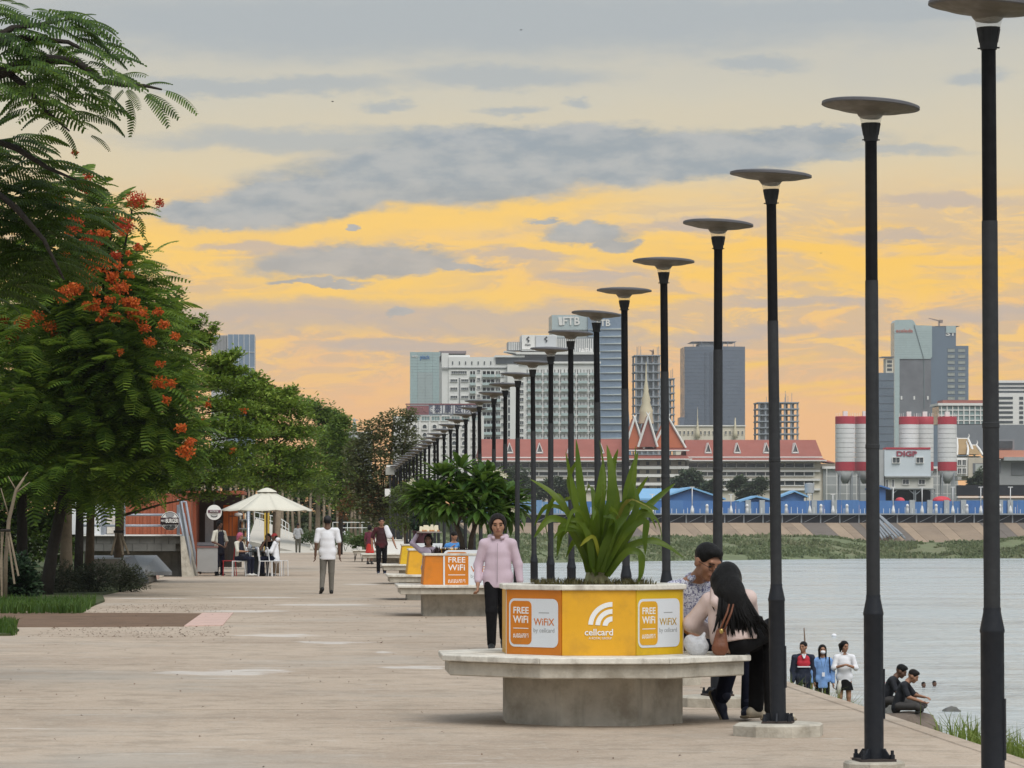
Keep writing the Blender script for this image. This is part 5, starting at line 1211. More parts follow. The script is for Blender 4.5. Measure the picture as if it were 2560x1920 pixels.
# dark shrub in a purple pot on the fourth planter
ps = empty('potted_shrub', (2.76, 90.7, 1.0), 0, 'dark green round shrub in a purple pot on the fourth planter', 'potted plant')
MB().lathe([(.17, .0), (.24, .32), (.27, .33), (.27, .37), (.22, .37)], 16).build('pot', mat('purple_pot', (.085, .03, .045), .6, .15, 8), ps, True, sharp=35)
rg2 = np.random.default_rng(12); n = 1500; dd = unit(n, rg2); rr_ = rg2.uniform(.55, 1.0, n)[:, None]
pp = dd * rr_ * np.array([.40, .36, .30]) * (1 + .18 * np.sin(dd[:, :1] * 7 + dd[:, 2:] * 5)) + np.array([0, 0, .58])
LT = np.array([[0, 0, 0], [.5, .3, .05], [1, 0, -.06], [.5, -.3, .05]]); LQ = np.array([[0, 1, 2, 3]])
V, Q = stamp(LT, LQ, pp, dd + unit(n, rg2) * .7, np.tile([[0, 0, 1.]], (n, 1)), rg2.uniform(.05, .10, n))
link('foliage', np_mesh('foliage', V, Q, leaf_mat('dark_shrub', [(.008, .022, .010), (.016, .042, .018), (.03, .065, .03)], .15)), ps)
# ------------------------------------------------------------------ trees and shrubs
def frond_template(pairs, droop=.30, wid=.045, seg=2, plen=.30):
    V, Q = [], []
    def quad(a, b, c, d):
        i = len(V); V.extend([a, b, c, d]); Q.append((i, i + 1, i + 2, i + 3))
    arch = lambda t: .10 * math.sin(t * 2.2) - droop * t * t
    for i in range(6):
        t0, t1 = i / 6, (i + 1) / 6; quad((t0, -.008, arch(t0)), (t0, .008, arch(t0)), (t1, .006, arch(t1)), (t1, -.006, arch(t1)))
    for i in range(pairs):
        t = .14 + .86 * i / (pairs - 1); L = plen * (1 - .62 * abs(t - .5) ** 1.5 * 2) * (1 if t < .9 else .75); z = arch(t)
        for s in (-1, 1):
            y0, x0, zz = 0., t, z
            for k in range(seg):
                y1 = y0 + s * L / seg; x1 = x0 + .30 * L / seg; z1 = zz - L * (.16 + .30 * k) / seg * 1.4; w0 = wid / 2 * (.8 if k == 0 else 1.); w1 = wid / 2 * (1. if k < seg - 1 else .45)
                quad((x0 - w0, y0, zz), (x0 + w0, y0, zz), (x1 + w1, y1, z1), (x1 - w1, y1, z1)); y0, x0, zz = y1, x1, z1
    return np.array(V), np.array(Q)
FR_FAR = frond_template(9, .30, .11, 1, .34); FR_NEAR = frond_template(15, .30, .052, 2, .22)
barkd = mat('dark_bark', (.03, .025, .02), .95, .3, 9, .7, 26, col2=(.03, .025, .02), amt=.5)
barkb = mat('brown_bark', (.11, .078, .05), .95, .3, 9, .7, 26, col2=(.05, .04, .03), amt=.5)
barkl = mat('pale_bark', (.24, .19, .135), .95, .2, 9, .6, 26, col2=(.13, .10, .07), amt=.5)
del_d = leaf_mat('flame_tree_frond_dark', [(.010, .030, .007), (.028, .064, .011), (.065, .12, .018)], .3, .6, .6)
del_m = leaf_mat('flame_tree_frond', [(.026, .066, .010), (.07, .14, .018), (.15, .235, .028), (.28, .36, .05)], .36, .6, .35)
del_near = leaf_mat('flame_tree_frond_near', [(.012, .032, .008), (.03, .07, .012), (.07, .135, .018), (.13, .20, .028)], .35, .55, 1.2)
ter_m = leaf_mat('almond_tree_leaf', [(.04, .085, .012), (.10, .175, .022), (.175, .265, .034), (.28, .36, .06)], .28, .6, .3)
ter2_m = leaf_mat('almond_tree_leaf_far', [(.04, .085, .02), (.09, .16, .03), (.15, .23, .042), (.24, .31, .065)], .28, .6, .25)
dry_m = leaf_mat('sparse_grey_leaf', [(.05, .06, .03), (.085, .095, .045), (.12, .13, .06), (.17, .17, .09)], .3, .7, .4)
redl_m = leaf_mat('reddish_leaf', [(.10, .035, .02), (.16, .06, .03), (.09, .09, .03)], .3, .7)
flame = leaf_mat('flame_flower', [(.42, .06, .014), (.58, .11, .02), (.70, .20, .04)], .35, .6, 2.)
flame_r = leaf_mat('flame_flower_red', [(.34, .02, .014), (.48, .045, .02), (.58, .09, .03)], .35, .6, 2.)
def lobes_of(lst, d, depth=1.25):
    out = []
    for q in lst:
        px, py, rx, ry = q[:4]; dz = q[4] if len(q) > 4 else 0
        c = at(px, py, d + dz); k = (d + dz) / F; out.append((c.x, c.y, c.z, rx * k, max(rx, ry) * k * depth, ry * k))
    return np.array(out)
def sample(lobes, n, rng, inner=.35):
    w = (lobes[:, 3] * lobes[:, 5]) ** .8; i = rng.choice(len(lobes), n, p=w / w.sum())
    u = unit(n, rng); r = (inner + (1 - inner) * rng.random(n) ** .6)[:, None]
    jit = 1 + .25 * np.sin(u[:, :1] * 5 + i[:, None]) * np.cos(u[:, 2:] * 6)
    return lobes[i, :3] + u * r * jit * lobes[i, 3:], u, i
def trunk_part(o, base, pts, rad, m, name='trunk'):
    mb = MB(); mb.tube([Vector(p) - Vector(o.location) for p in pts], rad, 9); return mb.build(name, m, o, True)
def limbs(o, start, lobes, m, rng, r0=.07, twigs=3, nmax=9):
    mb = MB(); ol = np.array(o.location)
    for c in lobes[:nmax]:
        s = np.array(start); e = c[:3]; md = s * .45 + e * .55 + np.array([0, 0, -.12 * np.linalg.norm(e - s)])
        mb.tube([tuple(s - ol), tuple(md - ol), tuple(e - ol)], [r0, r0 * .6, r0 * .3], 6)
        for k in range(twigs):
            t = e + unit(1, rng)[0] * c[3:] * .8; mb.tube([tuple(e - ol), tuple((e * .5 + t * .5) - ol + np.array([0, 0, .05])), tuple(t - ol)], [r0 * .3, r0 * .2, r0 * .08], 4)
    return mb.build('limbs', m, o, True)
def crown_leaves(o, lobes, n, size, m, rng, name='crown', flat=.5, inner=.35, shape=None, out=1.):
    p, u, i = sample(lobes, n, rng, inner)
    f = u * out + unit(n, rng) * .8; f[:, 2] *= .55; up = np.tile([[0, 0, 1.]], (n, 1)) + unit(n, rng) * flat
    T = shape if shape is not None else np.array([[0, 0, 0], [.5, .28, .06], [1, 0, -.05], [.5, -.28, .06]])
    V, Q = stamp(T, np.array([[0, 1, 2, 3]]), p, f, up, rng.uniform(.7, 1.3, n) * size)
    return link(name, np_mesh(name, V - np.array(o.location), Q, m), o)
def crown_fronds(o, lobes, n, size, m, rng, tmpl, name='crown', inner=.3, droop=.35):
    p, u, i = sample(lobes, n, rng, inner)
    f = u.copy(); f[:, 2] = f[:, 2] * .35 + rng.normal(0, .18, n) - .05; f += unit(n, rng) * .35
    up = np.tile([[0, 0, 1.]], (n, 1)) + unit(n, rng) * .28
    V, Q = stamp(tmpl[0], tmpl[1], p, f, up, rng.uniform(.7, 1.2, n) * size)
    return link(name, np_mesh(name, V - np.array(o.location), Q, m), o)
def petals(o, spots, d, m, rng, per=70, size=.06, name='flowers'):
    P = []
    for q in spots:
        px, py, r = q[:3]; c = np.array(at(px, py, d + (q[3] if len(q) > 3 else 0))); k = r * d / F
        n = max(10, int(per * (r / 25) ** 1.4)); u = unit(n, rng); P.append(c + u * (rng.random(n) ** .5)[:, None] * np.array([k, k * .8, k * .75]))
    P = np.concatenate(P); n = len(P)
    V, Q = stamp(np.array([[0, 0, 0], [.5, .34, .08], [1, 0, 0], [.5, -.34, .08]]), np.array([[0, 1, 2, 3]]), P, unit(n, rng), unit(n, rng), rng.uniform(.7, 1.3, n) * size)
    return link(name, np_mesh(name, V - np.array(o.location), Q, m), o)
def base_of(px, d): return (fx(px, d), d, 0.)

# near flame tree: its trunk stands just outside the frame on the left, its boughs reach in
rg = np.random.default_rng(101); d0 = 30.
o = empty('flame_tree', (-3.9, 30.5, 0), 0, 'nearest flame tree whose feathery boughs reach in at the upper left', 'tree', 'flame trees on the left')
fork = Vector((-3.75, 30.4, 3.6))
trunk_part(o, None, [(-3.9, 30.5, -.05), (-3.86, 30.5, 1.5), fork], [.17, .14, .12], barkd)
mb = MB(); OL = Vector(o.location)
def limb(pts, r0, r1):
    P = [fork - OL] + [at(px, py, d0 + dz) - OL for px, py, dz in pts]; mb.tube(P, list(np.linspace(r0, r1, len(P))), 6)
limb([(-60, 210, 0), (0, 181, -.1), (77, 154, -.1), (127, 148, 0), (193, 154, 0), (247, 200, 0), (309, 212, .1), (360, 214, .1), (405, 224, .1)], .07, .008)
limb([(-60, 200, 0), (19, 181, 0), (66, 216, -.2), (116, 278, -.2), (174, 328, -.1)], .06, .008)
limb([(-60, 120, .2), (30, 70, .3), (110, 60, .3), (190, 45, .2)], .05, .008); limb([(-60, 110, -.3), (60, 95, -.4), (170, 105, -.4), (260, 150, -.3)], .05, .008)
limb([(-80, 330, 0), (40, 370, .2), (120, 420, .2), (190, 450, .2)], .05, .008); limb([(-80, 420, 0), (40, 520, .2), (110, 600, .2), (160, 700, .2)], .05, .01)
mb.build('limbs', barkd, o, True)
Zc = lambda x, y: (x * .386, y * .386)
expl = [(470, 130, 600, 95), (590, 160, 735, 215), (480, 180, 640, 260), (660, 270, 880, 380), (560, 300, 780, 390), (640, 330, 810, 435), (750, 505, 915, 495), (915, 560, 1095, 545), (1050, 580, 1250, 720),
        (930, 600, 1125, 750), (930, 590, 1075, 790), (820, 570, 890, 690), (830, 620, 880, 855), (810, 570, 720, 690), (600, 740, 795, 865), (480, 780, 640, 850), (580, 870, 700, 965), (380, 800, 500, 990), (250, 700, 370, 820),
        (210, 640, 50, 740), (140, 590, 0, 610), (560, 700, 740, 760), (400, 500, 250, 520), (520, 590, 690, 600), (300, 360, 450, 300), (200, 230, 60, 280), (330, 90, 230, 60), (200, 60, 90, 20), (120, 30, 20, 10), (340, 110, 480, 90),
        (640, 520, 580, 440), (700, 540, 660, 690), (450, 250, 620, 240), (350, 200, 520, 190), (250, 230, 330, 330), (380, 400, 520, 330), (420, 400, 560, 460), (280, 160, 400, 100), (180, 120, 60, 140), (520, 640, 660, 720), (640, 640, 740, 690),
        (330, 560, 500, 560), (300, 620, 470, 680), (400, 650, 560, 640), (200, 560, 330, 480), (90, 330, 220, 330), (760, 440, 700, 500), (500, 470, 640, 500), (480, 520, 600, 560)]
P0, P1 = [], []
for x0, y0, x1, y1 in expl:
    dz = rg.uniform(-.35, .35); a = at(*Zc(x0, y0), d0 + dz); b_ = at(*Zc(x1, y1), d0 + dz + rg.uniform(-.2, .2)); P0.append(a); P1.append(b_)
for k in range(120):                                     # the rest of the upper boughs
    x, y = rg.uniform(-120, 620), rg.uniform(10, 760)
    if x > 420 + (y - 60) * 1.15 or (y > 560 and x > 520) or (y > 640 and x < 120): continue
    dz = rg.uniform(-.9, 1.0); a = at(*Zc(x, y), d0 + dz); L = rg.uniform(.28, .46); t = rg.uniform(-.7, .5)
    sgn = 1 if rg.random() < .72 else -1
    P0.append(a); P1.append(a + Vector((sgn * L * math.cos(t), rg.uniform(-.25, .25), -L * (.12 + .5 * rg.random()))))
P0 = np.array(P0); P1 = np.array(P1); fw = P1 - P0; ln = np.linalg.norm(fw, axis=1)
fw2 = fw.copy(); fw2[:, 2] += ln * .22
V, Q = stamp(*FR_NEAR, P0, fw2, np.tile([[0, 0, 1.]], (len(P0), 1)) + unit(len(P0), rg) * .3 + np.array([[0, -.35, 0]]), ln * 1.06)
link('upper_fronds', np_mesh('upper_fronds', V - np.array(o.location), Q, del_near), o)
P0, fw = [], []
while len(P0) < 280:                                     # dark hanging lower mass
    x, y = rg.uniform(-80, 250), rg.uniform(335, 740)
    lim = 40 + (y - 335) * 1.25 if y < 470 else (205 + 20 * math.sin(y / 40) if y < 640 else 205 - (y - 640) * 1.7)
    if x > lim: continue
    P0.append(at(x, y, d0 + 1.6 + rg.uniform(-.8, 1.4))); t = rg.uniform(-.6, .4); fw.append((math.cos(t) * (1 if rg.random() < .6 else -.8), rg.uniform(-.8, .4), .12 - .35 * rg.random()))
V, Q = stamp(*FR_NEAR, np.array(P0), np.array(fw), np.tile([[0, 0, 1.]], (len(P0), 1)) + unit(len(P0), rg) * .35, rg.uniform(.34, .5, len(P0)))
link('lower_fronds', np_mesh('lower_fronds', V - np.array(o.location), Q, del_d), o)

def flame_tree(px, d, w, lobes_px, n, label, seed, bark, flowers=(), red=(), lean=0., fs=.58, more=()):
    rg = np.random.default_rng(seed); b0 = base_of(px, d)
    o = empty('flame_tree', b0, 0, label, 'tree', 'flame trees on the left')
    r = w / 2 * d / F; tp = Vector((b0[0] + lean, d, 3.1))
    trunk_part(o, None, [(b0[0], d, -.05), (b0[0] + lean * .25, d, .9), (b0[0] + lean * .7, d, 2.1), tp], [r * 1.25, r, r * .92, r * .8], bark)
    L = lobes_of(lobes_px, d); limbs(o, tp, L, bark, rg, r * .5, 3, 12)
    crown_fronds(o, L, n, fs, del_m, rg, FR_FAR)
    if flowers: petals(o, list(flowers) + list(more), d - 2.6, flame, rg, 190, .06)
    if red: petals(o, red, d - 2., flame_r, rg, 230, .055, 'red_flowers')
    return o
flame_tree(113, 74, 30, [(180, 500, 70, 60, 0), (285, 535, 50, 26, -.5), (330, 525, 22, 14, -.5), (200, 590, 100, 50, 0), (170, 680, 140, 60), (235, 740, 130, 50, -.5), (290, 800, 140, 60, -1), (150, 850, 190, 110), (300, 900, 150, 100, -1), (370, 1000, 110, 90, -1), (240, 1040, 180, 110), (110, 1010, 190, 130), (330, 1130, 150, 90), (180, 1170, 190, 80), (420, 1110, 80, 70, -1), (330, 700, 60, 60)], 3000,
           'flame tree with a leaning dark trunk and the most red blossom', 31, barkd, lean=.55, more=[(x, y, r) for x, y, r in zip(np.random.default_rng(4).uniform(150, 330, 26), np.random.default_rng(5).uniform(570, 800, 26), np.random.default_rng(6).uniform(6, 17, 26))],
           flowers=[(250, 660, 35), (215, 690, 26), (280, 690, 18), (190, 720, 22), (160, 735, 30), (260, 782, 14), (345, 785, 30), (318, 755, 22), (410, 812, 16), (375, 855, 18), (400, 910, 12), (400, 955, 22), (428, 958, 14), (450, 1070, 15), (465, 1130, 26), (476, 1105, 14), (345, 620, 8), (275, 750, 16), (360, 820, 16), (300, 720, 26), (330, 760, 24), (225, 640, 30), (395, 780, 14), (440, 840, 12), (415, 1000, 12), (300, 880, 9), (520, 1010, 10, 3)],
           red=[(340, 500, 30), (398, 507, 14), (310, 562, 32), (222, 440, 12), (186, 382, 9), (215, 470, 18), (182, 560, 32), (232, 598, 30), (345, 618, 12), (268, 525, 10), (150, 500, 16), (290, 640, 18)])
flame_tree(55, 80, 28, [(60, 760, 170, 130), (0, 900, 170, 140), (120, 950, 150, 120), (-40, 1060, 200, 120), (100, 1120, 190, 90), (40, 1180, 200, 60), (200, 880, 130, 90, 2)], 2000,
           'flame tree with a straight dark trunk near the left edge', 32, barkd, flowers=[(60, 805, 24, -5), (125, 815, 20, -5), (30, 842, 18, -4), (95, 790, 18, -5), (170, 770, 16, -4), (10, 800, 14, -4), (140, 840, 12, -4)])
flame_tree(165, 82, 31, [(230, 700, 150, 110, 1), (150, 790, 160, 100, 1), (320, 850, 140, 90, 1), (250, 960, 170, 90, 1), (380, 930, 90, 70, 1), (170, 1080, 180, 90, 1), (300, 1060, 150, 80, 1), (240, 1190, 170, 50, 1)], 2000,
           'flame tree with a thick pale trunk, third trunk from the left', 33, barkl)
def tier_tree(px, d, w, lobes_px, n, size, label, seed, bark, m, spikes=(), hh=3., name='almond_tree', group='layered almond trees along the promenade', flow=()):
    rg = np.random.default_rng(seed); b0 = base_of(px, d); o = empty(name, b0, 0, label, 'tree', group)
    r = w / 2 * d / F; top = at(px, min([q[1] for q in lobes_px if abs(q[0] - px) < q[2] * .7] or [1100]) + 8, d).z
    trunk_part(o, None, [(b0[0], d, -.05), (b0[0] + .03, d, hh * .5), (b0[0] + .05, d, hh), (b0[0] + .1, d, top)], [r * 1.15, r, r * .85, r * .25], bark)
    L = lobes_of([(q[0], q[1], q[2] * 1.08, q[3] * .8) for q in lobes_px], d, 1.1)
    mb = MB(); ol = Vector(o.location)
    for c in L:
        e = Vector(c[:3]) - ol; s = Vector((.05, 0, max(1.2, e.z - .3 - .1 * abs(e.x)))); mb.tube([s, (s + e) / 2 + Vector((0, 0, .05)), e], [r * .35, r * .22, r * .1], 5)
        for k in range(4):
            t = Vector(c[:3]) + Vector(unit(1, rg)[0] * c[3:] * .9) - ol; mb.tube([e, t], [r * .1, r * .04], 4)
    mb.build('limbs', bark, o, True)
    ex = []
    for (sx, sy, tx, ty) in spikes:
        for t in np.linspace(0, 1, 9): ex.append((sx + (tx - sx) * t, sy + (ty - sy) * t, 15 * (1 - t) + 4.5, 9 * (1 - t) + 4.5))
    if ex: L = np.concatenate([L, lobes_of(ex, d, 1.)])
    p, u, i = sample(L, n, rg, .25)
    # small upright rosettes: leaves gather in tufts
    tuft = rg.normal(0, 1, (n // 7 + 1, 3)); ti = np.arange(n) // 7
    cpos = p[ti * 7 % n]; cpos = p[(ti * 7) % n]
    p = cpos + rg.normal(0, size * .7, (n, 3)) * np.array([1, 1, .6])
    f = unit(n, rg); f[:, 2] = np.abs(f[:, 2]) * .5
    V, Q = stamp(np.array([[0, 0, 0], [.55, .26, .05], [1, 0, .02], [.55, -.26, .05]]), np.array([[0, 1, 2, 3]]), p, f, np.tile([[0, 0, 1.]], (n, 1)) + unit(n, rg) * .4, rg.uniform(.7, 1.3, n) * size)
    link('crown', np_mesh('crown', V - np.array(o.location), Q, m), o)
    if flow: petals(o, flow, d - 1, flame, rg, 60, .08)
    return o
T3 = tier_tree(295, 92, 24, [(400, 790, 70, 34), (350, 830, 80, 40), (430, 800, 40, 22), (395, 850, 70, 30), (480, 850, 55, 24), (450, 900, 95, 28), (540, 905, 50, 20), (420, 950, 130, 30), (540, 960, 80, 24), (480, 1010, 140, 30), (590, 1020, 80, 24), (430, 1060, 160, 32), (560, 1075, 120, 30), (500, 1125, 160, 30),
          (400, 1160, 170, 32), (570, 1150, 110, 28), (470, 1205, 150, 26), (340, 1215, 130, 28), (560, 1200, 90, 20), (300, 1255, 90, 18), (640, 1085, 55, 18), (510, 1240, 70, 14)], 36000, .125,
          'tall layered tree with a staked trunk beside the sloping slab', 41, barkb, ter_m,
          [(405, 830, 451, 733), (470, 850, 512, 790), (500, 870, 547, 808), (545, 905, 598, 886), (430, 800, 425, 755), (590, 1000, 640, 965), (440, 850, 486, 800), (560, 930, 620, 930)], 2.4,
          flow=[(482, 995, 15), (585, 1126, 12), (500, 1050, 9), (606, 1026, 12)])
tier_tree(222, 86, 22, [(300, 1010, 120, 40), (200, 1060, 150, 40), (330, 1090, 140, 40), (120, 1120, 150, 40), (250, 1150, 170, 40), (360, 1170, 120, 36), (180, 1210, 160, 34), (300, 1230, 130, 26), (80, 1200, 120, 30)], 12000, .13,
          'layered tree with a slim brown trunk between the pale trunk and the staked tree', 42, barkb, ter_m, (), 2.2)
tier_tree(195, 90, 22, [(120, 1080, 140, 50), (230, 1120, 140, 40), (60, 1150, 150, 40), (200, 1190, 150, 36), (290, 1200, 110, 30), (120, 1240, 130, 24)], 8000, .13,
          'layered tree with a dark knobbly trunk right behind the pale trunk', 43, barkd, ter_m, (), 2.2)
tier_tree(686, 122, 15, [(560, 960, 60, 26), (540, 930, 50, 24), (610, 970, 60, 24), (660, 985, 60, 24), (640, 1005, 95, 44), (690, 1040, 105, 46), (600, 1055, 95, 46), (620, 1020, 80, 26), (720, 1010, 70, 30), (660, 1080, 110, 28), (740, 1085, 70, 24), (620, 1125, 90, 28), (710, 1130, 100, 28), (660, 1170, 120, 28), (740, 1185, 80, 24), (600, 1190, 80, 22), (690, 1215, 100, 20)], 26000, .165,
          'layered green tree rising behind the cream parasol', 44, barkb, ter_m, [(610, 970, 640, 935), (700, 1000, 735, 975), (550, 930, 585, 880), (650, 980, 660, 950)], 2.6)
tier_tree(793, 225, 13, [(780, 1015, 50, 22), (825, 1045, 40, 24), (790, 1085, 75, 26), (840, 1110, 40, 24), (800, 1140, 85, 28), (745, 1150, 70, 26), (845, 1165, 40, 24), (790, 1195, 95, 28), (740, 1215, 70, 22), (800, 1235, 80, 18)], 15000, .26,
          'layered green tree with a straight grey trunk right of the parasol', 45, barkl, ter2_m, [(800, 1050, 838, 1030), (780, 1030, 760, 1018), (830, 1080, 840, 1045)], 2.8)
tier_tree(850, 190, 12, [(850, 1075, 40, 30), (815, 1110, 50, 30), (870, 1120, 40, 30), (840, 1160, 60, 36), (875, 1190, 40, 36), (835, 1215, 60, 36), (860, 1260, 50, 30)], 8000, .22,
          'smaller dark green tree behind the grey trunk', 46, barkd, ter2_m, [(850, 1060, 855, 1048)], 3.)
def bush_tree(px, d, w, lobes_px, n, size, label, seed, m, bark=barkb, name='bush_tree', twig=5, extra=None, cat='tree', inner=.2):
    rg = np.random.default_rng(seed); b0 = base_of(px, d); o = empty(name, b0, 0, label, cat)
    r = w / 2 * d / F; L = lobes_of(lobes_px, d, 1.)
    trunk_part(o, None, [(b0[0], d, -.05), (b0[0], d, 1.2), (b0[0] + .1, d, 2.2)], [r, r * .8, r * .6], bark)
    limbs(o, (b0[0] + .05, d, 1.9), L, bark, rg, r * .45, twig, 14)
    crown_leaves(o, L, n, size, m, rg, inner=inner)
    if extra: crown_leaves(o, lobes_of(extra[0], d), extra[1], size, extra[2], rg, 'red_leaves')
    return o
bush_tree(955, 165, 14, [(930, 1075, 45, 28), (985, 1050, 45, 24), (1025, 1040, 20, 20), (950, 1110, 70, 36), (1015, 1100, 40, 36), (895, 1130, 40, 36), (960, 1155, 85, 36), (1030, 1150, 30, 40), (900, 1190, 45, 40), (975, 1205, 75, 40), (925, 1245, 60, 40), (1000, 1255, 50, 40), (955, 1295, 70, 30)], 11000, .18,
          'sparse grey-green tree with bare twigs before the hospital', 51, dry_m, twig=9, extra=([(905, 1215, 22, 26), (930, 1260, 40, 30), (880, 1240, 20, 30), (960, 1235, 40, 20), (860, 1275, 18, 26)], 900, redl_m))
bush_tree(1012, 118, 6, [(1000, 1250, 34, 40), (1040, 1235, 34, 45), (1010, 1290, 46, 36), (1050, 1285, 30, 36)], 3000, .11, 'light green bush behind the potted shrub and the frangipani', 52, leaf_mat('light_bush', [(.05, .085, .02), (.09, .13, .03), (.14, .18, .05)], .3), name='bush', cat='bush')
# far wood closing the view behind the plaza
rg = np.random.default_rng(61)
L = lobes_of([(520, 1180, 70, 60), (600, 1200, 70, 60), (680, 1210, 60, 60), (730, 1200, 60, 60), (800, 1220, 60, 50), (870, 1240, 50, 50), (930, 1240, 40, 50), (560, 1270, 90, 40), (680, 1280, 90, 40), (780, 1280, 80, 40), (870, 1290, 70, 36), (950, 1290, 60, 40), (460, 1200, 70, 60), (400, 1240, 80, 60), (1000, 1270, 50, 50), (1050, 1250, 40, 60)], 330)
o = empty('far_wood', (0, 330, 0)); tag(o, 'dark green wood closing the view behind the plaza', 'wood', kind='stuff')
crown_leaves(o, L, 16000, .5, leaf_mat('far_wood_leaf', [(.02, .04, .015), (.04, .065, .025), (.07, .09, .035), (.12, .13, .06)], .25, scale=.1), rg, 'foliage', inner=.1)
mb = MB()
for px in range(500, 1060, 17): x = fx(px + rg.uniform(-6, 6), 322); mb.tube([(x, -8, -.1), (x + rg.uniform(-.4, .4), -8, 5.5)], [.16, .1], 5)
mb.build('trunks', barkl, o, True)
# hedge and trees left, behind the trunks
o = empty('left_wood', (0, 125, 0)); tag(o, 'bright green foliage seen between the trunks on the left', 'wood', kind='stuff')
L = lobes_of([(-40, 1240, 110, 90), (60, 1250, 90, 80), (140, 1260, 80, 80), (-20, 1340, 120, 70), (90, 1350, 100, 60), (170, 1350, 60, 60), (30, 1190, 150, 70), (160, 1190, 110, 60), (200, 1290, 30, 60)], 125)
crown_leaves(o, L, 14000, .22, leaf_mat('left_wood_leaf', [(.02, .055, .01), (.045, .095, .016), (.08, .14, .024), (.13, .19, .04)], .35, scale=.3), rg, 'foliage', inner=.1)
# shrubs on the bed
def shrub(px, d, lobes_px, n, size, label, seed, m, needle=False, group=None):
    rg = np.random.default_rng(seed); o = empty('shrub', base_of(px, d), 0, label, 'shrub', group)
    L = lobes_of(lobes_px, d, 1.1)
    crown_leaves(o, L, n, size, m, rg, 'foliage', .9, .1, np.array([[0, 0, 0], [.5, .10 if needle else .3, .0], [1, 0, 0], [.5, -.10 if needle else -.3, .0]]))
    mb = MB(); ol = np.array(o.location)
    for c in L:
        for k in range(5): t = c[:3] + unit(1, rg)[0] * c[3:] * .8 - ol; mb.tube([(c[0] - ol[0], c[1] - ol[1], 0), tuple(t)], [.012, .004], 4)
    mb.build('stems', barkd, o); return o
shm = leaf_mat('grey_green_shrub', [(.03, .04, .022), (.05, .062, .035), (.075, .085, .05), (.10, .105, .07)], .2, .8, .8)
shrub(330, 79, [(330, 1452, 45, 30), (300, 1440, 40, 34)], 2600, .10, 'low grey-green shrub at the right end of the bed beside the sloping slab', 71, shm, True)
shrub(240, 77, [(240, 1445, 55, 42), (200, 1455, 45, 34)], 3200, .10, 'grey-green shrub in the middle of the bed', 72, shm, True)
shrub(140, 76, [(150, 1450, 60, 44), (110, 1460, 40, 34)], 3200, .10, 'grey-green shrub in front of the leaning dark trunk', 73, shm, True)
shrub(40, 72, [(40, 1430, 50, 40), (20, 1470, 50, 36), (70, 1470, 30, 36)], 2800, .12, 'dark leafy shrub with pale flowers at the left edge', 74, leaf_mat('dark_leafy', [(.012, .03, .014), (.025, .055, .024), (.05, .085, .04), (.10, .13, .08)], .2))
# young staked tree at the very left
o = empty('young_tree', base_of(14, 70), 0, 'young thin tree tied to wooden stakes at the left edge', 'tree')
trunk_part(o, None, [at(12, 1510, 70), at(14, 1400, 70), at(22, 1300, 70), at(40, 1225, 70), at(60, 1195, 70)], [.05, .045, .04, .03, .02], barkl)
ol = Vector(o.location)
for a, b_ in (((40, 1225), (20, 1190)), ((36, 1235), (75, 1205)), ((22, 1290), (2, 1220)), ((45, 1215), (70, 1180))): MB().tube([at(*a, 70) - ol, at(*b_, 70) - ol], [.02, .008], 5).build('branch', barkl, o, True)
for a, b_ in (((4, 1500), (4, 1325)), ((46, 1440), (22, 1325)), ((36, 1460), (18, 1325)), ((-6, 1505), (8, 1325))): MB().tube([at(*a, 69.6) - ol, at(*b_, 69.8) - ol], .022, 6).build('stake', barkl, o)
MB().tube([at(2, 1326, 69.7) - ol, at(26, 1326, 69.7) - ol], .03, 6).build('stake_tie', barkd, o)
# far trees across the river
farleaf = leaf_mat('far_tree_leaf', [(.05, .08, .045), (.08, .115, .06), (.12, .15, .08)], .2, scale=.06)
def far_tree(lobes_px, d, n, size, label, seed):
    rg = np.random.default_rng(seed); px = lobes_px[0][0]; o = empty('riverside_tree', (fx(px, d), d, fz(1285, d)), 0, label, 'tree', 'trees in front of the riverside hotel')
    mb = MB(); mb.tube([(0, 0, -.5), (.1, 0, fz(lobes_px[0][1], d) - fz(1285, d))], [.3, .15], 6); mb.build('trunk', barkb, o)
    crown_leaves(o, lobes_of(lobes_px, d, .8), n * 3, size * .9, farleaf, rg, inner=.15)
far_tree([(1285, 1190, 38, 24), (1260, 1215, 40, 26), (1310, 1215, 30, 24), (1240, 1240, 40, 24)], 775, 1800, .8, 'large round tree across the river behind the frangipani', 81)
far_tree([(1345, 1230, 40, 20), (1390, 1215, 36, 20), (1420, 1230, 30, 20)], 770, 1400, .8, 'dark tree across the river left of the strap leaved plant', 82)
far_tree([(1725, 1195, 32, 20), (1700, 1215, 30, 20), (1745, 1220, 36, 22)], 772, 1600, .8, 'round tree above the blue gabled shed', 83)
far_tree([(1770, 1225, 22, 20), (1790, 1215, 16, 18)], 766, 700, .7, 'small tree right of the blue gable', 84)
far_tree([(1880, 1225, 28, 18), (1900, 1210, 20, 16), (1860, 1240, 20, 12)], 766, 1000, .7, 'olive tree above the low blue shed', 85)
far_tree([(1850, 1205, 18, 14), (1832, 1215, 14, 12)], 772, 600, .7, 'small tree left of the olive tree across the river', 86)
far_tree([(2448, 1200, 14, 26), (2432, 1208, 14, 14)], 768, 700, .7, 'bright green tree beside the beige house at the right', 87)
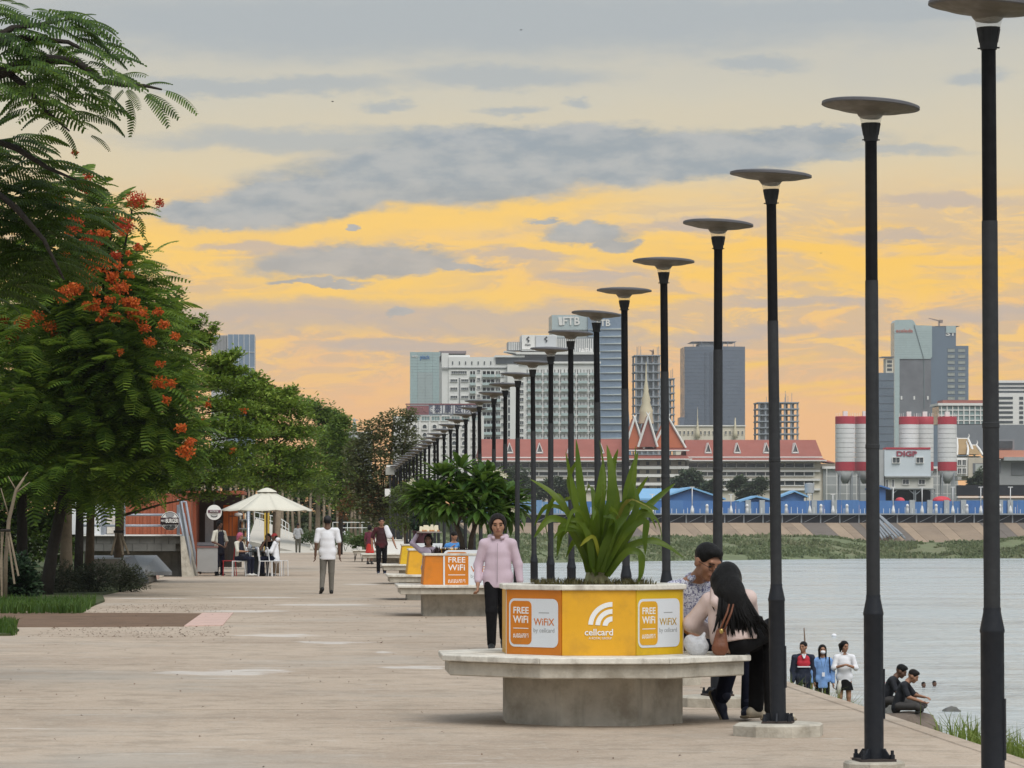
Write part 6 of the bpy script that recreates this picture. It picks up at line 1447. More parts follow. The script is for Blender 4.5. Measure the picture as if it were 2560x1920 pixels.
# ------------------------------------------------------------------ people: bodies and clothes grown from joints
def A3(v): return np.asarray(v, float)
def smin(a, b, k):
    h = np.clip(.5 + .5 * (b - a) / k, 0, 1); return b * (1 - h) + a * h - k * h * (1 - h)
def prim_eval(p, P):
    if p[0] in ('c',):
        a, b, ra, rb = A3(p[1]), A3(p[2]), p[3], p[4]; q = P - a; ab = b - a
        if len(p) > 5 and p[5]:
            n, ratio = A3(p[5][0]), p[5][1]; n = n / np.linalg.norm(n)
            q = q + (q @ n)[..., None] * n * (1 / ratio - 1); ab = ab + (ab @ n) * n * (1 / ratio - 1)
        L = max(ab @ ab, 1e-9); t = np.clip((q @ ab) / L, 0, 1); d = np.linalg.norm(q - t[..., None] * ab, axis=-1) - (ra + (rb - ra) * t)
        return d * (min(1., p[5][1] * 1.15) if len(p) > 5 and p[5] else 1.)
    c, r = A3(p[1]), A3(p[2]); q = P - c
    if len(p) > 3 and p[3] is not None: q = q @ np.asarray(p[3])
    k0 = np.linalg.norm(q / r, axis=-1); k1 = np.linalg.norm(q / (r * r), axis=-1)
    return k0 * (k0 - 1) / np.maximum(k1, 1e-6)
def prim_box(p):
    if p[0] == 'c': m = max(p[3], p[4]); a, b = A3(p[1]), A3(p[2]); return np.minimum(a, b) - m, np.maximum(a, b) + m
    m = max(p[2]); return A3(p[1]) - m, A3(p[1]) + m
def sdf_arrays(prims, res, k=.03, sub=(), planes=()):
    bx = [prim_box(p) for p in prims]; lo = np.min([b[0] for b in bx], 0) - 2.5 * res; hi = np.max([b[1] for b in bx], 0) + 2.5 * res
    n = np.ceil((hi - lo) / res).astype(int) + 1; ax = [lo[i] + np.arange(n[i]) * res for i in range(3)]
    D = np.full(n, .25, np.float32)
    for lst, sg in ((prims, 1), (sub, -1)):
        for p in lst:
            b = prim_box(p); m = 2.2 * k + 2 * res
            sl = []
            for i in range(3):
                a0 = max(0, int((b[0][i] - m - lo[i]) / res)); a1 = min(n[i], int((b[1][i] + m - lo[i]) / res) + 2); sl.append(slice(a0, max(a0, a1)))
            if any(s.stop <= s.start for s in sl): continue
            P = np.stack(np.meshgrid(ax[0][sl[0]], ax[1][sl[1]], ax[2][sl[2]], indexing='ij'), -1)
            d = prim_eval(p, P); kk = p[-1]['k'] if isinstance(p[-1], dict) else k
            D[tuple(sl)] = smin(D[tuple(sl)], d, kk) if sg > 0 else -smin(-D[tuple(sl)], d, k * .5)
    for pt, nr in planes:                                # clean hems and cuffs
        G = sum(((ax[i] - pt[i]) * nr[i]).reshape([-1 if j == i else 1 for j in range(3)]) for i in range(3)); D = np.maximum(D, -G)
    # surface nets
    ins = D < 0; c = [slice(0, -1), slice(1, None)]
    cnt = sum(ins[c[i], c[j], c[l]].astype(np.int8) for i in (0, 1) for j in (0, 1) for l in (0, 1))
    act = (cnt > 0) & (cnt < 8); ids = np.argwhere(act); idx = -np.ones(act.shape, np.int64); idx[act] = np.arange(len(ids))
    acc = np.zeros((len(ids), 3)); num = np.zeros(len(ids))
    corners = [(i, j, l) for i in (0, 1) for j in (0, 1) for l in (0, 1)]
    for a in range(8):
        for b in range(a + 1, 8):
            ca, cb = np.array(corners[a]), np.array(corners[b])
            if np.abs(ca - cb).sum() != 1: continue
            da = D[tuple((ids + ca).T)]; db = D[tuple((ids + cb).T)]; m = (da < 0) != (db < 0)
            t = np.where(m, da / np.where(m, da - db, 1), 0); acc += np.where(m[:, None], ca + (cb - ca) * t[:, None], 0); num += m
    V = lo + (ids + acc / np.maximum(num, 1)[:, None]) * res
    F_ = []
    for ax_ in range(3):
        o1, o2 = [(1, 2), (2, 0), (0, 1)][ax_]
        s0 = [slice(None)] * 3; s1 = [slice(None)] * 3; s0[ax_] = slice(0, -1); s1[ax_] = slice(1, None)
        e = ins[tuple(s0)] != ins[tuple(s1)]; q = np.argwhere(e); q = q[(q[:, o1] > 0) & (q[:, o2] > 0) & (q[:, o1] < act.shape[o1]) & (q[:, o2] < act.shape[o2])]
        d1 = np.zeros(3, int); d1[o1] = 1; d2 = np.zeros(3, int); d2[o2] = 1
        f = np.stack([idx[tuple((q - d1 - d2).T)], idx[tuple((q - d2).T)], idx[tuple(q.T)], idx[tuple((q - d1).T)]], 1)
        fl = ins[tuple(q.T)]; f[~fl] = f[~fl][:, ::-1]; F_.append(f)
    Fq = np.concatenate(F_); Fq = Fq[(Fq >= 0).all(1)]
    return V, Fq
def sdf_mesh(name, prims, res, m, parent, k=.03, sub=(), planes=()):
    V, Q = sdf_arrays(prims, res, k, sub, planes); return link(name, np_mesh(name, V, Q, m, smooth=True), parent)
def head_prims(c, Rm, s=1., ears=True):
    T = lambda *p: A3(c) + np.asarray(Rm) @ (A3(p) * s); E = lambda p, r: ('e', T(*p), A3(r) * s, np.asarray(Rm)); C = lambda a, b, ra, rb: ('c', T(*a), T(*b), ra * s, rb * s)
    L = [E((0, .012, .025), (.074, .093, .085)), E((0, -.022, -.052), (.055, .060, .058)), C((-.006, -.062, -.092), (.006, -.062, -.092), .022, .022), C((-.036, -.048, -.025), (-.036, -.048, -.022), .031, .031),
         C((.036, -.048, -.025), (.036, -.048, -.022), .031, .031), C((0, -.086, .008), (0, -.103, -.028), .010, .0145, ), C((-.034, -.078, .030), (.034, -.078, .030), .014, .014), E((0, -.082, -.060), (.024, .013, .012))]
    if ears: L += [E((sx * .077, .008, -.012), (.011, .022, .031)) for sx in (-1, 1)]
    return L
def hand_prims(w, d, side, s=1., curl=.5):
    "palm, four fingers of unequal length and a thumb, from the wrist along d; side = width axis"
    d = A3(d) / np.linalg.norm(d); side = A3(side) - d * (A3(side) @ d); side /= np.linalg.norm(side); n = np.cross(d, side); w = A3(w)
    L = [('c', w, w + d * .075 * s, .026 * s, .036 * s, (n, .5))]
    for q, ln in zip((-.028, -.0095, .0095, .027), (.062, .072, .068, .052)):
        b = w + d * .085 * s + side * q * s; m_ = b + (d * math.cos(curl * .6) + n * math.sin(curl * .6)) * ln * .5 * s; e = m_ + (d * math.cos(curl * 1.6) + n * math.sin(curl * 1.6)) * ln * .5 * s
        L += [('c', b, m_, .0095 * s, .009 * s, None, {'k': .006}), ('c', m_, e, .009 * s, .0075 * s, None, {'k': .006})]
    t0 = w + d * .03 * s - side * .028 * s; t1 = t0 + (d * .6 - side * .55 + n * .3) * .045 * s; t2 = t1 + (d * .9 - side * .05 + n * .3) * .032 * s
    return L + [('c', t0, t1, .0125 * s, .0105 * s, None, {'k': .01}), ('c', t1, t2, .0105 * s, .008 * s, None, {'k': .006})]
def rotm(yaw=0., pitch=0., roll=0.):
    "yaw about z, pitch nods the face down, roll tilts"
    return np.array((Matrix.Rotation(R(yaw), 3, 'Z') @ Matrix.Rotation(R(pitch), 3, 'X') @ Matrix.Rotation(R(roll), 3, 'Y')))
def joints(H, **kw):
    J = dict(pel=(0, 0, .525 * H), che=(0, .005, .72 * H), neck=(0, .015, .835 * H), head=(0, -.01, .93 * H),
             shA=(-.102 * H, .01, .80 * H), elA=(-.135 * H, .02, .63 * H), wrA=(-.140 * H, -.03, .485 * H), hiA=(-.05 * H, 0, .51 * H), knA=(-.054 * H, -.015, .285 * H), anA=(-.055 * H, .015, .05 * H),
             shB=(.102 * H, .01, .80 * H), elB=(.135 * H, .02, .63 * H), wrB=(.140 * H, -.03, .485 * H), hiB=(.05 * H, 0, .51 * H), knB=(.054 * H, -.015, .285 * H), anB=(.055 * H, .015, .05 * H))
    J.update(kw); return {k: A3(v) for k, v in J.items()}
skinm = mat('brown_skin', (.36, .19, .12), .55, .08, 20, spec=.35); skind = mat('dark_brown_skin', (.14, .075, .05), .55, .08, 20, spec=.35); skinl = mat('light_brown_skin', (.42, .24, .16), .55, .08, 20, spec=.35)
hairm = mat('black_hair', (.005, .0045, .0045), .5, .3, 30, .6, 160, stretch=(1, 1, .15), spec=.2)
hairb = mat('dark_brown_hair', (.010, .007, .006), .5, .3, 30, .6, 160, stretch=(1, 1, .15), spec=.2)
eyew = mat('eye_white', (.55, .52, .50), .4, .02); eyed = mat('eye_dark', (.012, .010, .010), .3, .02); lipm = mat('lip', (.26, .09, .075), .5, .05)
blackc = mat('black_cloth', (.006, .006, .007), .9, .3, 7, .3, 9, spec=.2); navyc = mat('navy_cloth', (.010, .012, .026), .9, .3, 7, .3, 9, spec=.2)
def person(label, loc, rz=0., H=1.68, res=.012, skin=skinm, J=None, top=None, bottom=None, skirt=None, shoes=None, sole=None, hair='short', hm=None, head=(0, 0, 0), face=True, hs=1., feet=(0, 0),
           bulk=1., group=None, glasses=False, curl=.5, barefeet=False, noface_hair=False, cat='person'):
    o = empty('person', loc, rz, label, cat, group); J = J or joints(H); s = H / 1.70; b = bulk; Rm = rotm(*head); hc = J['head']; hsz = s * hs
    up = J['che'] - J['pel']; fwd = A3((0, 1, 0)); shv = J['shB'] - J['shA']; fl = np.cross(shv, up); fl = fl / max(np.linalg.norm(fl), 1e-6)
    for a in 'AB': J['sh' + a] = J['sh' + a] - up / np.linalg.norm(up) * .022 * s
    body = head_prims(hc, Rm, hsz)
    body += [('c', J['neck'], hc + Rm @ A3((0, .015, -.055)) * hsz, .053 * s, .048 * s)]
    body += [('c', J['pel'], J['che'], .115 * s * b, .12 * s * b, (fl, .62)), ('c', J['che'], J['neck'], .10 * s, .05 * s, (fl, .7))]
    for a in 'AB':
        d = J['wr' + a] - J['el' + a]; body += [('c', J['sh' + a], J['el' + a], .047 * s, .038 * s), ('c', J['el' + a], J['wr' + a], .037 * s, .026 * s)]
        sd = fl if abs(d @ fl) < .8 * np.linalg.norm(d) else shv; sd = sd if a == 'A' else -sd
        body += hand_prims(J['wr' + a], d, sd, s, curl)
        body += [('c', J['hi' + a], J['kn' + a], .078 * s * b, .052 * s), ('c', J['kn' + a], J['an' + a], .05 * s, .036 * s), ('c', J['neck'], J['sh' + a], .045 * s, .045 * s), ('c', J['che'], J['sh' + a], .06 * s, .04 * s)]
        if barefeet: body += [('c', J['an' + a], J['an' + a] + A3((0, -.12 * s, -.04 * s)), .035 * s, .03 * s)]
    sdf_mesh('body', body, res, skin, o, .022)
    if top:
        m, sl, off, hem = top['m'], top.get('sleeve', 1.), top.get('off', .016) * s, top.get('hem', .0)
        down = J['pel'] + (J['pel'] - J['che']) / np.linalg.norm(up) * hem
        bb_ = b * .5 + .5; nk = J['neck'] - up * .02; dn = up / np.linalg.norm(up)
        P = [('c', down, J['pel'] * .5 + J['che'] * .5, .128 * top.get('w', 1.) * s * b + off, .126 * s * b + off, (fl, .66)), ('c', J['pel'] * .45 + J['che'] * .55, J['che'], .126 * s * b + off * .85, .122 * s * b + off * .7, (fl, .66)), ('c', J['che'], nk, .112 * s * b + off * .5, .046 * s, (fl, .75))] + ([('c', J['hiA'] + dn * .05 * s, J['hiB'] + dn * .05 * s, .080 * s * b + off, .080 * s * b + off, (fl, .9))] if top.get('cut', True) else [])
        for a in 'AB':
            P += [('c', nk, J['sh' + a], .036 * s + off * .3, .047 * s * bb_ + off * .35), ('c', J['che'] + up * .2, J['sh' + a] * .8 + J['che'] * .2, .075 * s + off * .4, .05 * s * bb_ + off * .3, (fl, .85))]
            if sl > 0:
                t = min(1, sl * 2); e = J['sh' + a] + (J['el' + a] - J['sh' + a]) * t; P += [('c', J['sh' + a], e, .049 * s * bb_ + off * .4, .041 * s * bb_ + off * .75)]
                if sl > .5: P += [('c', J['el' + a], J['el' + a] + (J['wr' + a] - J['el' + a]) * (sl - .5) * 2, .041 * s * bb_ + off * .65, .030 * s * bb_ + off * .75)]
        planes = [(down - dn * .05 * s, dn)] if top.get('cut', True) else []
        sub = []
        tp_ = sdf_mesh('shirt', P, res, m, o, .028, sub, planes)
        tp_.name = top.get('name', 'shirt')
        if top.get('collar'):
            sdf_mesh('collar', [('c', J['neck'] + shv * .17 * q - fl * r_, J['neck'] + shv * .10 * q - fl * (r_ + .0) + dn * .02, .02 * s, .018 * s) for q in (-1, 1) for r_ in (-.04, .0, .05)], max(.008, res * .8), top['collar'], o, .02)
    if bottom:
        m, ln, w = bottom['m'], bottom.get('len', 1.), bottom.get('w', 1.); P = [('c', J['hiA'] * .85 + J['hiB'] * .15, J['hiB'] * .85 + J['hiA'] * .15, .090 * s * b, .090 * s * b, (fl, .9)), ('c', J['pel'], J['pel'] + up * .12, .112 * s * b, .108 * s * b, (fl, .64))]
        for a in 'AB':
            e = J['hi' + a] + (J['kn' + a] - J['hi' + a]) * min(1, ln * 2); P += [('c', J['hi' + a], e, .084 * s * b, .064 * s * w * (b * .5 + .5))]
            if ln > .5: P += [('c', J['kn' + a], J['kn' + a] + (J['an' + a] - J['kn' + a]) * (ln - .5) * 2, .062 * s * w * (b * .5 + .5), .049 * s * w)]
        sdf_mesh('trousers', P, res, m, o, .02)
    if skirt:
        z1 = skirt.get('z', .3 * H); c = (J['hiA'] + J['hiB']) / 2; sdf_mesh('skirt', [('c', c, A3((c[0], c[1], z1)), .14 * s * b, skirt.get('w', .19) * s, ((0, 1, 0), .7)), ('c', J['pel'], c, .13 * s * b, .14 * s * b, (fl, .7))], res, skirt['m'], o, .03, (), [((0, 0, z1), (0, 0, 1))])
    if shoes:
        for a, an in zip('AB', feet):
            c_, s_ = math.cos(R(an)), math.sin(R(an)); k0 = J['an' + a]; d = A3(J.get('foot' + a, (s_, -c_, 0))); d = d / np.linalg.norm(d); nu = A3((0, 0, 1)) - d * d[2]; nu = nu / max(np.linalg.norm(nu), 1e-6)
            h0 = k0 - nu * .035 * s
            sh = sdf_mesh('shoe', [('c', h0 - d * .045 * s, h0 + d * .07 * s, .040 * s, .037 * s), ('c', h0 + d * .06 * s - nu * .006, h0 + d * .155 * s - nu * .014 * s, .04 * s, .030 * s, (nu, .75)), ('c', k0 + nu * .03 * s, h0, .045 * s, .042 * s)], min(res, .010), shoes, o, .02)
            if sole: sdf_mesh('sole', [('c', h0 - d * .05 * s - nu * .034 * s, h0 + d * .16 * s - nu * .034 * s, .044 * s, .038 * s, (nu, .38))], min(res, .009), sole, sh, .01)
    hm = hm or hairm; T = lambda *p: hc + Rm @ (A3(p) * hsz); E = lambda p, r: ('e', T(*p), A3(r) * hsz, Rm)
    hr = min(res, .011)
    if hair == 'short': sdf_mesh('hair', [E((0, .014, .038), (.082, .099, .088))], hr, hm, o, .02, [E((0, -.085, -.04), (.085, .085, .088)), E((0, -.02, -.12), (.1, .13, .09))])
    elif hair == 'flat': sdf_mesh('hair', [E((0, .010, .046), (.082, .100, .084)), E((0, -.045, .085), (.062, .045, .036))], hr, hm, o, .02, [E((0, -.105, -.02), (.088, .082, .094)), E((0, -.01, -.105), (.12, .14, .10))])
    elif hair in ('tied', 'bob', 'pony', 'long'):
        P = [E((0, .014, .036), (.090, .103, .094)), E((0, .05, -.01), (.084, .066, .09)), E((-.062, .02, .0), (.03, .05, .07)), E((.062, .02, .0), (.03, .05, .07))]
        if hair == 'bob': P += [('c', T(sx * .072, .02, .02), T(sx * .070, .03, -.115), .026 * hsz, .020 * hsz) for sx in (-1, 1)] + [('c', T(0, .065, .0), T(0, .06, -.12), .06 * hsz, .045 * hsz)]
        if hair == 'tied': P += [E((0, .11, .02), (.04, .035, .04))]
        if hair == 'pony': P += [('c', T(0, .11, .04), T(0, .15, .01), .035 * hsz, .042 * hsz), ('c', T(0, .15, .01), T(.0, .14, -.13), .042 * hsz, .018 * hsz)]
        if hair == 'long': P += [('c', T(sx * .072, .02, .0), T(sx * .075, -.02, -.30), .026 * hsz, .022 * hsz) for sx in (-1, 1)] + [('c', T(0, .07, .0), T(0, .07, -.30), .06 * hsz, .05 * hsz)]
        sdf_mesh('hair', P, hr, hm, o, .02, [E((0, -.096, -.022), (.074, .076, .098))])
    elif hair == 'cap':
        sdf_mesh('cap', [E((0, .008, .045), (.082, .100, .082)), ('c', T(-.035, -.08, .055), T(.035, -.08, .055), .035 * hsz, .035 * hsz, (Rm @ A3((0, 0, 1)), .25))], hr, hm, o, .02, [E((0, 0, -.09), (.12, .14, .10))])
        sdf_mesh('hair', [E((0, .03, .0), (.079, .080, .080))], hr, hairm, o, .02, [E((0, -.075, -.03), (.09, .095, .09)), E((0, 0, -.13), (.12, .14, .09))])
    if face:
        fx_ = MB()
        for sx in (-1, 1):
            for nm, m, c, r in (('eye', eyed, (sx * .031, -.0765, -.001), (.0125, .008, .0065)), ):
                bb = MB(); bb.ball((0, 0, 0), tuple(q * hsz for q in r), 8, 6); ob = bb.build(nm, m, o, True, Vector(T(*c))); ob.rotation_euler = Matrix(Rm).to_euler()
            bb = MB(); bb.tube([T(sx * .014, -.0915, .020), T(sx * .032, -.0915, .025), T(sx * .052, -.078, .018)], [.0035 * hsz, .0045 * hsz, .003 * hsz], 5); bb.build('eyebrow', hairm, o, True)
        bb = MB(); bb.tube([T(-.024, -.0845, -.060), T(-.01, -.0955, -.0585), T(.01, -.0955, -.0585), T(.024, -.0845, -.060)], [.003 * hsz, .006 * hsz, .006 * hsz, .003 * hsz], 6); bb.build('lips', lipm, o, True)
    if glasses:
        g = MB()
        for sx in (-1, 1):
            c0 = A3((sx * .033, -.100, -.004)); ringp = [T(c0[0] + .026 * math.cos(t), c0[1], c0[2] + .018 * math.sin(t)) for t in np.linspace(0, 2 * math.pi, 15)]
            g.tube(ringp, .0014 * hsz, 5); g.tube([T(sx * .058, -.098, .0), T(sx * .080, -.04, .004), T(sx * .081, .01, .002)], .0022 * hsz, 5)
        g.tube([T(-.008, -.103, -.002), T(.008, -.103, -.002)], .002 * hsz, 5); g.build('glasses', eyed, o)
    return o
PR = 'people on the promenade'
pinkc = mat('pale_pink_jacket', (.58, .46, .53), .8, .05, 5, .3, 8, col2=(.50, .39, .45), amt=.4)
whitec = mat('white_tee', (.78, .79, .83), .85, .03, 5, .3, 8)
greyp = mat('grey_trousers', (.155, .145, .125), .9, .15, 7, .5, 20); greysh = mat('grey_shirt', (.36, .37, .38), .9, .1, 7, .4, 18)
shoe_k = mat('black_shoe', (.014, .015, .015), .6, .2, 10); sole_w = mat('white_sole', (.62, .60, .56), .7, .1, 10); sole_t = mat('tan_sole', (.24, .20, .14), .8, .15, 10); shoe_n = mat('navy_shoe', (.016, .02, .045), .6, .2, 10)

# --- woman in the pale pink zip jacket, walking towards us
H = 1.60
J = joints(H, knB=(.07, .02, .455), anB=(.06, .20, .15), footB=(0, -.75, -.6), knA=(-.07, -.12, .46), anA=(-.07, -.10, .075), shA=(-.165, .01, 1.275), elA=(-.235, .04, 1.00), wrA=(-.235, -.05, .775), shB=(.165, .01, 1.275), elB=(.235, .03, 1.01), wrB=(.265, .00, .775), head=(0, -.015, 1.475))
w1 = person('woman in a pale pink zip jacket and black trousers walking beside the nearest planter', (2.155, 41.6, 0), R(-6), H, .0085, skinm, J, dict(m=pinkc, sleeve=.90, off=.018, hem=.06, w=1.16, name='jacket'), dict(m=blackc, w=1.12), None, shoe_k, sole_w, 'tied', hairb, (4, 3, -2), True, 1.16, bulk=1.12, curl=.9)
MB().box(-.003, .003, -.004, .004, .80, 1.26).build('zip', mat('zip_grey', (.30, .25, .28), .5, .1), w1, loc=(0, -.128, 0))
sdf_mesh('hood', [('c', (-.09, .05, 1.335), (-.05, -.055, 1.325), .028, .022), ('c', (.09, .05, 1.335), (.05, -.055, 1.325), .028, .022), ('c', (-.09, .06, 1.33), (.09, .06, 1.33), .035, .035)], .0085, pinkc, w1, .03)
# --- man in the white tee, from behind
H = 1.71
J = joints(H, anA=(-.085, -.04, .075), knA=(-.085, -.03, .48), knB=(.10, -.0, .48), anB=(.125, .12, .12), footB=(.25, -.8, -.45), shA=(-.20, 0, 1.40), elA=(-.255, .02, 1.10), wrA=(-.265, -.02, .85), shB=(.20, 0, 1.40), elB=(.25, .03, 1.10), wrB=(.265, -.03, .84))
person('man in a white tee and grey trousers walking away from us', (.26, 77, 0), R(180), H, .010, skind, J, dict(m=whitec, sleeve=.40, off=.024, hem=.10, w=1.1), dict(m=greyp, w=1.0), None, shoe_k, None, 'cap', mat('dark_cap', (.03, .03, .033), .8, .2), (0, 4, 0), False, 1.0, bulk=1.1)
# --- man in the dark red shirt with a white towel on his shoulder
H = 1.76
J = joints(H, elA=(-.30, .03, 1.12), wrA=(-.30, -.02, .86), elB=(.33, .0, 1.15), wrB=(.42, -.10, .90), shA=(-.19, 0, 1.42), shB=(.19, 0, 1.42), knA=(-.09, -.12, .50), anA=(-.10, -.06, .09), anB=(.10, .12, .08))
redsh = mat('dark_maroon_shirt', (.040, .012, .014), .85, .2, 6, .3, 16, col2=(.11, .014, .02), amt=.8, scale2=2.)
m3 = person('smiling man in a dark maroon shirt with a white cloth on one shoulder', (2.06, 110, 0), 0, H, .013, skinm, J, dict(m=redsh, sleeve=.42, off=.022, hem=.06, w=1.05), dict(m=blackc, w=1.1), None, shoe_n, sole_w, 'short', hairm, (8, 2, 0), True, 1.05, bulk=1.1)
sdf_mesh('shoulder_cloth', [('c', (.15, -.06, 1.44), (.24, -.10, 1.20), .075, .10, ((0, 1, 0), .45)), ('c', (.15, 0, 1.46), (.22, .06, 1.3), .07, .08)], .013, whitec, m3, .04)
# --- woman in the red dress, from behind
person('woman in a red dress behind the man with the white cloth', (2.14, 139, 0), R(150), 1.55, .016, skind, None, dict(m=mat('plum_blouse', (.15, .03, .055), .85, .2, 8), sleeve=.4, off=.018, hem=.0), None, dict(m=mat('red_skirt', (.55, .04, .03), .8, .12, 6, .4, 14), z=.45, w=.21), shoe_k, None, 'tied', hairm, (0, 0, 0), False)
# --- man in grey seen from behind near the ramp
person('man in a grey shirt standing with his back to us near the ramp', (-1.02, 204, 0), R(170), 1.72, .018, skind, joints(1.72, elA=(-.25, -.06, 1.12), wrA=(-.14, -.2, 1.08), elB=(.24, .02, 1.08), wrB=(.24, -.1, .86)), dict(m=greysh, sleeve=.5, off=.026, hem=.06), dict(m=mat('olive_trousers', (.085, .08, .06), .9, .15), w=1.15), None, shoe_k, None, 'short', hairm, (0, 8, 0), False)
person('distant person in a black shirt and white shorts by the white railing', (2.4, 296, .35), R(120), 1.68, .022, skind, None, dict(m=blackc, sleeve=.5, off=.02, hem=.05), dict(m=whitec, len=.5, w=1.1), None, shoe_k, None, 'short', hairm, (0, 0, 0), False)
# --- tray carrier
H = 1.32
J = joints(H, shA=(-.15, 0, 1.05), elA=(-.30, -.02, 1.16), wrA=(-.20, -.02, 1.33), shB=(.15, 0, 1.05), elB=(.19, .02, .83), wrB=(.18, -.06, .64), knA=(-.07, -.08, .38))
lil = mat('lilac_shirt', (.33, .28, .36), .85, .12, 9, .4, 20, col2=(.45, .40, .46), amt=.5, scale2=12)
person('tray carrier in a lilac shirt walking between the planters', (2.06, 64.2, 0), R(-10), H, .012, skind, J, dict(m=lil, sleeve=.95, off=.02, hem=.05), dict(m=mat('patterned_trousers', (.10, .08, .12), .9, .3, 20), w=1.05), None, shoe_k, None, 'bob', hairm, (0, -2, 0), True, 1.08, curl=.2)
ty = empty('snack_tray', (2.07, 64.2, 1.352), 0, 'round tray of white snack boxes carried on the head', 'tray')
MB().lathe([(.21, 0), (.235, .012), (.225, .02), (.2, .012)], 24).build('tray', mat('tray_steel', (.42, .38, .36), .5, .15, 9), ty, True)
boxm = mat('snack_box', (.72, .66, .50), .7, .1, 8); foodm = mat('food_orange', (.52, .24, .09), .7, .3, 30)
for k, (x, y, w, h_) in enumerate([(-.15, -.08, .06, .10), (-.06, -.1, .11, .12), (.05, -.1, .06, .13), (.13, -.08, .08, .12), (-.12, .04, .08, .09), (0, .06, .10, .10), (.12, .05, .08, .1)]):
    MB().loft([[(x - w / 2, y - .04, .014), (x + w / 2, y - .04, .014), (x + w / 2, y + .04, .014), (x - w / 2, y + .04, .014)], [(x - w * .4, y - .01, h_ + .02), (x + w * .4, y - .01, h_ + .02), (x + w * .4, y + .02, h_ + .02), (x - w * .4, y + .02, h_ + .02)]]).build('snack_box', boxm, ty)
for k in range(8): MB().ball((-.16 + k * .046, -.15 + .02 * (k % 2), .035), (.028, .02, .02), 8, 5).build('snack', foodm if k % 3 else boxm, ty, True)
# --- person in blue behind the second planter
person('person in a blue shirt half hidden behind the frangipani', (2.97, 75.5, 0), R(15), 1.36, .014, skinm, joints(1.36, shA=(-.16, .0, 1.08), shB=(.16, 0, 1.08), elA=(-.24, -.04, .88), wrA=(-.10, -.14, 1.02)), dict(m=mat('blue_shirt', (.07, .25, .60), .85, .12, 9), sleeve=.5, off=.022, hem=.05), dict(m=navyc), None, shoe_k, None, 'short', hairb, (20, 25, 0), False)

# --- the couple on the nearest bench
batik = bpy.data.materials.new('batik_shirt'); batik.use_nodes = True; g = NT(batik.node_tree)
pos_ = g.n.new('ShaderNodeNewGeometry').outputs['Position']
n1, _ = g.noise(pos_, 48, 4, .6, 1.6); n2, _ = g.noise(pos_, 9, 3, .5, .8); n3, _ = g.noise(pos_, 60, 2)
cc = g.mix(g.mr(n1, .44, .52), (.12, .12, .24), (.66, .67, .76)); cc = g.mix(g.m('MULTIPLY', g.mr(n2, .5, .6), .55), cc, (.24, .25, .38)); cc = g.mix(g.m('MULTIPLY', g.mr(n3, .6, .7), .6), cc, (.7, .7, .76))
pr_ = g.n.new('ShaderNodeBsdfPrincipled'); g._in(pr_.inputs['Base Color'], cc); pr_.inputs['Roughness'].default_value = .8
g.l.new(pr_.outputs[0], g.n.new('ShaderNodeOutputMaterial').inputs[0]); MATS['batik'] = batik
mo = A3((2.98, 26.62, 0))
rl2 = lambda *p: A3(p) - mo
J = dict(pel=rl2(2.86, 26.72, .62), che=rl2(2.87, 26.66, .92), neck=rl2(2.885, 26.60, 1.06), head=rl2(2.945, 26.49, 1.185), shA=rl2(2.70, 26.62, 1.00), elA=rl2(2.66, 26.48, .76), wrA=rl2(2.80, 26.32, .66), shB=rl2(3.06, 26.72, 1.00), elB=rl2(3.17, 26.58, .78), wrB=rl2(3.08, 26.36, .72),
         hiA=rl2(2.86, 26.62, .60), knA=rl2(3.17, 26.48, .585), anA=rl2(3.06, 26.50, .165), hiB=rl2(2.93, 26.80, .60), knB=rl2(3.30, 26.62, .585), anB=rl2(3.245, 26.42, .10), footA=A3((.35, -.30, -.85)), footB=A3((-.25, -.9, 0)))
person('man in glasses and a blue and white patterned shirt seated on the nearest bench', tuple(mo), 0, 1.72, .0075, mat('warm_skin', (.34, .17, .105), .5, .08, 20, spec=.35), {k: A3(v) for k, v in J.items()}, dict(m=batik, sleeve=.5, off=.018, hem=.04, cut=False, collar=batik), dict(m=navyc, w=1.1), None, shoe_n, sole_t, 'flat', hairm, (34, 24, 4), True, 1.12, bulk=1.05, glasses=True)
wo = A3((3.04, 25.80, 0)); rl3 = lambda *p: A3(p) - wo
J = dict(pel=rl3(3.06, 25.80, .63), che=rl3(3.03, 25.84, .87), neck=rl3(3.02, 25.90, .985), head=rl3(3.035, 25.95, 1.065), shA=rl3(2.895, 25.90, .925), elA=rl3(2.775, 25.98, .735), wrA=rl3(2.93, 26.10, .665), shB=rl3(3.175, 25.86, .945), elB=rl3(3.22, 26.02, .76), wrB=rl3(3.12, 26.22, .70),
         hiA=rl3(3.02, 25.86, .60), knA=rl3(3.30, 26.16, .60), anA=rl3(3.27, 26.14, .11), hiB=rl3(3.12, 25.78, .60), knB=rl3(3.37, 25.98, .70), anB=rl3(3.36, 25.92, .10), footA=A3((.7, .4, 0)), footB=A3((.75, -.25, 0)))
hood_m = mat('shell_pink_hoodie', (.66, .52, .48), .75, .05, 5, .4, 8, col2=(.55, .42, .40), amt=.4)
wm = person('woman with long black hair in a pale pink hoodie seated with her back to us', tuple(wo), 0, 1.62, .0075, skinl, {k: A3(v) for k, v in J.items()}, dict(m=hood_m, sleeve=.98, off=.030, hem=-.02, w=1.06, name='hoodie'), dict(m=blackc, w=1.2), None, mat('cream_shoe', (.48, .43, .34), .7, .1), sole_t, 'none', hairm, (165, 10, 0), False, 1.08, bulk=1.08)
hc = J['head']
hq = lambda x, y, z: A3((x, y, z)) - wo
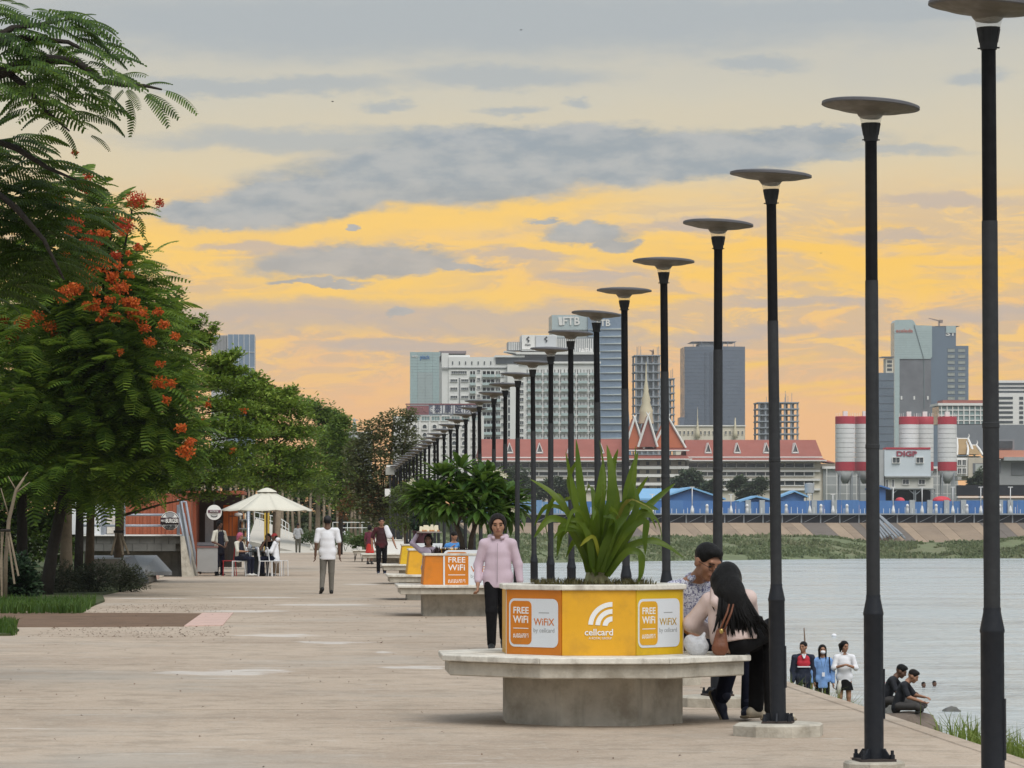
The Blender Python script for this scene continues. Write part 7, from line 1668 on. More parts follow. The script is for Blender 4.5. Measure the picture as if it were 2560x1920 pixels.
hp = [('e', A3(hc) + A3((0, -.005, .018)), (.096, .108, .112)), ('c', hq(3.03, 25.90, 1.04), hq(3.035, 25.80, .95), .085, .085), ('c', hq(3.04, 25.79, .96), hq(3.075, 25.735, .84), .095, .085, ((0, 1, 0), .5)), ('c', hq(2.96, 25.90, 1.05), hq(2.94, 25.86, .93), .04, .02)]
rs = random.Random(3)
sdf_mesh('hair', hp, .0075, hairm, wm, .08)
st_ = MB()
for k in range(95):
    t = rs.random(); x0 = 2.965 + .165 * t; ln = rs.uniform(.66, .80) if t > .3 else rs.uniform(.70, .86); fan = (t - .35) * .16 + rs.uniform(-.015, .015)
    a0, a1 = hq(x0, 25.83 + rs.uniform(-.02, .02), 1.0), hq(x0 + .005 + fan * .2, 25.735 + rs.uniform(-.012, .012), .92)
    a2, a3 = hq(x0 + .02 + fan * .7, 25.695 + rs.uniform(-.02, .012), .80), hq(x0 + .03 + fan * 1.2, 25.69 + rs.uniform(-.02, .01), ln)
    st_.tube([a0, a1, a2, a3, a3 + A3((fan * .2 + rs.uniform(-.01, .012), 0, -rs.uniform(.02, .07)))], [.012, .013, .011, .007, .0012], 5)
for k in range(9): q0 = hq(3.16, 25.72, .86); st_.tube([q0, q0 + A3((.03 + .005 * k, 0, -.09)), q0 + A3((.05 + .012 * k, .0, -.17)), q0 + A3((.075 + .018 * k, 0, -.22 - .008 * k))], [.004, .004, .003, .001], 4)
for k in range(16): q0 = hq(2.955, 25.90, 1.02); st_.tube([q0, q0 + A3((-.03, -.05, -.06)), q0 + A3((-.055 + .006 * k, -.10, -.13 - .003 * k)), q0 + A3((-.035 + .006 * k, -.13, -.19))], [.008, .009, .007, .001], 4)
st_.build('hair_strands', hairm, wm, True)
sdf_mesh('hood', [('c', hq(2.93, 25.88, .99), hq(2.93, 25.77, .90), .030, .036), ('c', hq(2.93, 25.77, .90), hq(2.968, 25.75, .862), .034, .034)], .0075, hood_m, wm, .03)
# brown shoulder bag between them
bag = empty('shoulder_bag', (2.945, 25.63, .515), 0, 'brown leather shoulder bag on the bench beside the woman in the hoodie', 'bag')
lea = mat('brown_leather', (.17, .06, .028), .5, .2, 9, .3, 30)
sdf_mesh('bag_body', [('c', (0, 0, .05), (.01, .02, .16), .062, .04, ((0, 1, 0), .55))], .008, lea, bag, .02)
for dx in (-.008, .022): MB().tube([(.0 + dx, -.035, .17), (.025 + dx, -.045, .24), (.055 + dx, -.04, .31), (.075 + dx, -.0, .37)], [.007, .008, .008, .006], 5).build('strap', lea, bag, True)
MB().ball((.005, -.04, .175), (.016, .012, .02), 8, 6).build('clasp', mat('brass', (.5, .36, .12), .35, .1, metal=.8), bag, True)
# clear plastic bag next to it
pb = sdf_mesh('plastic_bag', [('e', (0, 0, .06), (.085, .06, .075)), ('e', (-.05, .02, .09), (.05, .05, .06)), ('c', (.03, 0, .1), (.05, 0, .16), .03, .012)], .011, mat('clear_plastic', (.62, .63, .66), .25, .15, 20, 1., 22, alpha=.75, spec=.6), None, .02)
pb.location = (2.79, 25.72, .512); tag(pb, 'crumpled clear plastic bag on the bench by the brown bag', 'plastic bag')

# --- three students on the path below
Y = 76.
def stud(px, H, label, **kw): return person(label, (fx(px, kw.pop('Y', Y)), Y, -2.68), kw.pop('rz', 0), H, .012, kw.pop('skin', skinm), kw.pop('J', None), **kw)
navj = mat('navy_jacket', (.018, .024, .045), .85, .2, 7, .4, 18); redj = mat('red_jacket', (.50, .025, .045), .8, .12, 7)
s1 = stud(2008, 1.67, 'student in a red and navy jacket leading the three on the lower path', top=dict(m=navj, sleeve=.98, off=.028, hem=.06, name='jacket'), bottom=dict(m=navyc), shoes=shoe_k, hair='short', head=(-35, 0, 0), face=True, J=joints(1.67, shA=(-.19, 0, 1.35), shB=(.19, 0, 1.35)))
sdf_mesh('chest_panel', [('c', (-.05, -.05, 1.29), (.05, -.05, 1.29), .085, .085, ((0, 1, 0), .62)), ('c', (-.06, -.055, 1.2), (.06, -.055, 1.2), .085, .085, ((0, 1, 0), .72))], .012, redj, s1, .02)
MB().box(-.14, .14, -.128, -.09, 1.115, 1.14).build('white_stripe', whitec, s1)
for sx in (-1, 1): MB().tube([(sx * .03, -.11, 1.40), (sx * .005, -.145, 1.31)], [.022, .012], 6).build('collar', whitec, s1)
skb = mat('sky_blue_shirt', (.20, .36, .68), .85, .1, 7, .5, 16)
s2 = stud(2056, 1.60, 'student in a sky blue shirt and white face mask, middle of the three', top=dict(m=skb, sleeve=.95, off=.026, hem=.13, w=1.08), bottom=dict(m=blackc, w=1.2), shoes=shoe_k, hair='long', head=(0, 0, 0))
sdf_mesh('face_mask', [('e', A3((0, -.085, 1.60 * .93 - .045)), (.054, .042, .042))], .010, whitec, s2, .02)
MB().box(-.03, .03, -.155, -.15, .92, 1.01).build('name_badge', whitec, s2); MB().tube([(-.06, -.12, 1.32), (-.005, -.155, 1.01), (.06, -.12, 1.32)], .005, 4).build('lanyard', navyc, s2)
MB().tube([(.13, -.12, 1.34), (.14, -.15, 1.15), (.15, -.10, 1.0)], .016, 5).build('bag_strap', navyc, s2)
s3 = stud(2111, 1.68, 'student in a white shirt and black skirt with a ponytail', top=dict(m=whitec, sleeve=.6, off=.024, hem=.08, w=1.05, collar=whitec), skirt=dict(m=blackc, z=.62, w=.20), shoes=shoe_k, hair='pony', head=(28, 6, 0), J=joints(1.68, shA=(-.175, 0, 1.35), elA=(-.24, -.04, 1.10), wrA=(-.05, -.20, 1.16), shB=(.175, 0, 1.35), elB=(.24, -.04, 1.10), wrB=(.05, -.20, 1.16)))
# tote and flask carried by the middle student
fl_ = MB().lathe([(.02, 0), (.045, .01), (.05, .2), (.03, .26), (.028, .30)], 12).build('flask', mat('white_flask', (.66, .64, .58), .5, .1), None, True, (fx(2095, 75.6), 75.6, -2.68 + .55), (0, R(8), 0)); tag(fl_, 'white drinking flask hanging between two students', 'flask')
# dry reeds before the first student
rg = np.random.default_rng(77); rp = np.array([[x, y, bz(x, y)] for x, y in zip(rg.uniform(fx(1985, 70), fx(2048, 70), 60), rg.uniform(66, 72, 60))])
tag(link('dry_reeds', blades('dry_reeds', rp, 1.0, .012, leaf_mat('dry_reed', [(.12, .12, .08), (.2, .18, .12), (.13, .10, .07)], .1), .35, rg)), 'dry stalks standing before the student in red', 'reeds', kind='stuff')
stick = MB().tube([at(2011, 1640, 77.5), at(2012, 1600, 77.5), at(2010, 1570, 77.5)], [.02, .016, .012], 6).build('wooden_stick', mat('stick_wood', (.22, .15, .10), .9, .2)); tag(stick, 'thin wooden stick upright in the water behind the student in red', 'stick')

# --- two men seated on the boulder, looking at their phones
def sitter(px, py, d, label, seed, hm, ht=1.66, skin=skinm, dx=0.):
    p = at(px, py, d); H = ht; f = A3((.94, -.33, 0)); l_ = A3((.33, .94, 0))
    q = lambda a, b, z: a * f + b * l_ + A3((0, 0, z))
    J = dict(pel=q(0, 0, .11), che=q(.10, 0, .40), neck=q(.20, 0, .55), head=q(.29, 0, .64), shA=q(.15, -.16, .50), elA=q(.24, -.20, .27), wrA=q(.46, -.12, .19), shB=q(.15, .16, .50), elB=q(.28, .20, .29), wrB=q(.48, .09, .26),
             hiA=q(.04, -.09, .10), knA=q(.42, -.26, .10), anA=q(.42, .10, .055), hiB=q(.04, .09, .10), knB=q(.44, .26, .11), anB=q(.40, -.12, .05), footA=l_, footB=-l_)
    return person(label, tuple(p), 0, H, .011, skin, J, dict(m=mat('dark_polo', (.016, .018, .024), .85, .2, 7, .4, 18), sleeve=.42, off=.02, hem=.02, cut=False), dict(m=mat('charcoal_trousers', (.06, .056, .055), .9, .15, 7, .4, 18), w=1.05), None, shoe_k, None, 'flat', hm, (72, 28, 0), False, 1.02)
sitter(2243, 1778, 64, 'man with brown hair in a dark polo seated cross-legged on the boulder', 1, hairb)
sitter(2214, 1764, 65.2, 'black haired man in a dark polo seated behind the brown haired man', 2, hairm, 1.72, skind)
ph = MB().box(-.035, .035, -.005, .005, -.07, .07).build('phone', mat('phone_black', (.02, .02, .022), .3, .1), None, loc=at(2308, 1762, 63.6), rot=(R(-60), 0, R(70))); tag(ph, 'phone in the hands of the brown haired man', 'phone')

# --- swimmers
def swimmer(px, py, label, m=None):
    d = (HC - WZ) * F / (py - VY); p = at(px, py, d)
    o = empty('person', (p.x, p.y, WZ), 0, label, 'person', 'swimmers in the river')
    Jc = A3((0, 0, .10)); sdf_mesh('body', head_prims(Jc, rotm(20, 0, 0)) + [('c', (0, .02, .04), (0, .02, -.12), .055, .06), ('c', (-.16, .02, -.10), (.16, .02, -.10), .06, .06)], .014, skind, o, .02)
    sdf_mesh('hair', [('e', Jc + A3((0, .018, .034)), (.080, .096, .086))], .012, hairm, o, .02, [('e', Jc + A3((0, -.085, -.04)), (.085, .085, .088))])
    if m: sdf_mesh('shirt', [('c', (-.17, .02, -.06), (.17, .02, -.06), .085, .085)], .014, m, o, .02)
swimmer(2336, 1716, 'swimmer with only the head above water, right of the seated men'); swimmer(2309, 1719, 'second swimmer head, left of the other')
swimmer(2200, 1706, 'swimmer in a red shirt beside the second lamp post', redj)
by = sdf_mesh('buoy', [('e', (0, 0, .07), (.15, .15, .11)), ('e', (0, 0, .0), (.11, .11, .08))], .02, whitec, None, .03); d = (HC - WZ) * F / (1592 - VY); p = at(2085, 1592, d); by.location = (p.x, p.y, WZ); tag(by, 'small white buoy floating on the river', 'buoy')
# ------------------------------------------------------------------ burger terrace and kiosk on the left
D1 = 104.
terr = Bld('burger_terrace', 'raised block-walled terrace with steel rails and orange container kiosk', 200, 1442, D1)
blkm = mat('grey_block', (.15, .15, .14), .9, .18, 3, .4, 20, col2=(.09, .09, .085), amt=.5, streak=.3)
terr.box('terrace_slab', 200, 455, 1337, 1340, trimw, -.15, 7); terr.box('core', 206, 452, 1341, 1378, conc_dark, .2, 6)
for r in range(2):
    for c_ in range(7):
        x0 = 206 + c_ * 36 - (18 if r else 0); x1 = x0 + 35.2
        x0 = max(x0, 206); x1 = min(x1, 451)
        if x1 - x0 > 3: terr.box('block', x0, x1, 1341 + r * 18.6, 1341 + r * 18.6 + 18.1, blkm, 0 if (r + c_) % 2 else .012, .19)
terr.box('recess', 206, 452, 1379, 1442, conc_dark, .75, 4)
MB().loft([[(terr.X(452), -.4, terr.Z(1340)), (terr.X(462), -.4, terr.Z(1340)), (terr.X(484), -.4, terr.Z(1442)), (terr.X(456), -.4, terr.Z(1442))], [(terr.X(452), 4, terr.Z(1340)), (terr.X(462), 4, terr.Z(1340)), (terr.X(484), 4, terr.Z(1442)), (terr.X(456), 4, terr.Z(1442))]]).build('stair_cheek', conc, terr.o)
rail_m = mat('galvanised_rail', (.33, .36, .41), .45, .1, 6, metal=.4)
for py in (1287, 1314): MB().tube([(terr.X(198), -.02, terr.Z(py)), (terr.X(448), -.02, terr.Z(py))], .035, 8).build('rail', rail_m, terr.o, True)
for px in (310, 256, 200, 446): MB().box(terr.X(px) - .045, terr.X(px) + .045, -.06, .03, terr.Z(1337), terr.Z(1262)).build('rail_post', rail_m, terr.o)
for k, f in enumerate((-.3, 3.6)):
    MB().tube([(terr.X(444), f, terr.Z(1252)), (terr.X(453), f, terr.Z(1252)), (terr.X(476), f, terr.Z(1385)), (terr.X(476), f, terr.Z(1440))], .04, 8).build('stair_rail', rail_m, terr.o, True)
    MB().tube([(terr.X(448), f, terr.Z(1282)), (terr.X(472), f, terr.Z(1405))], .03, 8).build('stair_rail', rail_m, terr.o, True)
MB().loft([[(terr.X(449), -.28, terr.Z(1256)), (terr.X(453), -.28, terr.Z(1256)), (terr.X(475), -.28, terr.Z(1390)), (terr.X(464), -.28, terr.Z(1390)), (terr.X(449), -.28, terr.Z(1290))], [(terr.X(449), -.25, terr.Z(1256)), (terr.X(453), -.25, terr.Z(1256)), (terr.X(475), -.25, terr.Z(1390)), (terr.X(464), -.25, terr.Z(1390)), (terr.X(449), -.25, terr.Z(1290))]]).build('rail_mesh', mat('rail_mesh_grey', (.28, .31, .34), .6, .2, 20), terr.o)
rustw = mat('rust_orange_container', (.30, .085, .04), .7, .12, 2.5, .2, 12, col2=(.22, .06, .035), amt=.4, streak=.2)
ob = Bld('container_kiosk', 'rust orange container kiosk on the terrace behind the round sign', 312, 1337, 108)
for j in range(18): ob.box('corrugation', 312 + j * 9.2, 312 + j * 9.2 + 8.9, 1236, 1336, rustw, .0 if j % 2 else .04, .1)
ob.box('container_body', 313, 477, 1234, 1336.5, rustw, .15, 3)
wb = Bld('white_kiosk', 'white container beside the orange kiosk, seen between the trunks', 190, 1337, 110)
wb.box('wall', 180, 306, 1240, 1336, mat('kiosk_white', (.72, .74, .75), .7, .05, 1), 0, 3); wb.box('grey_door', 256, 266, 1262, 1336, rail_m, -.08, .07); wb.box('beige_panel', 268, 300, 1290, 1334, conc_pale, -.1, .08)
sg = Bld('round_sign', 'round white burger house sign on the terrace rail', 425, 1337, D1 - .4, 'sign'); k_ = sg.k
MB().lathe([(23.5 * k_, 0), (23.5 * k_, .03)], 28).build('disc', trimw, sg.o, rot=(R(90), 0, 0), loc=(0, 0, sg.Z(1302)))
MB().lathe([(22 * k_, 0.031), (22 * k_, .033), (20.5 * k_, .034), (20.5 * k_, .031)], 28, cap0=False, cap1=False).build('ring', ink, sg.o, rot=(R(90), 0, 0), loc=(0, 0, sg.Z(1302)))
sg.box('banner', 401, 447, 1294, 1311, mat('sign_black', (.035, .012, .02), .6, .1), -.05, .012)
sg.text('BURGER', 430, 1302.5, 10.5, trimw, -.056, fit=31, bold=.004); sg.text("MIKE'S", 408.5, 1302.5, 6, trimw, -.056, fit=11); 
for px in (404, 446): pass
sg.text('HOUSE', 425, 1316.5, 6, ink, -.036, fit=26, bold=.002); sg.text('EST. 2015', 425, 1323.5, 3.6, ink, -.036, fit=18)
MB().lathe([(11 * k_, 0), (10 * k_, .012)], 20).build('emblem', mat('sign_grey_em', (.30, .30, .31), .7, .1), sg.o, rot=(R(90), 0, 0), loc=(0, -.031, sg.Z(1287.5)), scale=(1, .55, 1))
for px in (402, 414): sg.box('sign_leg', px, px + 1.2, 1311, 1337, mat('red_post', (.22, .04, .03), .6, .1), -.02, .02)
# sloping concrete planter slab before the terrace
sl_ = empty('sloping_planter', (*gp(372, 1450), 0), 0, 'low grey planter with a sloping granite slab before the terrace', 'planter')
so3 = Vector(sl_.location)
def sv(px, py, d): return at(px, py, d) - so3
gran = mat('grey_granite', (.20, .21, .22), .7, .12, 8, .15, 40); grand = mat('dark_granite', (.075, .08, .09), .6, .2, 10, .15, 40)
A, B, C, D = sv(335, 1388, 95), sv(392, 1388, 97), sv(430, 1429, 97), sv(356, 1429, 90)
MB().loft([[A, B, C, D], [q - Vector((0, 0, .10)) for q in (A, B, C, D)]]).build('slope_slab', gran, sl_)
A, B, C, D = sv(300, 1396, 92), sv(335, 1389.5, 94.5), sv(372, 1449, 86.5), sv(350, 1450, 86)
MB().loft([[A, B, C, D], [q - Vector((0, 0, .08)) for q in (A, B, C, D)]]).build('dark_slab', grand, sl_)
A, B, C, D = sv(235, 1397, 91), sv(302, 1396, 91), sv(336, 1388.5, 95), sv(235, 1388.5, 95)
MB().loft([[A, B, C, D], [q - Vector((0, 0, .06)) for q in (A, B, C, D)]]).build('top_plate', gran, sl_)
A, B = gp(235, 1462), gp(352, 1452)
MB().loft([[Vector((A[0], 90.6, .02)) - so3, Vector((fx(352, 86.2), 86.2, .02)) - so3, Vector((fx(350, 86.2), 86.2, at(350, 1451, 86.2).z)) - so3, sv(300, 1397.5, 91), sv(235, 1398, 91)],
           [Vector((A[0], 95, .02)) - so3, Vector((fx(352, 86.2), 95, .02)) - so3, Vector((fx(350, 86.2), 95, at(350, 1451, 86.2).z)) - so3, sv(300, 1397.5, 91) + Vector((0, 3.5, 0)), sv(235, 1398, 91) + Vector((0, 3.5, 0))]]).build('side_wall', mat('brown_grey_render', (.12, .105, .085), .9, .15, 3, .3), sl_)
for k in range(5):
    a, b_ = 372 + k * 11.5, 372 + (k + 1) * 11.5 - .6; y0_ = 1450 - k * 4; d_ = F * HC / (y0_ - VY + 2)
    MB().box(fx(a, d_) - so3.x, fx(b_, d_) - so3.x, d_ - so3.y, d_ + 1.1 - so3.y, .0, .13).build('edge_stone', pinkm if k % 2 else conc, sl_, bevel=.01)
# stakes around the staked tree
stk = empty('tree_stakes', (fx(295, 91.2), 91.2, .6), 0, 'wooden stakes propping the trunk beside the terrace', 'stakes'); sO = Vector(stk.location)
for a, b_ in (((278, 1388), (292, 1329)), ((308, 1388), (298, 1329)), ((322, 1386), (300, 1329))): MB().tube([at(*a, 91.2) - sO, at(*b_, 91.6) - sO], .03, 6).build('stake', barkl, stk)
MB().tube([at(284, 1329, 91.3) - sO, at(309, 1329, 91.3) - sO], .035, 6).build('tie', barkd, stk)

# ------------------------------------------------------------------ cafe corner
dc = 106.
ks = Bld('snack_kiosk', 'orange snack kiosk with shelves behind the serving cart', 462, 1442, 111)
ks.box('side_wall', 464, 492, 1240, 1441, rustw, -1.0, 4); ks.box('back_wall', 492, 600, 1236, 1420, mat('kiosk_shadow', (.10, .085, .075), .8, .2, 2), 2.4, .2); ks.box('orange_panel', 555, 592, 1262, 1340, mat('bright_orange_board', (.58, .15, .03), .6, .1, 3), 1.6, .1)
ks.box('white_curtain', 509, 530, 1282, 1362, mat('pale_curtain', (.58, .60, .60), .9, .15, 12), 1.5, .1); ks.box('counter', 492, 560, 1356, 1364, rail_m, .3, 1.6)
ks.box('roof', 460, 612, 1228, 1236, rustw, -1.2, 4.5)
for r in range(4):
    ks.box('shelf', 596, 618, 1298 + r * 22, 1300 + r * 22, mat('shelf_steel', (.3, .3, .3), .6, .1), 1.2, .6)
    for c_ in range(5): MB().lathe([(.035, 0), (.04, .02), (.04, .13), (.02, .16), (.02, .2)], 8).build('jar', [boxm, mat('jar_dark', (.05, .05, .06), .4, .2), foodm][(r + c_) % 3], ks.o, True, (ks.X(599 + c_ * 4), 1.4, ks.Z(1298 + r * 22)))
for px in (570, 578, 594): ks.box('frame_post', px, px + 1.4, 1281, 1420, mat('frame_black', (.03, .03, .032), .6, .1), .9, .03)
ks.box('frame_bar', 572, 604, 1289, 1291, MATS['frame_black'], .9, .03); MB().ball((ks.X(594), .9, ks.Z(1286)), (.14, .1, .06), 10, 6).build('lamp', trimw, ks.o, True)
sg2 = Bld('round_hanging_sign', 'round white hanging sign with a smile above the cart', 535.5, 1300, 105.4, 'sign'); k_ = sg2.k
MB().lathe([(19 * k_, 0), (19 * k_, .03)], 24).build('disc', trimw, sg2.o, rot=(R(90), 0, 0), loc=(0, 0, sg2.Z(1281))); sg2.box('banner', 520, 552, 1275, 1282, mat('sign_plum', (.16, .07, .10), .7, .1), -.05, .015)
sg2.text('HOUSE', 536, 1278.5, 4.5, trimw, -.056, fit=20)
MB().tube([(sg2.X(535.5 + 9 * math.sin(t)), -.04, sg2.Z(1286 + 6 * math.cos(t))) for t in np.linspace(-1.1, 1.1, 9)], .012, 5).build('smile', ink, sg2.o); sg2.box('hanger', 534.5, 536.5, 1238, 1263, ink, .0, .02)
ct = Bld('serving_cart', 'grey metal serving cart on castors at the kiosk', 492, 1436, 105.2, 'cart')
ct.box('cart_body', 493, 544, 1369, 1429, mat('brushed_grey', (.36, .36, .36), .5, .06, 3, .1, 30, metal=.2), 0, .7); ct.box('top', 491.5, 545.5, 1366, 1369, mat('cart_top', (.25, .12, .11), .6, .1), -.03, .78)
for px in (500, 538):
    for f in (.1, .6): MB().lathe([(.035, -.02), (.04, -.01), (.04, .01), (.035, .02)], 10).build('castor', ink, ct.o, rot=(0, R(90), 0), loc=(ct.X(px), f, .042))
# parasol
um = empty('parasol', (fx(667, dc), dc, 0), 0, 'cream market parasol over the cafe table', 'parasol')
cvs = mat('cream_canvas', (.68, .65, .55), .85, .05, 2, .2, 10, trans=0.); zt, ze, ru = fz(1222, dc), fz(1275, dc), 1.42
n = 8; rng_ = [(ru * math.cos(2 * math.pi * i / n + .2), ru * math.sin(2 * math.pi * i / n + .2)) for i in range(n)]
for i in range(n):
    a, b_ = Vector((*rng_[i], ze)), Vector((*rng_[(i + 1) % n], ze)); t = Vector((0, 0, zt)); mb = MB(); rows = []
    for s in np.linspace(.16, 1, 6):
        row = []
        for q in np.linspace(0, 1, 5): p = t + (a + (b_ - a) * q - t) * s; p = p + Vector((0, 0, -.035 * math.sin(math.pi * q) * s - .012 * math.sin(math.pi * s))); row.append(p)
        rows.append(row)
    b0 = len(mb.v)
    for r_ in rows: mb.v += [tuple(p) for p in r_]
    for i_ in range(5):
        for j_ in range(4): mb.face((b0 + i_ * 5 + j_, b0 + (i_ + 1) * 5 + j_, b0 + (i_ + 1) * 5 + j_ + 1, b0 + i_ * 5 + j_ + 1))
    o_ = mb.build('canopy_panel', cvs, um, True); sol = o_.modifiers.new('thick', 'SOLIDIFY'); sol.thickness = .006
    MB().tube([(0, 0, zt - .06), (a.x * .5, a.y * .5, (zt + ze) / 2 - .10), (a.x * .98, a.y * .98, ze - .01)], .012, 5).build('rib', mat('rib_wood', (.25, .18, .11), .7, .15), um)
MB().lathe([(.31, zt - .10), (.27, zt - .065), (.14, zt + .0), (.03, zt + .03)], 8).build('vent_cap', cvs, um, True, sharp=20)
MB().lathe([(.025, .0), (.025, zt)], 10).build('pole', mat('pole_wood', (.2, .15, .1), .7, .15), um, True); MB().lathe([(.28, 0), (.28, .06), (.06, .09)], 16).build('base', conc_dark, um, True, sharp=40)
# steel cooker chimney and props under the parasol
st1 = MB().lathe([(.12, 0), (.12, .9), (.05, .95), (.05, 2.15)], 14).build('steel_flue', mat('stainless', (.45, .47, .5), .3, .1, 3, metal=.8), None, True, (fx(621, 108), 108, 0)); tag(st1, 'tall steel flue standing left of the cafe table', 'flue')
tb = empty('cafe_table', (fx(648, 105.4), 105.4, 0), 0, 'dark round cafe table under the parasol', 'table')
dgr = mat('dark_teal_metal', (.022, .03, .034), .5, .15, 6)
MB().lathe([(.38, .72), (.40, .73), (.40, .755), (.38, .76)], 24).build('table_top', dgr, tb, True, sharp=40); MB().box(-.16, -.02, -.05, .05, .03, .72).build('leg', dgr, tb); MB().box(.06, .16, -.05, .05, .03, .72).build('leg', dgr, tb); MB().lathe([(.28, 0), (.26, .03), (.1, .05)], 16).build('base', dgr, tb, True)
napkin = MB().lathe([(.05, 0), (.055, .12)], 10).build('pot', rail_m, tb, True, (-.08, 0, .762))
def chair(px, d, rz, m, label):
    o = empty('cafe_chair', (fx(px, d), d, 0), rz, label, 'chair', 'chairs around the cafe table')
    for sx in (-1, 1):
        MB().tube([(sx * .19, -.19, 0), (sx * .19, -.18, .45)], .014, 6).build('leg', m, o); MB().tube([(sx * .20, .22, 0), (sx * .19, .18, .45), (sx * .18, .22, .82)], .014, 6).build('leg', m, o)
    MB().box(-.20, .20, -.20, .20, .445, .465).build('seat', m, o, bevel=.01)
    MB().tube([(-.18, .22, .80), (-.16, .235, .86), (.16, .235, .86), (.18, .22, .80)], .016, 6).build('back_rail', m, o); MB().loft([[(-.16, .225, .60), (.16, .225, .60), (.16, .235, .60), (-.16, .235, .60)], [(-.16, .24, .80), (.16, .24, .80), (.16, .25, .80), (-.16, .25, .80)]]).build('back_panel', m, o)
    return o
wpl = mat('white_chair', (.72, .73, .74), .5, .04); rpl = mat('red_chair', (.45, .03, .04), .5, .08)
chair(598, 104.6, R(-95), wpl, 'white chair under the woman in the pink headscarf'); chair(664, 104.6, R(95), wpl, 'white chair left of the stack under the parasol'); 
chair(686, 105.0, R(100), wpl, 'white chair holding the person in the red and white cap'); chair(700, 105.6, R(110), wpl, 'rightmost white chair under the parasol'); chair(571, 105.6, R(-80), rpl, 'red chair beside the vendor in the apron')
chair(642, 107.0, R(180), mat('grey_chair', (.2, .2, .2), .5, .1), 'grey chair at the back of the cafe table')
# people at the cafe
apron = mat('dark_apron', (.012, .014, .026), .85, .2, 7); ivory = mat('ivory_shirt', (.60, .58, .50), .85, .08, 7)
v1 = person('vendor in a dark apron standing beside the grey cart', (fx(549, 105.6), 105.6, 0), R(35), 1.66, .013, skind, joints(1.66, elA=(-.27, -.03, 1.03), wrA=(-.10, -.20, .92), elB=(.25, -.02, 1.03), wrB=(.08, -.20, .92)), dict(m=ivory, sleeve=.45, off=.022, hem=.05), dict(m=navyc, w=1.05), None, shoe_k, sole_w, 'tied', hairm, (10, 18, 0), True)
sdf_mesh('apron', [('c', (0, -.06, .75), (0, -.06, 1.25), .125, .10, ((0, 1, 0), .7))], .013, apron, v1, .02); MB().tube([(-.09, -.12, 1.24), (-.06, -.02, 1.42), (.06, -.02, 1.42), (.09, -.12, 1.24)], .012, 5).build('apron_strap', apron, v1)
def seated(H, **kw):
    s = H / 1.65
    J = dict(pel=(0, 0, .57), che=(0, -.02, .57 + .33 * s), neck=(0, -.03, .57 + .50 * s), head=(0, -.05, .57 + .64 * s), shA=(-.17, -.01, .57 + .45 * s), elA=(-.23, -.10, .57 + .19 * s), wrA=(-.12, -.28, .57 + .18 * s), shB=(.17, -.01, .57 + .45 * s), elB=(.23, -.10, .57 + .19 * s), wrB=(.12, -.28, .57 + .18 * s),
             hiA=(-.09, 0, .54), knA=(-.10, -.42, .53), anA=(-.10, -.40, .09), hiB=(.09, 0, .54), knB=(.10, -.42, .53), anB=(.10, -.40, .09)); J.update(kw); return {k: A3(v) for k, v in J.items()}
p1 = person('woman in a pink headscarf and dark apron seated on a white chair', (fx(597, 104.6), 104.6, 0), R(60), 1.6, .013, skinm, seated(1.6, wrB=(.02, -.30, .98)), dict(m=ivory, sleeve=.5, off=.02, hem=.02, cut=False), dict(m=navyc), None, mat('white_sneaker', (.62, .61, .58), .6, .05), None, 'bob', mat('pink_scarf', (.42, .10, .17), .85, .2, 14), (0, 15, 0), True)
sdf_mesh('apron', [('c', (0, -.10, .62), (0, -.07, .95), .125, .10, ((0, 1, 0), .7)), ('c', (-.08, -.2, .60), (.08, -.2, .60), .11, .11)], .013, apron, p1, .02)
person('woman in black leaning on the cafe table with a hand to her face', (fx(672, 105.6), 106.2, 0), R(-20), 1.58, .013, skinm, seated(1.58, elA=(-.2, -.22, .80), wrA=(-.04, -.16, 1.10), head=(0, -.08, 1.16)), dict(m=blackc, sleeve=.35, off=.018, hem=.02, cut=False), dict(m=navyc), None, shoe_k, None, 'bob', hairb, (15, 15, 0), True)
p3 = person('person in a white hooded top and red and white cap with back turned', (fx(690, 105.0), 105.0, 0), R(-100), 1.55, .013, skind, seated(1.55), dict(m=whitec, sleeve=.95, off=.035, hem=.03, w=1.15, cut=False), dict(m=navyc), None, shoe_k, None, 'cap', mat('red_cap', (.30, .03, .03), .8, .15, 10), (0, 12, 0), False)
sdf_mesh('hood', [('c', (-.08, .06, 1.10), (.08, .06, 1.10), .06, .06)], .013, whitec, p3, .03)
# --- ramp with white railings, yellow post and plaza behind
rp = empty('ramp', (0, 0, 0)); tag(rp, kind='structure')
A, B, C, D = at(620, 1352, 225), at(775, 1387, 213), at(775, 1350, 240), at(640, 1295, 262)
rampm = mat('pale_ramp', (.56, .52, .45), .85, .08, 1.2, .2, 8)
MB().loft([[gp(600, 1384) + (0.,), gp(905, 1381) + (0.,), gp(905, 1358) + (.0,), gp(640, 1358) + (0.,)], [(*gp(600, 1384), .02), (*gp(905, 1381), .02), (*gp(905, 1356.5), .02), (*gp(640, 1358), .02)]]).build('plaza', rampm, rp)
MB().loft([[A, B, C, D], [q - Vector((0, 0, 1.2)) for q in (A, B, C, D)]]).build('ramp_slope', rampm, rp)
whr = mat('white_rail', (.75, .76, .74), .5, .04)
def railing(label, pts, d, hpx, posts):
    o = empty('railing', at(*pts[0], d), 0, label, 'railing', 'white railings by the ramp'); ol = Vector(o.location)
    P = [at(*p, d) - ol for p in pts]
    for f in (1., .55): MB().tube([p + Vector((0, 0, hpx * d / F * f)) for p in P], .028, 6).build('rail', whr, o, True)
    for k in range(posts):
        t = k / (posts - 1) * (len(P) - 1); i = min(int(t), len(P) - 2); p = P[i] + (P[i + 1] - P[i]) * (t - i); MB().tube([p + Vector((0, 0, -.1)), p + Vector((0, 0, hpx * d / F))], .024, 6).build('post', whr, o)
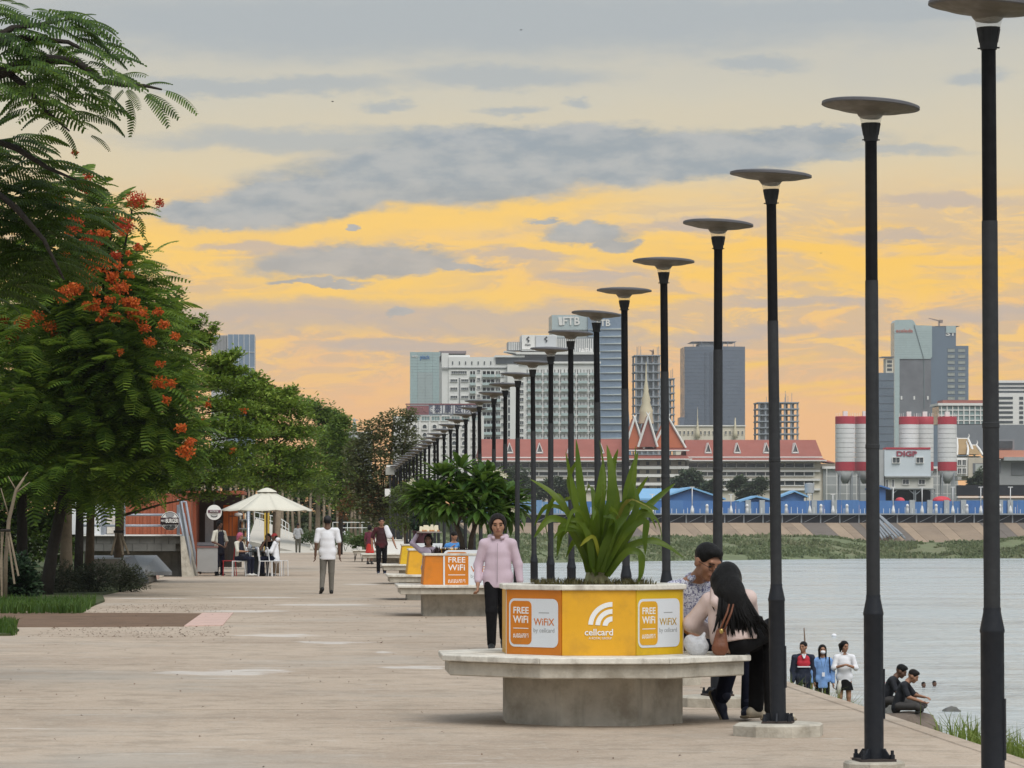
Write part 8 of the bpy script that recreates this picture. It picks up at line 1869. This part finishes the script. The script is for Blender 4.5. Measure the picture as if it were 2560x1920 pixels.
railing('white railing descending the ramp right of the parasol pole', [(697, 1326), (722, 1342)], 222, 32, 4); railing('white railing on the upper ramp left of the yellow post', [(636, 1310), (690, 1322)], 240, 30, 5)
railing('low white railing across the far plaza behind the man in white', [(832, 1336), (905, 1336), (960, 1336)], 262, 30, 5)
yp = MB().box(-.16, .16, -.16, .16, 0, fz(1282, 214)).build('yellow_post', mat('yellow_paint', (.50, .34, .05), .6, .1), None, loc=(fx(667, 214), 214, 0)); tag(yp, 'tall yellow post behind the cafe table', 'post')
tk = MB().tube([(fx(690, 112), 112, -.05), (fx(692, 112), 112, .9), (fx(698, 112), 112, 2.3)], [.11, .10, .085], 8).build('leaning_post', barkl, None, True); tag(tk, 'grey leaning tree stem behind the seated women', 'stem')
# speaker post with box on the right of the plaza
spk = Bld('speaker_post', 'black post with a grey loudspeaker box and a white notice', 975, 1400, 140, 'post')
spk.box('post', 973, 977, 1186, 1400, MATS['frame_black'], 0, .06); spk.box('speaker_box', 964, 986, 1169, 1187, mat('speaker_grey', (.36, .36, .33), .7, .1, 5), -.15, .3); spk.box('speaker_top', 966, 988, 1163, 1168, trimw, -.12, .26); spk.box('notice', 962, 977, 1222, 1241, trimw, -.12, .02)
# low planting in front of the far plaza
for k, (px, py, d, lab) in enumerate([(905, 1352, 150, 'leafy low plants left of the woman in the red dress'), (770, 1345, 230, 'grey-green low shrub behind the man in grey'), (848, 1350, 215, 'light green shrub before the low white railing')]):
    shrub(px, d, [(px, py, 30, 14), (px + 15, py - 8, 20, 12), (px - 18, py + 4, 18, 10)], 900, .13, lab, 90 + k, leaf_mat('plaza_shrub', [(.035, .07, .02), (.06, .11, .03), (.1, .15, .05)], .25))
# evening haze over the river and the city
hz = bpy.data.materials.new('evening_haze'); hz.use_nodes = True; g = NT(hz.node_tree)
vol = g.n.new('ShaderNodeVolumePrincipled'); vol.inputs['Color'].default_value = (.86, .88, .92, 1); vol.inputs['Density'].default_value = .00011; vol.inputs['Anisotropy'].default_value = .2
g.l.new(vol.outputs[0], g.n.new('ShaderNodeOutputMaterial').inputs['Volume'])
tag(MB().box(-2450, 3450, -100, 2500, -7, 120).build('haze', hz), kind='stuff')
# three small birds in the sky
birdm = mat('bird_dark', (.03, .03, .03), .8, .1)
for k, (px, py, d) in enumerate([(1302, 75, 420), (831, 254, 400), (2052, 633, 500)]):
    o = empty('bird', at(px, py, d), R(30 * k), ['small dark bird high in the middle of the sky', 'small dark bird in the sky left of centre', 'small dark bird in the golden cloud at the right'][k], 'bird', 'birds in the sky')
    sdf_mesh('body', [('c', (-.10, 0, 0), (.12, 0, .01), .03, .045), ('c', (.12, 0, .02), (.17, 0, .03), .03, .02)], .015, birdm, o, .02)
    for sy in (-1, 1): MB().poly([(.05, 0, .02), (.02, sy * .12, .09), (-.02, sy * .28, .04), (-.05, sy * .12, .06), (-.06, 0, .02)]).build('wing', birdm, o)
